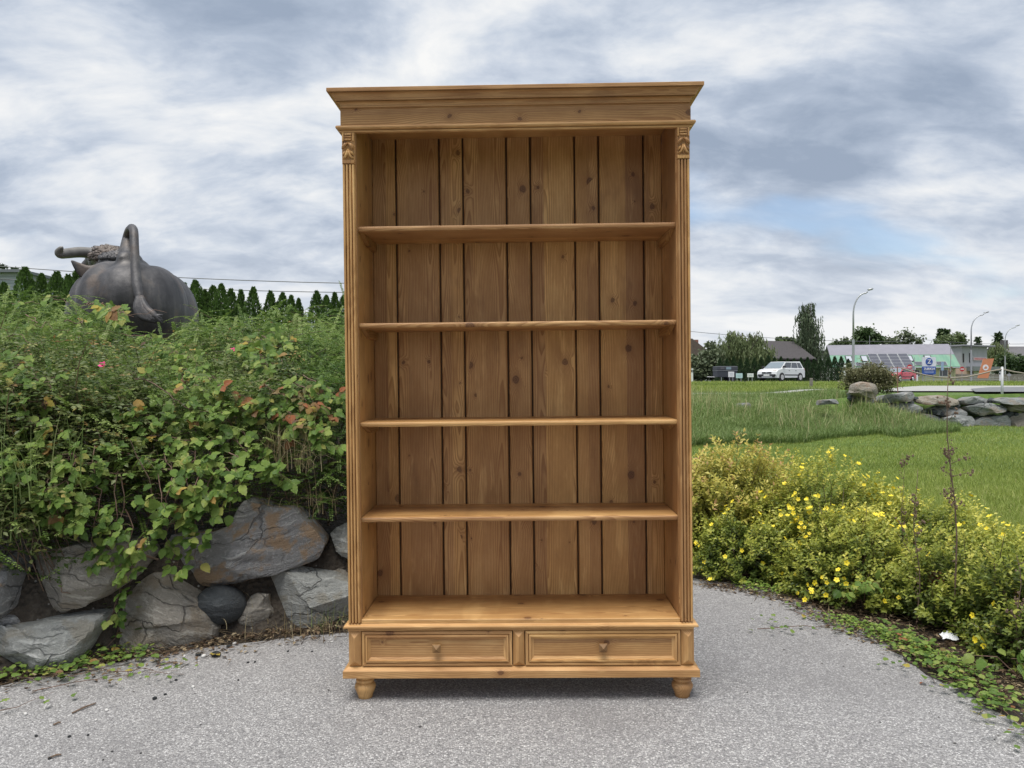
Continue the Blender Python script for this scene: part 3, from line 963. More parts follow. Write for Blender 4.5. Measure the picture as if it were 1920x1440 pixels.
WALL = empty('stone_wall', (-1.4, 3.3, 0))
tag(WALL, 'low retaining wall of big rough boulders at the foot of the overgrown bank', 'stone wall')
near_rocks = [
    ([(412, 1178), (440, 1150), (462, 1118), (500, 1120), (510, 1160), (490, 1192), (430, 1200)], .12, 'rock_brown', .06, .2, 13),
    ([(-60, 1180), (-10, 1150), (30, 1150), (60, 1168), (20, 1186), (-40, 1192)], .14, 'rock_slate', .06, .2, 14),
    ([(585, 1085), (610, 1052), (650, 1070), (680, 1090), (650, 1104), (610, 1100)], .18, 'rock_brown', .05, .2, 15),
    ([(150, 1150), (200, 1118), (236, 1112), (222, 1160), (195, 1190), (165, 1186)], .16, 'rock_dark', .05, .2, 16),
    ([(-45, 1060), (3, 1046), (12, 1095), (10, 1140), (-10, 1165), (-60, 1160)], 0.10, 'rock_slate', .08, .3, 1),
    ([(10, 1058), (60, 1040), (140, 1021), (235, 1026), (262, 1050), (240, 1085), (200, 1112), (130, 1140), (45, 1166), (20, 1140)], 0.10, 'rock_brown', .12, .35, 2),
    ([(455, 938), (478, 944), (505, 956), (545, 958), (575, 990), (603, 1022), (585, 1046), (500, 1078), (440, 1090), (335, 1107), (285, 1085), (272, 1050), (300, 1014), (400, 1002), (430, 985)], 0.14, 'rock_slate', .16, .35, 3),
    ([(606, 1010), (640, 992), (670, 985), (730, 995), (740, 1075), (690, 1090), (656, 1078), (625, 1045)], 0.14, 'rock_green', .10, .35, 4),
    ([(-60, 1192), (0, 1184), (60, 1172), (120, 1163), (181, 1158), (178, 1185), (140, 1243), (80, 1266), (0, 1270), (-60, 1275)], 0.04, 'rock_green', .11, .3, 5),
    ([(192, 1226), (228, 1106), (258, 1090), (300, 1094), (356, 1122), (402, 1176), (402, 1206), (330, 1226), (270, 1236), (198, 1240)], 0.05, 'rock_brown', .10, .3, 6),
    ([(362, 1130), (380, 1103), (420, 1096), (454, 1114), (464, 1138), (454, 1162), (415, 1176), (380, 1164)], 0.10, 'rock_dark', .08, .12, 7),
    ([(434, 1176), (446, 1130), (466, 1096), (540, 1072), (590, 1080), (640, 1092), (700, 1110), (720, 1165), (655, 1176), (560, 1186), (480, 1194), (445, 1186)], 0.06, 'rock_green', .10, .32, 8),
    ([(705, 1080), (760, 1040), (830, 1050), (850, 1110), (800, 1150), (730, 1150)], 0.12, 'rock_brown', .1, .3, 9),
    ([(725, 1150), (760, 1120), (860, 1115), (900, 1150), (860, 1190), (740, 1195)], 0.05, 'rock_slate', .1, .3, 10),
    ([(-210, 1090), (-150, 1050), (-70, 1060), (-50, 1120), (-70, 1180), (-180, 1190)], 0.10, 'rock_brown', .1, .3, 11),
    ([(-260, 1220), (-200, 1190), (-90, 1190), (-62, 1240), (-100, 1290), (-240, 1300)], 0.05, 'rock_green', .1, .3, 12),
]
for poly, Y, mt, fr, bk, sd in near_rocks:
    mx_, my_ = np.mean([p[0] for p in poly]), np.mean([p[1] for p in poly])
    grow = 1.07 if sd != 7 else 1.0
    poly = [(mx_ + (p[0] - mx_) * grow, my_ + (p[1] - my_) * grow) for p in poly]
    me, C_ = rock_mesh('stone', poly, Y, fr, bk, sd, rough=.02 if sd != 7 else .006, facets=13 if sd != 7 else 0, lay=.014 if sd != 7 else .002, nseg=120, rings=26, dome=6. if sd != 7 else 2.6, along=True)
    o_ = link('stone', me, M[mt], WALL)
    o_.location = Vector(C_) - Vector(WALL.location)

WALL2 = empty('stone_wall', (11.5, 20.2, .1))
tag(WALL2, 'dry stone wall of flat grey boulders holding up the parking area beyond the lawn', 'stone wall')
far_rocks = [
    ([(1596, 737), (1612, 735), (1640, 749), (1646, 758), (1625, 755), (1600, 745)], 0, 20),
    ([(1644, 753), (1655, 742), (1690, 738), (1712, 733), (1718, 741), (1710, 752), (1680, 755), (1655, 757)], 0, 21),
    ([(1716, 746), (1740, 742), (1780, 743), (1798, 748), (1800, 756), (1765, 760), (1730, 758), (1718, 752)], 1, 22),
    ([(1800, 751), (1815, 744), (1845, 742), (1861, 746), (1859, 756), (1830, 759), (1806, 758)], 0, 23),
    ([(1861, 750), (1885, 744), (1920, 746), (1932, 750), (1926, 756), (1895, 760), (1868, 756)], 0, 24),
    ([(1655, 764), (1685, 754), (1715, 757), (1727, 764), (1722, 776), (1700, 776), (1670, 772)], 0, 25),
    ([(1742, 768), (1758, 760), (1790, 759), (1813, 772), (1809, 779), (1775, 781), (1748, 776)], 0, 26),
    ([(1813, 764), (1840, 757), (1880, 757), (1891, 766), (1870, 775), (1840, 781), (1820, 773)], 0, 27),
    ([(1890, 765), (1900, 753), (1938, 755), (1938, 770), (1895, 772)], 1, 28),
    ([(1724, 775), (1745, 776), (1766, 783), (1769, 797), (1748, 800), (1733, 788)], 0, 29),
    ([(1772, 784), (1790, 778), (1825, 779), (1831, 788), (1826, 803), (1780, 804), (1770, 792)], 0, 30),
    ([(1829, 790), (1845, 780), (1890, 778), (1900, 790), (1896, 803), (1840, 804), (1827, 797)], 0, 31),
    ([(1892, 781), (1910, 773), (1938, 775), (1938, 803), (1898, 803)], 1, 32),
    ([(1936, 750), (1970, 742), (2010, 745), (2012, 757), (1960, 760)], 0, 33),
    ([(1942, 764), (1985, 758), (2020, 760), (2020, 776), (1950, 778)], 0, 34),
    ([(1942, 784), (1970, 778), (2018, 780), (2022, 804), (1950, 806)], 0, 35),
    ([(2014, 750), (2060, 743), (2090, 748), (2090, 760), (2025, 762)], 1, 36),
    ([(2024, 766), (2060, 760), (2100, 764), (2100, 806), (2030, 806)], 0, 37),
]
for poly, mt, sd in far_rocks:
    me, C_ = rock_mesh('stone', poly, 20.25 + .12 * ((sd * 7) % 3 - 1) - .12 * (np.mean([p[1] for p in poly]) > 778), .22, .5, sd, rough=.05, facets=4, cell=3.5, nseg=48, rings=9, lay=.03)
    o_ = link('stone', me, M['rock_far_tan' if mt else 'rock_far'], WALL2)
    o_.location = Vector(C_) - Vector(WALL2.location)
mb = MB()
for k in range(90):
    x = 8.9 + RS.uniform(0, 7); z = RS.uniform(.05, .75)
    s_ = RS.uniform(.04, .12)
    mb.ball((x, 20.35, z), (s_, s_, s_ * .7), 6, 4)
pk = mb.build('packing_stones', M['rock_dark'], WALL2); pk['kind'] = 'stuff'
pk.location = -Vector(WALL2.location)

me, C_ = rock_mesh('boulder', [(1596, 737), (1603, 721), (1612, 717), (1645, 719), (1650, 735), (1644, 750), (1625, 746), (1604, 741)], 20.0, .3, .45, 40, rough=.05, cell=3., nseg=56, rings=12, lay=.03)
o_ = link('boulder', me, M['rock_far_tan']); o_.location = C_
tag(o_, 'big upright tan boulder at the end of the far stone wall before the dry bush', 'boulder')
for poly, lab, sd in (([(1297, 775), (1303, 763), (1318, 766), (1321, 776)], 'small grey stone in the long grass just right of the bookcase post', 41),
                      ([(1331, 776), (1336, 762), (1349, 761), (1354, 775)], 'small grey stone in the long grass below the willow', 42),
                      ([(1370, 772), (1378, 757), (1405, 755), (1412, 770), (1390, 776)], 'pale lumpy stone in the long grass in front of the white car', 43),
                      ([(1530, 760), (1533, 750), (1570, 747), (1574, 758)], 'flat grey stone on the grass bank left of the upright boulder', 44)):
    me, C_ = rock_mesh('loose_stone', poly, 18.8, .14, .2, sd, rough=.03, cell=3., nseg=32, rings=7)
    o_ = link('loose_stone', me, M['rock_far']); o_.location = C_
    tag(o_, lab, 'stone', 'stones in the long grass bank')

# ------------------------------------------------------------------ the overgrown bank on the left
CR_PX = [-400, 0, 130, 160, 235, 300, 345, 400, 500, 650, 900]
CR_PY = [545, 556, 558, 566, 618, 628, 606, 590, 582, 582, 600]
def bank_env(x, y):
    """upper surface of the planting"""
    x = np.asarray(x, float); y = np.asarray(y, float)
    d = bank_d(x, y)
    px = 960 + FPX * x / np.maximum(y, .5)
    zc = CAMZ + (720 - np.interp(px, CR_PX, CR_PY)) * 8.0 / FPX
    y0 = np.interp(x, RLX, RLY)
    zf = .50 + .52 * ss(d, -.10, .55)
    t = np.clip((y - y0 - .35) / np.maximum(8.0 - y0 - .35, .5), 0, 1)
    z = zf + (zc - 1.02) * (t ** .8)
    z = z - .9 * ss(y, 7.9, 8.9)
    bump_ = .12 * vnoise(x * 2.4, y * 2.4, 11) + .085 * vnoise(x * 5.3, y * 4.3, 12)
    return z + bump_ * ss(d, -.1, .6)

ROCK_CLEAR = .10
def env_hit(px, py):
    """where the sight line through a photo pixel meets the planting"""
    px = np.atleast_1d(np.asarray(px, float)); py = np.atleast_1d(np.asarray(py, float))
    ux = (px - 960) / FPX; uz = -(py - 720) / FPX
    Ys = np.arange(2.9, 9.6, .03)[None, :]
    X = ux[:, None] * Ys; Z = CAMZ + uz[:, None] * Ys
    Yf = np.broadcast_to(Ys, X.shape)
    ok = (Z < bank_env(X, Yf)) & (bank_d(X, Yf) > ROCK_CLEAR)
    hit = np.where(ok.any(1), Ys[0][ok.argmax(1)], np.nan)
    return np.stack([ux * hit, hit, CAMZ + uz * hit], 1)

def sample_bank(n, pw=2.0, pxlo=-160, pxhi=760, ymax=9.2, rs=RS):
    """random points of the bank, denser towards the camera"""
    px = rs.uniform(pxlo, pxhi, n)
    u = rs.uniform(0, 1, n)
    k = (px - 960) / FPX
    # d from the rock line on
    y0 = np.interp(k * 3.4, RLX, RLY) + .22
    Y = 1 / ((1 - u) / y0 + u / ymax)
    x = k * Y
    return x, Y

def sprays(n, lv, rs, L=(.22, .48), leaf=(.013, .020), wid=.52, step_=.0105, up=.35, sel=None, depth=(.0, .34), tintb=.0, pool=None):
    """leafy arching twigs with leaves in two rows"""
    x, y = pool if pool is not None else sample_bank(n, rs=rs)
    n = len(x)
    z = bank_env(x, y)
    dep = rs.uniform(depth[0], depth[1], n)
    a = rs.uniform(0, 2 * np.pi, n)
    dirh = np.stack([np.cos(a), np.sin(a) - .75, np.full(n, 0.)], 1)
    dirn = unit(dirh + np.array([0, 0, 1.]) * rs.uniform(-.15, .9, n)[:, None] * (up / .35))
    Ls = rs.uniform(*L, n)
    p0 = np.stack([x, y, z - dep], 1) - dirn * Ls[:, None] * .35
    m_ = int(np.mean(L) / step_)
    t = np.linspace(.05, 1, m_)
    sag = rs.uniform(.15, .6, n) * (.35 + .65 * ss(bank_d(x, y), .2, .9))
    allp = p0[:, None, :] + dirn[:, None, :] * (Ls[:, None] * t)[:, :, None]
    allp[:, :, 2] -= sag[:, None] * Ls[:, None] * (t ** 2)[None, :]
    tang = dirn[:, None, :] - np.array([0, 0, 1.]) * (2 * sag[:, None] * t[None, :])[:, :, None]
    tang = unit(tang)
    side = unit(np.cross(tang, np.array([0, 0, 1.])))
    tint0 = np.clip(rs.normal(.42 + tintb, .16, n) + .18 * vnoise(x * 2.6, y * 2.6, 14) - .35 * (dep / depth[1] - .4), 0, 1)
    for sg in (-1, 1):
        dd = unit(side * sg * .9 + tang * .55 + rs.normal(0, .18, allp.shape))
        nn = unit(np.cross(tang, side) * -1 + rs.normal(0, .25, allp.shape))
        nn = np.where(nn[:, :, 2:3] < 0, -nn, nn)
        LL = rs.uniform(*leaf, allp.shape[:2]) * (1 - .45 * t[None, :] ** 3)
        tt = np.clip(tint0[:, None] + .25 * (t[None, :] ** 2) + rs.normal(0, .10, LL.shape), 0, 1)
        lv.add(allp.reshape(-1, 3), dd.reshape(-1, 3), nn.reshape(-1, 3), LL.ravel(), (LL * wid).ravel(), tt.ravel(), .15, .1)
    return p0, allp

def twig_mesh(name, paths, rad_, mats, parent, seg=4):
    """thin stems, many in one array mesh"""
    V = []; F = []; b = 0
    for pth in paths:
        k = len(pth)
        for i, p in enumerate(pth):
            t = pth[min(i + 1, k - 1)] - pth[max(i - 1, 0)]
            t = t / (np.linalg.norm(t) + 1e-9)
            a = np.cross(t, [0.3, .2, 1]); a /= np.linalg.norm(a) + 1e-9
            c = np.cross(t, a)
            r_ = rad_ * (1 - .7 * i / max(1, k - 1))
            for q in range(seg):
                an = 2 * math.pi * q / seg
                V.append(p + (a * math.cos(an) + c * math.sin(an)) * r_)
        for i in range(k - 1):
            for q in range(seg):
                q2 = (q + 1) % seg
                F.append((b + i * seg + q, b + i * seg + q2, b + (i + 1) * seg + q2, b + (i + 1) * seg + q))
        b += k * seg
    o_ = link(name, np_mesh(name, np.array(V), np.array(F)), mats, parent)
    o_['kind'] = 'stuff'
    return o_

# the fine-leaved evergreen, in seven clumps
clumps = [
    ((-2.1, 4.2), 'dark green small-leaved shrub at the far left, sprawling over the boulders', 300),
    ((-2.9, 6.6), 'fine-leaved green shrub on the bank crest before the thujas at the left edge', 301),
    ((-1.45, 5.0), 'small-leaved shrub in the middle of the bank below the bull statue', 302),
    ((-2.4, 8.0), 'low leafy shrub crest right under the bull statue', 303),
    ((-.95, 4.1), 'dense dark shrub with ladder-like leafy twigs next to the bookcase, above the boulders', 304),
    ((-1.35, 6.6), 'bright green feathery shrub with long arching shoots beside the upper bookcase post', 305),
    ((-.35, 5.6), 'green small-leaved shrub growing behind the bookcase', 306),
]
cc = np.array([c[0] for c in clumps])
pool_x, pool_y = sample_bank(6800, rs=np.random.RandomState(21))
px_ = 960 + FPX * pool_x / pool_y
near_id = np.argmin(((pool_x[:, None] - cc[None, :, 0]) ** 2 + (pool_y[:, None] - cc[None, :, 1]) ** 2), 1)
for k, (c0, lab, sd) in enumerate(clumps):
    sel = near_id == k
    rt = empty('shrub', (c0[0], c0[1], float(height(*c0))))
    tag(rt, lab, 'shrub', 'fine-leaved evergreen shrubs on the bank')
    rs = np.random.RandomState(sd)
    lv = Leaves()
    far = np.clip((pool_y[sel].mean() - 4) / 4, 0, 1) if sel.any() else 0
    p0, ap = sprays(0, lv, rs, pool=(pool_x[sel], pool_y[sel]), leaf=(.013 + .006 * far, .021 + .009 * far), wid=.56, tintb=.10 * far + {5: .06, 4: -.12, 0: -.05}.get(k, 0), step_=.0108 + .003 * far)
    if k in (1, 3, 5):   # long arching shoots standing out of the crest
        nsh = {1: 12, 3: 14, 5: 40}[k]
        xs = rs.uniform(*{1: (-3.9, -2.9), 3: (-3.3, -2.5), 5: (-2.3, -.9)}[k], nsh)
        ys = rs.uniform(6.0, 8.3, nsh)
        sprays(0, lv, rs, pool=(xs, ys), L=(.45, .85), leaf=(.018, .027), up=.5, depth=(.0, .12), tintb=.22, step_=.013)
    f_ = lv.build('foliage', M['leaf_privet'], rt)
    f_.location = -Vector(rt.location)
    # woody frame below
    paths = []
    for _ in range(70):
        i = rs.randint(len(p0))
        q = p0[i]
        g0 = np.array([q[0] + rs.uniform(-.2, .2), q[1] + rs.uniform(.05, .35), float(height(q[0], q[1] + .2)) - .03])
        md = (g0 + q) / 2 + rs.normal(0, .05, 3)
        paths.append([g0, md, q, ap[i, -1]])
    t_ = twig_mesh('branch', paths, .005, M['twig'], rt)
    t_.location = -Vector(rt.location)

# shrub roses: larger, duller leaves, a few pink flowers
def rose(name, label, pxbox, n, seed, flowers):
    rs = np.random.RandomState(seed)
    pts = env_hit(rs.uniform(pxbox[0], pxbox[1], n), rs.uniform(pxbox[2], pxbox[3], n))
    pts = pts[~np.isnan(pts[:, 1])]
    keep = vnoise(pts[:, 0] * 5, pts[:, 2] * 5, seed) > -.45
    pts = pts[keep]
    n = len(pts)
    c0 = pts.mean(0)
    rt = empty(name, (c0[0], c0[1] + .25, float(height(c0[0], c0[1] + .25))))
    tag(rt, label, 'rose bush', 'shrub roses on the bank')
    lv = Leaves(); paths = []
    base = pts + np.stack([rs.normal(0, .03, n), rs.uniform(-.10, .12, n), rs.uniform(-.10, .08, n)], 1)
    dr = unit(np.stack([rs.normal(0, 1, n), rs.normal(-.6, .6, n), rs.normal(.1, .5, n)], 1))
    side = unit(np.cross(dr, [0, 0, 1.]))
    tb = np.clip(rs.normal(.5, .22, n), 0, 1)
    for j in range(7):
        t = (j // 2) / 3.2
        sg = 0 if j == 6 else (1 if j % 2 else -1)
        pos = base + dr * (.085 * t)[..., None] if hasattr(t, 'shape') else base + dr * .085 * t
        dd = unit(dr * (1 if sg == 0 else .45) + side * sg + rs.normal(0, .15, (n, 3)))
        nn = np.stack([rs.normal(0, .45, n), rs.normal(-.3, .4, n), np.ones(n)], 1)
        LL = rs.uniform(.020, .032, n)
        lv.add(pos, dd, nn, LL, LL * .58, np.clip(tb + rs.normal(0, .12, n), 0, 1), .15, .12)
    for i in range(0, n, 6):
        paths.append([base[i] + np.array([rs.uniform(-.1, .1), .18, -.3]), base[i] + np.array([0, .06, -.1]), base[i], base[i] + dr[i] * .09])
    f_ = lv.build('foliage', M['leaf_rose'], rt); f_.location = -Vector(rt.location)
    t_ = twig_mesh('cane', paths, .003, M['twig'], rt); t_.location = -Vector(rt.location)
    for fx_, fy_, s_ in flowers:
        p = env_hit([fx_], [fy_])[0] + np.array([0, -.10, .03])
        mb = MB()
        for k in range(9):
            a = 2 * math.pi * k / 5 + (.6 if k >= 5 else 0)
            rr = s_ * (1 if k < 5 else .6)
            up_ = Vector((0, -.75, .65)); sx = Vector((1, 0, 0)); sy = up_.cross(sx)
            dv = sx * math.cos(a) + sy * math.sin(a); tv = up_.cross(dv)
            c1 = Vector(p)
            mb.add([c1, c1 + dv * rr * .6 + tv * rr * .5 + up_ * rr * .25, c1 + dv * rr * 1.05 + up_ * rr * .55, c1 + dv * rr * .6 - tv * rr * .5 + up_ * rr * .25], [(0, 1, 2, 3)])
        mb.ball(p + np.array([0, -.25, .2]) * s_, s_ * .28, 6, 4)
        fo = mb.build('flower', M['petal_pink'], rt); fo.location = -Vector(rt.location)
    return rt
rose('rose_bush', 'sprawling rose bush with dull olive leaves and a bright pink bloom at the left', (-40, 300, 640, 890), 1500, 31, [(212, 697, .020), (5, 769, .017)])
rose('rose_bush', 'rose bush with one red-pink bloom near the middle of the bank', (330, 560, 620, 760), 420, 32, [(448, 668, .018)])
rose('rose_bush', 'olive rose shoots drooping at the lower left above the boulders', (-40, 130, 860, 1000), 260, 33, [])

# brambles: large leaves, one by one, along trailing stems
def bramble_leaf_mesh(name, seed):
    r = np.random.RandomState(seed)
    cu, fo, wd_ = r.uniform(.05, .34), r.uniform(.10, .45), r.uniform(.34, .44)
    n = 9
    V = [(0, 0, 0)]
    for i in range(1, n):       # midrib
        t = i / n
        V.append((0, t, -cu * t * t))
    V.append((0, 1, -cu * 1.05))
    F = []
    for sg in (-1, 1):
        e0 = len(V)
        for i in range(0, n + 1):
            t = i / n
            w = wd_ * (math.sin(math.pi * min(1, t ** .72)) ** .85) if 0 < t < 1 else 0
            w *= (1.07 if i % 2 else .93) if 0 < t < 1 else 1
            V.append((sg * w, t + (.02 if i % 2 else -.01), fo * w - cu * t * t + r.normal(0, .02) - .45 * w * w + .03 * math.sin(t * 14 + sg)))
        for i in range(n):
            q = (i, i + 1, e0 + i + 1, e0 + i)
            F.append(q if sg > 0 else q[::-1])
    me = bpy.data.meshes.new(name)
    me.from_pydata(V, [], F)
    me.polygons.foreach_set('use_smooth', [True] * len(F))
    me.update()
    return me
BL = []
for k in range(8):
    for mt in ('leaf_bramble', 'leaf_autumn', 'leaf_red'):
        me = bramble_leaf_mesh('leaf', 50 + k); me.materials.append(M[mt]); BL.append(me)
def leaf_obj(parent, off, pos, dirn, nrm, size, kind):
    me = BL[kind + 3 * random.randrange(8)]
    o_ = bpy.data.objects.new('leaf', me)
    COL.objects.link(o_); o_.parent = parent
    y = Vector(dirn).normalized(); z = Vector(nrm); z = (z - y * z.dot(y)).normalized(); x = y.cross(z)
    mt = Matrix((x, y, z)).transposed().to_4x4()
    mt.translation = Vector(pos) - off
    o_.matrix_local = mt @ Matrix.Diagonal((size * random.uniform(.85, 1.1), size, size, 1))
    return o_

def bramble(label, paths, seed, size=(.045, .075), autumn=.08, red=0., step_=.045, cap=290, name='bramble'):
    """paths: lists of world points; trifoliate leaves along them"""
    random.seed(seed); rs = np.random.RandomState(seed)
    c0 = np.mean([p[0] for p in paths], 0)
    rt = empty(name, tuple(c0)); tag(rt, label, 'bramble', 'trailing brambles on the bank and boulders')
    off = Vector(c0)
    P_ = []
    count = 0
    slots = []
    for pth in paths:
        pth = np.array(pth)
        seg = np.linalg.norm(np.diff(pth, axis=0), axis=1); cum = np.concatenate([[0], np.cumsum(seg)])
        m_ = max(3, int(cum[-1] / .04))
        ts = np.linspace(0, cum[-1], m_)
        q = np.stack([np.interp(ts, cum, pth[:, i]) for i in range(3)], 1)
        q[1:-1] += rs.normal(0, .008, (m_ - 2, 3))
        P_.append(q)
        for i in range(max(1, int(cum[-1] / step_))):
            t = rs.uniform(.08, 1) * cum[-1]
            slots.append(np.array([np.interp(t, ts, q[:, a]) for a in range(3)]))
    rs.shuffle(slots)
    pet = []
    for p in slots:
        if count >= cap: break
        a = rs.uniform(-1, 1)
        d = unit(np.array([rs.normal(0, .8), -abs(rs.normal(.7, .4)), rs.normal(-.05, .45)]))
        tip = p + d * rs.uniform(.03, .07)
        pet.append([p, (p + tip) / 2 + np.array([0, 0, .008]), tip])
        u = rs.uniform()
        kind = 1 if u < autumn else (2 if u < autumn + red else 0)
        s_ = rs.uniform(*size)
        nrm = unit(np.array([rs.normal(0, .35), -.75 + rs.normal(0, .3), .75 + rs.normal(0, .25)]))
        side = np.cross(d, nrm); side /= np.linalg.norm(side) + 1e-9
        dn = unit(d + np.array([0, 0, -.45]))
        for j in range(3 if rs.uniform() < .85 else 1):
            dd = dn if j == 0 else unit(dn * .35 + side * (1 if j == 1 else -1))
            leaf_obj(rt, off, tip, dd, nrm + rs.normal(0, .12, 3), s_ * (1 if j == 0 else .82), kind if rs.uniform() < .85 else 0)
            count += 1
    t_ = twig_mesh('stem', P_, .0030, M['vine'], rt); t_.location = -off
    t_ = twig_mesh('leaf_stalk', pet, .0011, M['vine'], rt, 3); t_.location = -off
    return rt

def on_bank(pts, lift=.05):
    """photo pixels -> points a little in front of the planting / boulders"""
    res = []
    for px, py in pts:
        h = env_hit([px], [py])[0]
        if np.isnan(h[1]):
            # down over the boulders: stay just before the wall face
            k = (px - 960) / FPX
            Y = 3.3
            for _ in range(8):
                Y = float(np.interp(k * Y, RLX, RLY)) - .02
            h = P3(px, py, Y + max(0, (1120 - py)) / 1000 * .55)
        res.append(h + np.array([0, -lift, lift * .3]))
    return res
rp = random.Random(5)
def trail(x0, y0, x1, y1, k=6, wob=14):
    out_ = []
    for i in range(k + 1):
        t = i / k
        out_.append((x0 + (x1 - x0) * t + rp.uniform(-wob, wob), y0 + (y1 - y0) * t + rp.uniform(-wob, wob) * .6))
    return out_
def mk(lines, lift=.05):
    return [on_bank(trail(*l), lift + rp.uniform(-.02, .03)) for l in lines]
bramble('green bramble trailing down over the brown boulder and the dark gap between the rocks', mk([(150, 840, 150, 1010), (190, 850, 205, 1090), (230, 860, 228, 1160), (250, 900, 215, 1060), (170, 900, 140, 980), (260, 960, 240, 1100), (130, 880, 125, 1000), (280, 1000, 260, 1090)], .07), 61, (.034, .058), .05, step_=.013)
bramble('bright green bramble hanging in front of the big slate boulder', mk([(330, 850, 345, 1010), (370, 830, 380, 1060), (410, 850, 400, 985), (300, 880, 330, 1040), (450, 850, 440, 950), (390, 900, 350, 1080), (430, 880, 480, 930), (350, 900, 300, 1010)], .07), 62, (.034, .060), .04, step_=.013)
bramble('bramble clump of yellow-tinged leaves across the middle of the bank', mk([(200, 760, 330, 800), (240, 740, 300, 830), (280, 720, 440, 800), (300, 820, 460, 830), (190, 840, 330, 870), (250, 790, 390, 900), (140, 860, 280, 900), (420, 800, 500, 880)], .06), 63, (.032, .056), .06, step_=.016)
bramble('light green bramble shoots on top of the bank in front of the bull statue', mk([(40, 590, 130, 570), (110, 575, 200, 590), (180, 580, 260, 610), (60, 610, 160, 630), (150, 620, 260, 640), (220, 600, 330, 600), (250, 640, 330, 650), (20, 640, 110, 660)], .10), 64, (.038, .066), .06, step_=.035)
bramble('bramble with reddish and olive leaves leaning against the bookcase post', mk([(560, 720, 640, 800), (590, 720, 650, 760), (580, 760, 645, 830), (560, 790, 640, 850), (600, 740, 610, 830), (550, 760, 600, 850), (500, 730, 600, 760)], .10), 65, (.034, .058), .04, .22, step_=.018)
bramble('small bramble shoot with fresh leaves high on the bank beside the pink bloom', mk([(470, 650, 540, 650), (460, 670, 520, 690), (500, 640, 560, 660), (490, 660, 500, 690)], .08), 66, (.04, .06), .06, step_=.025)
bramble('bramble leaves in shade between the dry grass and the roses', mk([(400, 720, 520, 780), (430, 760, 540, 800), (380, 760, 480, 830), (470, 850, 540, 900), (440, 900, 520, 880)], .05), 67, (.042, .062), .08, .08, step_=.028)
bramble('bramble patch with small bright leaves in the left half of the bank under the roses', mk([(60, 800, 160, 830), (100, 840, 190, 880), (40, 870, 130, 930), (140, 900, 90, 960)], .06), 69, (.032, .055), .05, step_=.022)
bramble('bramble spray of fresh leaves in the middle of the bank above the yellow-tinged clump', mk([(330, 690, 420, 720), (300, 660, 400, 690), (350, 720, 430, 750)], .06), 70, (.030, .052), .05, step_=.024)
bramble('bramble at the left edge of the bank among grass stalks', mk([(20, 700, 110, 720), (30, 740, 90, 760), (0, 880, 60, 900), (20, 930, 40, 870), (60, 690, 120, 740)], .06), 68, (.045, .065), .05, step_=.04)

# dry grass tufts and grass on the bank
def tuft(label, px, py, n, Ls, seed, mat, spread=.12, w=.004, lean=.5, name='grass_tuft', cat='grass tuft', grp='grass tufts on the bank', at=None):
    rs = np.random.RandomState(seed)
    p = at if at is not None else on_bank([(px, py)], .03)[0]
    rt_loc = Vector(p)
    V = []; F = []; T = []
    for i in range(n):
        b0 = p + np.array([rs.normal(0, spread), rs.normal(0, spread * .5), rs.normal(0, spread * .2)])
        a = rs.uniform(0, 6.28); L_ = rs.uniform(*Ls)
        dh = np.array([math.cos(a), math.sin(a) - .5, 0]); up_ = np.array([0, 0, 1.])
        ln = rs.uniform(.1, 1) * lean
        s_ = np.cross(dh, up_); s_ /= np.linalg.norm(s_) + 1e-6
        k = 5; b_ = len(V); tt = rs.uniform(0, 1)
        for j in range(k + 1):
            t = j / k
            q = b0 + up_ * L_ * (t - ln * .75 * t * t) + dh * L_ * ln * t * t * .9
            ww = w * (1 - t * .9) * .5
            V += [q - s_ * ww, q + s_ * ww]; T += [tt, tt]
        for j in range(k):
            F.append((b_ + 2 * j, b_ + 2 * j + 1, b_ + 2 * j + 3, b_ + 2 * j + 2))
    me = np_mesh(name, np.array(V) - p, np.array(F), np.array(T))
    o_ = link(name, me, mat); o_.location = rt_loc
    tag(o_, label, cat, grp, 'thing')
    return o_
tuft('tuft of bleached dry grass hanging beside the reddish bramble', 545, 880, 60, (.16, .34), 71, M['straw'], .07, .0032, 1.25)
tuft('dry straw-coloured grass at the lower right of the bank near the bookcase', 570, 960, 36, (.12, .28), 72, M['straw'], .09, .003, 1.2)
tuft('pale dead grass bundle under the lowest bookcase shelf level', 520, 850, 34, (.16, .30), 73, M['straw'], .05, .003, 1.3)
tuft('green grass clump at the left edge above the boulders', 10, 1010, 60, (.15, .36), 74, M['grass_long'], .10, .006, .8)
tuft('green grass blades standing at the far left of the bank', 30, 930, 45, (.25, .45), 75, M['grass_long'], .12, .006, .5)
tuft('thin grass growing along the foot of the pale green boulder', 590, 1165, 60, (.05, .16), 76, M['straw'], .16, .003, .9, at=P3(590, 1178, 3.36))
tuft('weedy grass between the pale boulder and the bookcase foot', 640, 1165, 45, (.05, .14), 77, M['grass_long'], .09, .003, .9, at=P3(645, 1172, 3.38))
for k, (x0, y0, x1, y1, lab) in enumerate([(165, 740, 197, 648, 'long pale bare stalk sticking up left of the pink bloom'), (20, 680, 45, 600, 'dry stalk standing at the left edge of the bank crest'), (40, 790, 70, 720, 'bent grey stalk among the roses at the left'), (300, 905, 270, 830, 'thin dry cane in the dark gap under the roses')]):
    a_, b_ = on_bank([(x0, y0), (x1, y1)], .10)
    b_ = a_ + np.array([(x1 - x0) / FPX * a_[1], -.03, (y0 - y1) / FPX * a_[1]])
    mid_ = (a_ + b_) / 2 + np.array([-.012, 0, .01])
    o_ = MB().tube([Vector(a_ - np.array([0, -.05, .15])), Vector(a_), Vector(mid_), Vector(b_)], [.003, .0028, .0025, .0012], 5).build('dry_stalk', M['straw'] if k != 3 else M['twig'])
    tag(o_, lab, 'stalk', 'bare stalks on the bank')

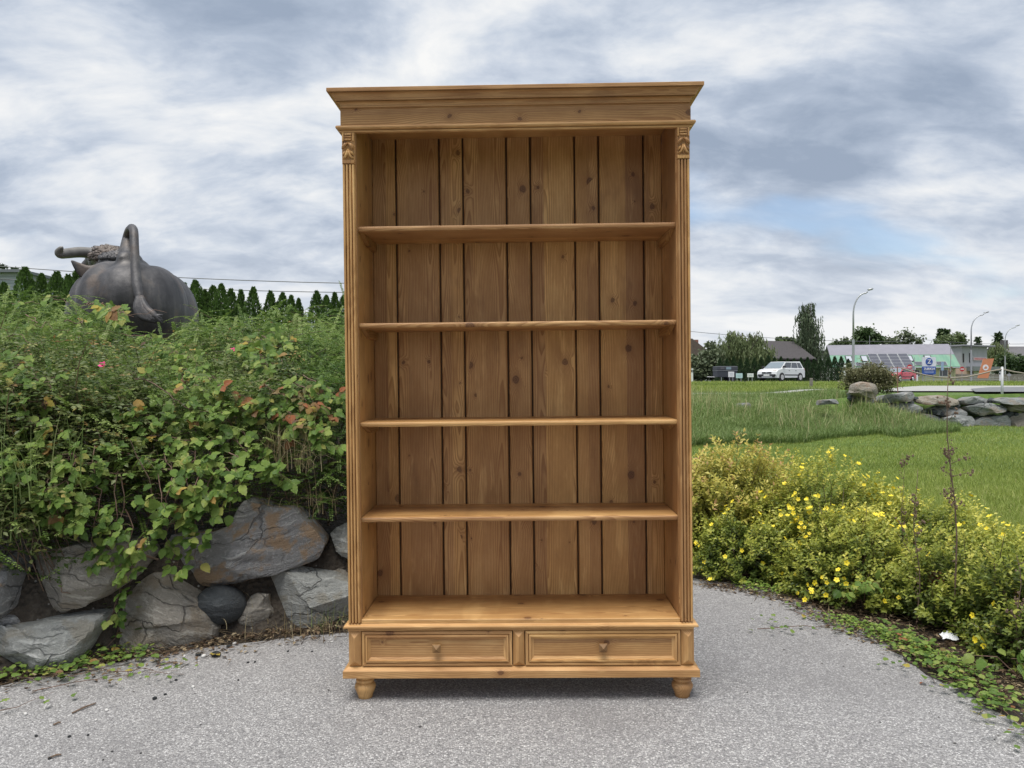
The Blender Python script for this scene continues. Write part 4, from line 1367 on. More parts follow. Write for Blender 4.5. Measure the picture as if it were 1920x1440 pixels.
# ------------------------------------------------------------------ the flowering shrubs on the right
def ground_px(px, py):
    k = (px - 960) / FPX; Y = 4.
    for _ in range(12):
        Y = FPX * (CAMZ - float(height(k * Y, Y))) / max(1, py - 720)
    return k * Y, Y

def dome_shrub(name, label, grp, c, r, h, n, per, seed, mat, leaf, wid, tb, flowers, cat='shrub', stick=.08, droop=0.):
    """rounded bush: leafy twigs all through the outer shell"""
    rs = np.random.RandomState(seed)
    z0 = float(height(c[0], c[1])) - .01
    rt = empty(name, (c[0], c[1], z0)); tag(rt, label, cat, grp)
    u = rs.uniform(-.05, 1, n); a = rs.uniform(0, 2 * np.pi, n)
    cr = np.sqrt(1 - np.clip(u, 0, 1) ** 2)
    dirv = np.stack([cr * np.cos(a), cr * np.sin(a), np.clip(u, 0, 1)], 1)
    lump = 1 + .17 * vnoise(dirv[:, 0] * 4.2 + c[0] * 3, dirv[:, 1] * 4.2 + dirv[:, 2] * 3.3, seed) + .07 * vnoise(dirv[:, 0] * 11, dirv[:, 1] * 11 + dirv[:, 2] * 9, seed + 1)
    rr = rs.uniform(.35, 1, n) ** .38 * lump
    hole = vnoise(dirv[:, 0] * 6, dirv[:, 2] * 7 + dirv[:, 1] * 4, seed + 2)
    rr = rr * np.where(hole < -.4, .72, 1)
    pos = dirv * rr[:, None] * np.array([r[0], r[1], h])
    pos[:, 2] = np.maximum(pos[:, 2], rs.uniform(.01, .06, n))
    out_ = unit(dirv * np.array([1 / r[0], 1 / r[1], 1 / h]))
    tw = unit(out_ * .8 + np.array([0, 0, .55 - droop]) + rs.normal(0, .38, (n, 3)))
    Lt = rs.uniform(.05, .11, n)
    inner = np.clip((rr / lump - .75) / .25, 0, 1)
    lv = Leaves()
    tint0 = np.clip(tb + .22 * (dirv[:, 2] - .45) * 1.2 + .42 * (inner - .62) + rs.normal(0, .12, n), 0, 1)  # shade put into the tint: leaves deeper inside the bush are darker
    for j in range(per):
        t = (j + rs.uniform(0, .8, n)) / per
        p = pos + tw * (Lt * t)[:, None]
        az = j * 2.4 + rs.uniform(0, .6, n)
        e1 = unit(np.cross(tw, [0.13, .31, .94])); e2 = np.cross(tw, e1)
        rad_ = e1 * np.cos(az)[:, None] + e2 * np.sin(az)[:, None]
        dd = unit(rad_ + tw * (.45 + .6 * t[:, None]) + rs.normal(0, .12, (n, 3)))
        nn = unit(tw - rad_ * .3 + np.array([0, -.1, .5]) + rs.normal(0, .2, (n, 3)))
        LL = rs.uniform(*leaf, n)
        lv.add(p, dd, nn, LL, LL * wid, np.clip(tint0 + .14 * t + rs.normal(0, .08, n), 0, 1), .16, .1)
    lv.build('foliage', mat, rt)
    paths = []
    for i in range(90):
        k = rs.randint(n)
        q = pos[k]
        b0 = np.array([q[0] * .25 + rs.normal(0, .03), q[1] * .25 + rs.normal(0, .03), 0.])
        tip = q + tw[k] * Lt[k] * (1 + stick * 10 * (rs.uniform() < .12))
        paths.append([b0, (b0 + q) / 2 + np.array([0, 0, .04]) + rs.normal(0, .02, 3), q, tip])
    twig_mesh('branch', paths, .0035, M['twig'], rt)
    fm = None
    # blossoms, each its own
    if flowers:
        front = np.where((dirv[:, 1] < .5) & (inner > .45) & (pos[:, 2] > .03))[0]
        # blossoms sit in loose groups
        gi = rs.choice(front, max(1, flowers // 3), replace=False)
        ids = []
        for q in gi:
            dd_ = np.linalg.norm(pos[front] - pos[q], axis=1)
            ids += list(front[np.argsort(dd_)[:rs.randint(1, 6)] ])
        for k in ids[:flowers]:
            if fm is None:
                mb = MB()
                for q in range(5):
                    an = 2 * math.pi * q / 5
                    def pt(rr_, w, z): return (rr_ * math.cos(an) - w * math.sin(an), rr_ * math.sin(an) + w * math.cos(an), z)
                    mb.add([pt(.08, 0, 0), pt(.5, -.36, .10), pt(.92, -.24, .20), pt(.92, .24, .20), pt(.5, .36, .10)], [(0, 1, 2, 3, 4)])
                fm = mb.mesh('flower'); fm.materials.append(M['petal_yellow'])
            o_ = bpy.data.objects.new('flower', fm); COL.objects.link(o_); o_.parent = rt
            p = pos[k] + tw[k] * (Lt[k] + .012)
            z = Vector(unit(out_[k] + rs.normal(0, .45, 3) + np.array([0, -.15, .35])))
            s_ = rs.uniform(.010, .0155)
            o_.matrix_local = Matrix.Translation(Vector(p)) @ z.to_track_quat('Z', 'Y').to_matrix().to_4x4() @ Matrix.Rotation(rs.uniform(0, 6), 4, 'Z') @ Matrix.Scale(s_, 4)
    return rt

G1 = 'yellow-flowering cinquefoil bushes along the asphalt edge'
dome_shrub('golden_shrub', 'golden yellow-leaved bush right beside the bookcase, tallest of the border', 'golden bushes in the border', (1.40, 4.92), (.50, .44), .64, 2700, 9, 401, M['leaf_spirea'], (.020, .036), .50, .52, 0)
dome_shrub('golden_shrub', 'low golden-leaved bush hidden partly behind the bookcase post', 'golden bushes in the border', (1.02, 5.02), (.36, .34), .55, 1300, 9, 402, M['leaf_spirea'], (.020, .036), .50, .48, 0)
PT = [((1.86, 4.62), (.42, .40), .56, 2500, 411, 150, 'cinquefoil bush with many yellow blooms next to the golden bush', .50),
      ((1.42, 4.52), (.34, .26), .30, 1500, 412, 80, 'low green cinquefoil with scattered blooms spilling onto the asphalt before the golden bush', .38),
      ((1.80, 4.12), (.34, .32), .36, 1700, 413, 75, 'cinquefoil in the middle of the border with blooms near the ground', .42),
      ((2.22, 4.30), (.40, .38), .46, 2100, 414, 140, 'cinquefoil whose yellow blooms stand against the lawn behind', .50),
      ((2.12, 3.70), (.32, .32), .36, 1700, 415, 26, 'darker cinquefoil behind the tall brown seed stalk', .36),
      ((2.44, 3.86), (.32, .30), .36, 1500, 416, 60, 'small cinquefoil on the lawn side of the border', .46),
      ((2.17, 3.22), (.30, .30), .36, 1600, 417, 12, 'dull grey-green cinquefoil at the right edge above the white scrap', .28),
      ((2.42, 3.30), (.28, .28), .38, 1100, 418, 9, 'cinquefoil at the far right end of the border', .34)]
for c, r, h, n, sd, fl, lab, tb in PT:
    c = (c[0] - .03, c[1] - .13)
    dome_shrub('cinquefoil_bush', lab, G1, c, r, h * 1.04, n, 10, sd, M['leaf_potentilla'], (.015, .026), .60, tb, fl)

# weeds with big leaves in the border
def weed(label, px, py, Yoff, seed, n=26, size=(.03, .055), h=.25, mat=0, autumn=.1):
    random.seed(seed); rs = np.random.RandomState(seed)
    x, y = ground_px(px, py); y += Yoff; x = (px - 960) / FPX * y
    z = float(height(x, y))
    rt = empty('bramble', (x, y, z)); tag(rt, label, 'bramble', 'bramble shoots in the shrub border')
    P_ = []
    for _ in range(4):
        tip = np.array([rs.normal(0, .10), rs.normal(-.05, .05), h * rs.uniform(.6, 1)])
        P_.append([np.zeros(3), tip * .5 + np.array([0, 0, .04]), tip])
    for i in range(n):
        p = P_[rs.randint(4)]
        t = rs.uniform(.3, 1)
        q = p[1] * (1 - t) + p[2] * t
        d = unit(np.array([rs.normal(0, 1), rs.normal(-.5, .5), rs.normal(0, .4)]))
        q = q + d * .03
        u = rs.uniform()
        leaf_obj(rt, Vector((0, 0, 0)), q, d + np.array([0, 0, -.35]), unit(np.array([rs.normal(0, .4), -.7, .8])), rs.uniform(*size), 1 if u < autumn else mat)
    twig_mesh('stem', P_, .003, M['vine'], rt)
weed('broad-leaved bramble shoot poking out of the border under the cinquefoils', 1665, 1140, .25, 501, 34, (.035, .06), .34, 0, .05)
weed('bramble with tan and yellow dying leaves beside the tall seed stalk', 1740, 1180, .22, 502, 24, (.035, .06), .26, 2, .5)
weed('low bramble leaves on the asphalt edge in front of the border', 1575, 1150, .06, 503, 22, (.03, .05), .14, 0, .05)
weed('bramble leaves at the foot of the border left of the dying one', 1620, 1165, .16, 504, 20, (.03, .05), .2, 0, .1)
weed('blue-green lobed weed at the right edge on the asphalt', 1915, 1285, .05, 505, 14, (.04, .06), .12, 0, 0)

# tall dead seed stalks
def seed_stalk(label, px, py, top_px, top_py, Y, seed, branches=16, r=.005):
    rs = np.random.RandomState(seed)
    k = (px - 960) / FPX
    b0 = np.array([k * Y, Y, float(height(k * Y, Y))])
    t0 = P3(top_px, top_py, Y)
    rt = empty('seed_stalk', tuple(b0)); tag(rt, label, 'dead stalk', 'tall dead seed stalks in the border')
    d = t0 - b0
    pts = [b0 * 0 + d * t + np.array([.012 * math.sin(t * 9 + seed), 0, 0]) for t in np.linspace(0, 1, 9)]
    MB().tube([Vector(p) for p in pts], [r * (1 - .7 * t) for t in np.linspace(0, 1, 9)], 6).build('stem', M['twig'], rt, True)
    paths = []; mb = MB()
    for i in range(branches):
        t = rs.uniform(.42, 1)
        q = d * t
        e = q + np.array([rs.normal(0, .045), rs.normal(0, .03), rs.uniform(.01, .07)]) * (1.15 - .5 * t)
        paths.append([q, (q + e) / 2, e])
        for _ in range(6):
            w = q + (e - q) * rs.uniform(.3, 1) + rs.normal(0, .006, 3)
            s_ = rs.uniform(.003, .0062)
            mb.ball(w, (s_, s_, s_ * 1.2), 5, 3)
    for i in range(60):
        t = rs.uniform(.05, .9)
        w = d * t + rs.normal(0, .006, 3); s_ = rs.uniform(.002, .004)
        mb.ball(w, (s_, s_, s_), 5, 3)
    twig_mesh('side_twig', paths, .0016, M['twig'], rt)
    o_ = mb.build('seed_heads', simple('seed_head', (.17, .115, .08), .9, var=.3, vscale=80), rt, fix=False); o_['kind'] = 'stuff'
seed_stalk('tall brown dead seed stalk rising from the border in front of the far stone wall', 1797, 1185, 1776, 690, 3.32, 601, 22, .0045)
seed_stalk('second dead seed stalk, shorter, left of the tall brown one', 1722, 1190, 1716, 880, 3.45, 602, 7, .0032)
seed_stalk('thin dead stalk among the yellow blooms at the border top', 1700, 1120, 1690, 850, 3.85, 603, 6, .0022)
seed_stalk('grey dead stalk at the right edge of the border', 1912, 1260, 1908, 1040, 2.92, 604, 4, .003)

# creeping cinquefoil and ground ivy along the edge of the asphalt
def creeper(label, lines, n, seed, size=(.016, .030), mat='leaf_bramble', name='creeping_vine'):
    random.seed(seed); rs = np.random.RandomState(seed)
    P_ = []; slots = []
    for ln in lines:
        q = []
        for px, py in ln:
            x, y = ground_px(px, py)
            q.append(np.array([x, y, float(max(za(x, y), height(x, y))) + .008]))
        q = np.array(q); seg = np.linalg.norm(np.diff(q, axis=0), axis=1); cum = np.concatenate([[0], np.cumsum(seg)])
        ts = np.linspace(0, cum[-1], max(4, int(cum[-1] / .05)))
        w = np.stack([np.interp(ts, cum, q[:, i]) for i in range(3)], 1)
        w[1:-1, :2] += rs.normal(0, .014, (len(ts) - 2, 2)); w[:, 2] += rs.uniform(0, .008, len(ts))
        P_.append(w); slots.append((w, cum[-1]))
    c0 = P_[0][0]
    rt = empty(name, tuple(c0)); tag(rt, label, 'creeping plant', 'creepers spreading over the asphalt edge')
    tot = sum(s[1] for s in slots)
    for w, L in slots:
        for i in range(int(n * L / tot)):
            j = rs.randint(len(w))
            p = w[j] + np.array([rs.normal(0, .05), rs.normal(0, .05), rs.uniform(.004, .035)])
            a = rs.uniform(0, 6.28)
            d = np.array([math.cos(a), math.sin(a), rs.uniform(-.1, .35)])
            u = rs.uniform()
            leaf_obj(rt, Vector(c0), p, d, unit(np.array([rs.normal(0, .3), -.25 + rs.normal(0, .3), 1])), rs.uniform(*size), 1 if u < .03 else (2 if u < .07 else 0))
    t_ = twig_mesh('runner', P_, .0018, M['vine'], rt, 4); t_.location = -Vector(c0)
creeper('thick mat of light green creeper leaves running down the right asphalt edge', [[(1655, 1180), (1720, 1215), (1800, 1250), (1880, 1290)], [(1660, 1190), (1740, 1240), (1830, 1290), (1915, 1350)], [(1690, 1215), (1780, 1275), (1860, 1330)], [(1720, 1225), (1800, 1280), (1890, 1340)], [(1670, 1195), (1700, 1230), (1740, 1250)]], 290, 701)
creeper('sparse creeper runner with few leaves crossing the open asphalt', [[(1420, 1183), (1500, 1178), (1580, 1182), (1660, 1210)], [(1560, 1170), (1610, 1185), (1700, 1225)], [(1490, 1150), (1540, 1165), (1600, 1170)], [(1690, 1255), (1710, 1240), (1730, 1260)]], 75, 702, (.015, .026))
creeper('creeper with yellowing grass at the lower right corner', [[(1820, 1300), (1870, 1330), (1925, 1380)], [(1840, 1310), (1900, 1360), (1950, 1410)], [(1800, 1290), (1850, 1310), (1930, 1330)]], 110, 703, (.018, .034))
creeper('vine with fresh leaves sprawling on the ground below the green boulder', [[(60, 1260), (140, 1255), (200, 1240), (250, 1225)], [(0, 1268), (80, 1275), (160, 1262)], [(100, 1270), (190, 1262), (270, 1232)], [(150, 1250), (210, 1225), (260, 1200)]], 130, 704, (.022, .038))
creeper('thin runner with a few yellow-green leaves lying on the asphalt at the left', [[(60, 1300), (150, 1282), (260, 1268), (330, 1262)], [(200, 1265), (260, 1262), (345, 1270)], [(0, 1340), (40, 1325), (100, 1305)]], 36, 705, (.018, .030))

# low green seedlings between the creepers: far too many to count
rs = np.random.RandomState(55)
lv = Leaves()
for pts, n, sp in (([(1560, 1160), (1640, 1188), (1720, 1225), (1800, 1262), (1880, 1305), (1960, 1370)], 1300, .05), ([(1320, 1088), (1420, 1104), (1500, 1122), (1570, 1155)], 900, .045), ([(-40, 1272), (60, 1268), (180, 1240), (280, 1228)], 300, .035)):
    q = np.array([ground_px(*p) for p in pts]); seg = np.linalg.norm(np.diff(q, axis=0), axis=1); cum = np.concatenate([[0], np.cumsum(seg)])
    t = rs.uniform(0, cum[-1], n)
    x = np.interp(t, cum, q[:, 0]) + rs.normal(0, sp, n); y = np.interp(t, cum, q[:, 1]) + rs.normal(0, sp, n)
    ok = vnoise(x * 7, y * 7, 66) > -.35
    x, y = x[ok], y[ok]; n = len(x)
    z = np.maximum(za(x, y), height(x, y)) + rs.uniform(.004, .04, n)
    a = rs.uniform(0, 6.28, n)
    L = rs.uniform(.010, .024, n)
    lv.add(np.stack([x, y, z], 1), np.stack([np.cos(a), np.sin(a), rs.uniform(-.2, .4, n)], 1), np.stack([rs.normal(0, .3, n), rs.normal(-.2, .3, n), np.ones(n)], 1), L, L * .75, np.clip(rs.normal(.5, .2, n), 0, 1), .15, .1)
lv.build('ground_cover', M['leaf_weed'])

# litter along the rock foot and under the shrubs
def litter(name, pts, n, seed, spread=.05, tw=.5):
    rs = np.random.RandomState(seed)
    q = np.array([ground_px(*p) for p in pts]); seg = np.linalg.norm(np.diff(q, axis=0), axis=1); cum = np.concatenate([[0], np.cumsum(seg)])
    t = rs.uniform(0, cum[-1], n)
    x = np.interp(t, cum, q[:, 0]) + rs.normal(0, spread, n); y = np.interp(t, cum, q[:, 1]) + rs.normal(0, spread * .7, n)
    z = np.maximum(za(x, y), height(x, y)) + rs.uniform(.002, .014, n)
    lv = Leaves()
    a = rs.uniform(0, 6.28, n)
    d = np.stack([np.cos(a), np.sin(a), rs.normal(0, .2, n)], 1)
    isT = rs.uniform(0, 1, n) < tw
    L = np.where(isT, rs.uniform(.03, .12, n), rs.uniform(.012, .03, n)); W = np.where(isT, rs.uniform(.0012, .003, n), L * .55)
    lv.add(np.stack([x, y, z], 1), d, np.stack([rs.normal(0, .3, n), rs.normal(0, .3, n), np.ones(n)], 1), L, W, rs.uniform(0, 1, n), .2, .05)
    o_ = lv.build(name, M['litter'])
    return o_
M['litter'] = foliage('litter', [(0, (.045, .03, .022)), (.4, (.12, .075, .045)), (.7, (.23, .17, .10)), (1, (.40, .32, .20))], .1, .8)
litter('leaf_litter', [(-60, 1275), (60, 1272), (200, 1238), (330, 1222), (420, 1200), (560, 1186), (660, 1175), (760, 1160)], 1500, 801, .035, .55)
litter('leaf_litter', [(60, 1290), (200, 1262), (330, 1240), (440, 1214), (560, 1198), (650, 1184)], 260, 802, .07, .5)
litter('leaf_litter', [(1310, 1095), (1400, 1110), (1500, 1128), (1560, 1165), (1640, 1195), (1720, 1225), (1800, 1262), (1920, 1320)], 1300, 803, .05, .5)
litter('leaf_litter', [(1400, 1085), (1500, 1105), (1580, 1135), (1660, 1165), (1760, 1200), (1880, 1270), (1960, 1320)], 2600, 804, .10, .45)
rs = np.random.RandomState(44)
peb = MB().ball((0, 0, 0), (1, .8, .62), 10, 7).mesh('pebble', True)
peb2 = peb.copy(); peb.materials.append(M['rock_dark']); peb2.materials.append(simple('pale_pebble', (.52, .51, .49), .8))
PB = [(290, 1311, .0095, 0), (405, 1230, .020, 0), (372, 1229, .013, 0), (430, 1214, .014, 0), (382, 1232, .012, 1), (362, 1289, .008, 1), (465, 1243, .006, 0), (478, 1242, .006, 0), (345, 1232, .009, 1), (440, 1208, .010, 1), (540, 1222, .006, 0), (585, 1222, .005, 0), (622, 1205, .007, 1), (310, 1303, .006, 0), (180, 1351, .006, 1), (200, 1333, .008, 1), (68, 1381, .006, 0), (130, 1382, .006, 0), (165, 1379, .005, 0), (93, 1423, .007, 0), (447, 1276, .005, 0), (330, 1276, .007, 0), (48, 1340, .008, 1), (620, 1200, .006, 1), (0, 1273, .016, 0)]
for px, py, s_, c in PB:
    x, y = ground_px(px, py)
    o_ = bpy.data.objects.new('pebble', peb2 if c else peb); COL.objects.link(o_)
    o_.location = (x, y, float(max(za(x, y), height(x, y))) + s_ * .4); o_.scale = (s_, s_, s_); o_.rotation_euler = (rs.uniform(-.2, .2), rs.uniform(-.2, .2), rs.uniform(0, 6))
    big = {405: 'largest dark pebble below the oval dark stone at the foot of the boulders', 290: 'round dark pebble alone on the open asphalt at the left', 0: 'dark stone at the left picture edge under the green boulder', 430: 'dark flat pebble right below the oval dark stone', 372: 'dark pebble just left of the largest pebble under the oval stone', 382: 'white pebble beside the largest dark pebble'}
    if px in big:
        tag(o_, big[px], 'pebble', 'pale pebbles on the asphalt' if c else 'dark pebbles on the asphalt'); continue
    tag(o_, 'small pale pebble lying loose on the asphalt near the boulders' if c else 'small dark pebble lying loose on the asphalt near the boulders', 'pebble', 'pale pebbles on the asphalt' if c else 'dark pebbles on the asphalt')
# loose grit, thicker towards the edges
n = 2600
gx_ = rs.uniform(-2.6, 2.0, n); gy_ = rs.uniform(1.2, 4.3, n)
de = np.minimum(np.abs(bank_d(gx_, gy_)), np.abs(gx_ - np.interp(gy_, [1, 2.5, 3.1, 3.6, 4.3], [2.0, 1.66, 1.56, 1.52, 1.1])))
ok = in_poly(gx_, gy_, ASPH) & (rs.uniform(0, 1, n) < .10 + .9 * np.exp(-de / .16))
gx_, gy_ = gx_[ok], gy_[ok]; n = len(gx_)
sz = rs.uniform(.0016, .0055, n)[:, None]
c_ = np.stack([gx_, gy_, za(gx_, gy_) + sz[:, 0] * .4], 1)
dirs = np.array([[1, 0, 0], [0, 1, 0], [-1, 0, 0], [0, -1, 0], [0, 0, .7], [0, 0, -.7]], float)
V = (c_[:, None, :] + dirs[None] * sz[:, :, None] * rs.uniform(.6, 1.3, (n, 6, 1))).reshape(-1, 3)
b_ = np.arange(n)[:, None] * 6
F = np.concatenate([b_ + np.array([[i, (i + 1) % 4, 4]]) for i in range(4)] + [b_ + np.array([[(i + 1) % 4, i, 5]]) for i in range(4)])
M['grit'] = foliage('grit', [(0, (.05, .05, .05)), (.5, (.22, .21, .20)), (1, (.58, .57, .55))], 0., .9)
o_ = link('grit', np_mesh('grit', V, F, np.repeat(rs.uniform(0, 1, n), 6)), M['grit']); o_['kind'] = 'stuff'
for (a, b_, lab) in (((292, 1251), (332, 1242), 'short dark twig on the asphalt below the oval dark stone'), ((135, 1339), (180, 1320), 'thin crooked twig on the asphalt at the lower left'), ((100, 1361), (114, 1357), 'tiny twig bit on the asphalt left of the crooked twig'), ((90, 1424), (115, 1417), 'dark twig at the bottom left corner of the asphalt')):
    p = [np.array([*ground_px(*a), 0]), np.array([*ground_px(*b_), 0])]
    for q in p: q[2] = float(za(q[0], q[1])) + .004
    m_ = (p[0] + p[1]) / 2 + np.array([.003, .004, .003])
    tag(MB().tube([Vector(p[0]), Vector(m_), Vector(p[1])], [.0028, .0035, .0022], 5).build('twig', M['twig']), lab, 'twig', 'twigs on the asphalt')
x, y = ground_px(412, 1233)
o_ = bpy.data.objects.new('fallen_leaf', BL[1]); COL.objects.link(o_); o_.location = (x, y, float(za(x, y)) + .012); o_.scale = (.05, .05, .05); o_.rotation_euler = (.2, .1, 1.2)
tag(o_, 'curled brown fallen leaf on the asphalt below the oval dark stone', 'leaf')
x, y = ground_px(1729, 1282)
o_ = bpy.data.objects.new('fallen_leaf', BL[2]); COL.objects.link(o_); o_.location = (x, y, float(za(x, y)) + .006); o_.scale = (.014, .016, .016); o_.rotation_euler = (.1, .1, 2.2)
tag(o_, 'tiny red fallen leaf on the open asphalt at the right', 'leaf')
# crumpled white scrap
x, y = ground_px(1778, 1204)
mb = MB(); vs = []; fs = []
for j in range(5):
    for i in range(6):
        vs.append((-.035 + i * .014 + RS.normal(0, .002), -.022 + j * .011 + RS.normal(0, .002), .004 + .006 * math.sin(i * 1.3 + j) + RS.uniform(0, .005) + j * .004))
for j in range(4):
    for i in range(5):
        fs.append((j * 6 + i, j * 6 + i + 1, j * 6 + i + 7, j * 6 + i + 6))
o_ = mb.add(vs, fs).build('paper_scrap', simple('paper', (.80, .82, .84), .6, var=.03)); o_.location = (x, y, float(max(za(x, y), height(x, y))) + .012)
tag(o_, 'crumpled white scrap lying in the creeper by the border', 'scrap')

# ------------------------------------------------------------------ grass
def blades(name, x, y, L, W, tint, mat, lean=.5, segs=1, rs=RS):
    n = len(x)
    z = height(x, y) - .012
    a = rs.uniform(0, 2 * np.pi, n)
    dh = np.stack([np.cos(a), np.sin(a), np.zeros(n)], 1)
    s_ = np.stack([-np.sin(a), np.cos(a), np.zeros(n)], 1)
    tw = rs.uniform(-.8, .8, n)[:, None]
    s_ = unit(s_ + dh * tw)
    b0 = np.stack([x, y, z], 1)
    ln = rs.uniform(.15, 1, n)[:, None] * lean
    V = []
    up_ = np.array([0, 0, 1.])
    lv = [0, 1.] if segs == 1 else list(np.linspace(0, 1, segs + 1))
    for t in lv[:-1]:
        q = b0 + up_ * (L[:, None] * (t - ln * .45 * t * t)) + dh * L[:, None] * ln * t * t
        w = (W * (1 - t * .65) * .5)[:, None]
        V += [q - s_ * w, q + s_ * w]
    V.append(b0 + up_ * (L[:, None] * (1 - ln * .45)) + dh * L[:, None] * ln)
    k = len(V)
    VV = np.stack(V, 1).reshape(-1, 3)
    b_ = np.arange(n)[:, None] * k
    F = []
    for j in range(len(lv) - 2):
        F += [b_ + np.array([[2 * j, 2 * j + 1, 2 * j + 3]]), b_ + np.array([[2 * j, 2 * j + 3, 2 * j + 2]])]
    F.append(b_ + np.array([[k - 3, k - 2, k - 1]]))
    o_ = link(name, np_mesh(name, VV, np.concatenate(F), np.repeat(tint, k)), mat)
    o_['kind'] = 'stuff'
    return o_
rs = np.random.RandomState(90)
def field(n, ylo, yhi, pxlo, pxhi, pw=1.6):
    u = rs.uniform(0, 1, n)
    Y = (ylo ** (1 - pw) * (1 - u) + yhi ** (1 - pw) * u) ** (1 / (1 - pw))
    k = (rs.uniform(pxlo, pxhi, n) - 960) / FPX
    return k * Y, Y
# mown lawn
x, y = field(330000, 4.2, 21.5, 1130, 2060)
ok = ~in_poly(x, y, ASPH) & (y < foot_line(x) + .25) & ((x > 2.35) | (y > 4.9))
x, y = x[ok], y[ok]
pt = .7 * vnoise(x * .9, y * .9, 21) + .5 * vnoise(x * 2.7, y * 2.7, 22)
blades('lawn_grass', x, y, rs.uniform(.03, .075, len(x)) * (1 + .2 * pt), .0035 + y * .00032, np.clip(.45 + .16 * pt + rs.normal(0, .16, len(x)) + (rs.uniform(0, 1, len(x)) < .05) * .4, 0, 1), M['grass'], .8, 1, rs)
# long grass of the bank by the bookcase
x, y = field(190000, 13.3, 26, 1010, 1800, 1.2)
yf = np.where(x < 8.0, foot_line(x), 16.4 + .9 * (x - 8.5))
ok = (y > yf - .1) & (y < yf + 9) & ((x < 8.5) | ((y < 20.0) & (x < 10.9)))
ok &= (y < 22.8)
x, y = x[ok], y[ok]
pt = .7 * vnoise(x * .8, y * .8, 23) + .6 * vnoise(x * 2.3, y * 2.3, 24)
d_ = np.clip((y - np.where(x < 8.0, foot_line(x), 16.4 + .9 * (x - 8.5))) / 5, 0, 1)
blades('long_grass', x, y, rs.uniform(.13, .32, len(x)) * (1 - .62 * d_) * (1 + .25 * pt), np.full(len(x), .011), np.clip(.36 + .18 * d_ + .16 * pt + rs.normal(0, .15, len(x)) + (rs.uniform(0, 1, len(x)) < .05) * .45, 0, 1), M['grass_long'], 1.1, 3, rs)
# meadow strip up to the road
x, y = field(100000, 25.5, 57, 1010, 2000, 1.4)
ok = ((x < np.interp(y, [24, 45], [10.6, 23])) & (y > 27.4)) | (y > np.interp(x, [8, 23, 60], [28, 45.5, 47]))
x, y = x[ok], y[ok]
pt = vnoise(x * .35, y * .35, 25)
blades('meadow_grass', x, y, rs.uniform(.08, .22, len(x)), .010 + y * .0006, np.clip(.42 + .2 * pt + rs.normal(0, .15, len(x)) + (rs.uniform(0, 1, len(x)) < .05) * .45, 0, 1), M['grass'], .8, 1, rs)
# short grass between the bank crest and the footpath
x, y = field(52000, 21.2, 28, 1010, 1690, 1.2)
ok = (y < np.interp(x, [3, 10.6, 11.2], [24.5, 25.4, 24.2])) & (x < np.interp(y, [21, 28], [9.4, 11.4])) | ((y > 27.0) & (x < 11))
ok &= y > foot_line(x) + .8
x, y = x[ok], y[ok]
pt = vnoise(x * .7, y * .7, 27)
blades('verge_grass', x, y, rs.uniform(.07, .20, len(x)) * (1 + .3 * pt), np.full(len(x), .011), np.clip(.48 + .2 * pt + rs.normal(0, .16, len(x)) + (rs.uniform(0, 1, len(x)) < .06) * .45, 0, 1), M['grass_long'], .9, 2, rs)
# seeding grass heads standing over the long grass
x, y = field(2600, 13.8, 21.5, 1100, 1760, 1.2)
ok = (y > np.where(x < 8.0, foot_line(x), 16.4 + .9 * (x - 8.5)) + .4) & (x < 10.4) & (vnoise(x * .6, y * .6, 29) > -.2)
x, y = x[ok], y[ok]
blades('seeding_grass', x, y, rs.uniform(.32, .58, len(x)), np.full(len(x), .012), np.clip(rs.normal(.9, .1, len(x)), 0, 1), M['grass_long'], .5, 3, rs)
# weeds at the left of the path edge and along the border's lawn side
x = rs.uniform(1.4, 3.1, 9000); y = 5.62 - (x - 1.1) * .62 + rs.normal(.0, .2, 9000)
ok = ~in_poly(x, y, ASPH)
blades('rough_grass', x[ok], y[ok], rs.uniform(.05, .17, ok.sum()), np.full(ok.sum(), .005), np.clip(rs.normal(.55, .22, ok.sum()), 0, 1), M['grass_long'], .7, 3, rs)

# ------------------------------------------------------------------ bull statue on the terrace behind the bank
m, g, b, o = new_mat('bronze')
c = g.n('ShaderNodeTexCoord').outputs['Object']
x, y, z = g.xyz(c)
st = g.noise(g.vec(g.m('MULTIPLY', x, 4.), g.m('MULTIPLY', y, 4.), g.m('MULTIPLY', z, 1.1)), 1., 5, .6)
bl = g.noise(c, 2.2, 5, .6)
col = g.ramp(st, [(.35, (.042, .041, .044)), (.52, (.078, .075, .078)), (.70, (.155, .145, .138))])
col = g.mix(g.m('MULTIPLY', g.step(g.m('ADD', g.m('MULTIPLY', bl, .7), g.m('MULTIPLY', st, .3)), .50, .62), .65), col, (.125, .092, .070))
g.put(b.inputs['Base Color'], col)
b.inputs['Metallic'].default_value = .25
b.inputs['Roughness'].default_value = .55
g.put(b.inputs['Normal'], g.bump(g.noise(c, 14, 5, .6), .25, .03))
M['bronze'] = m

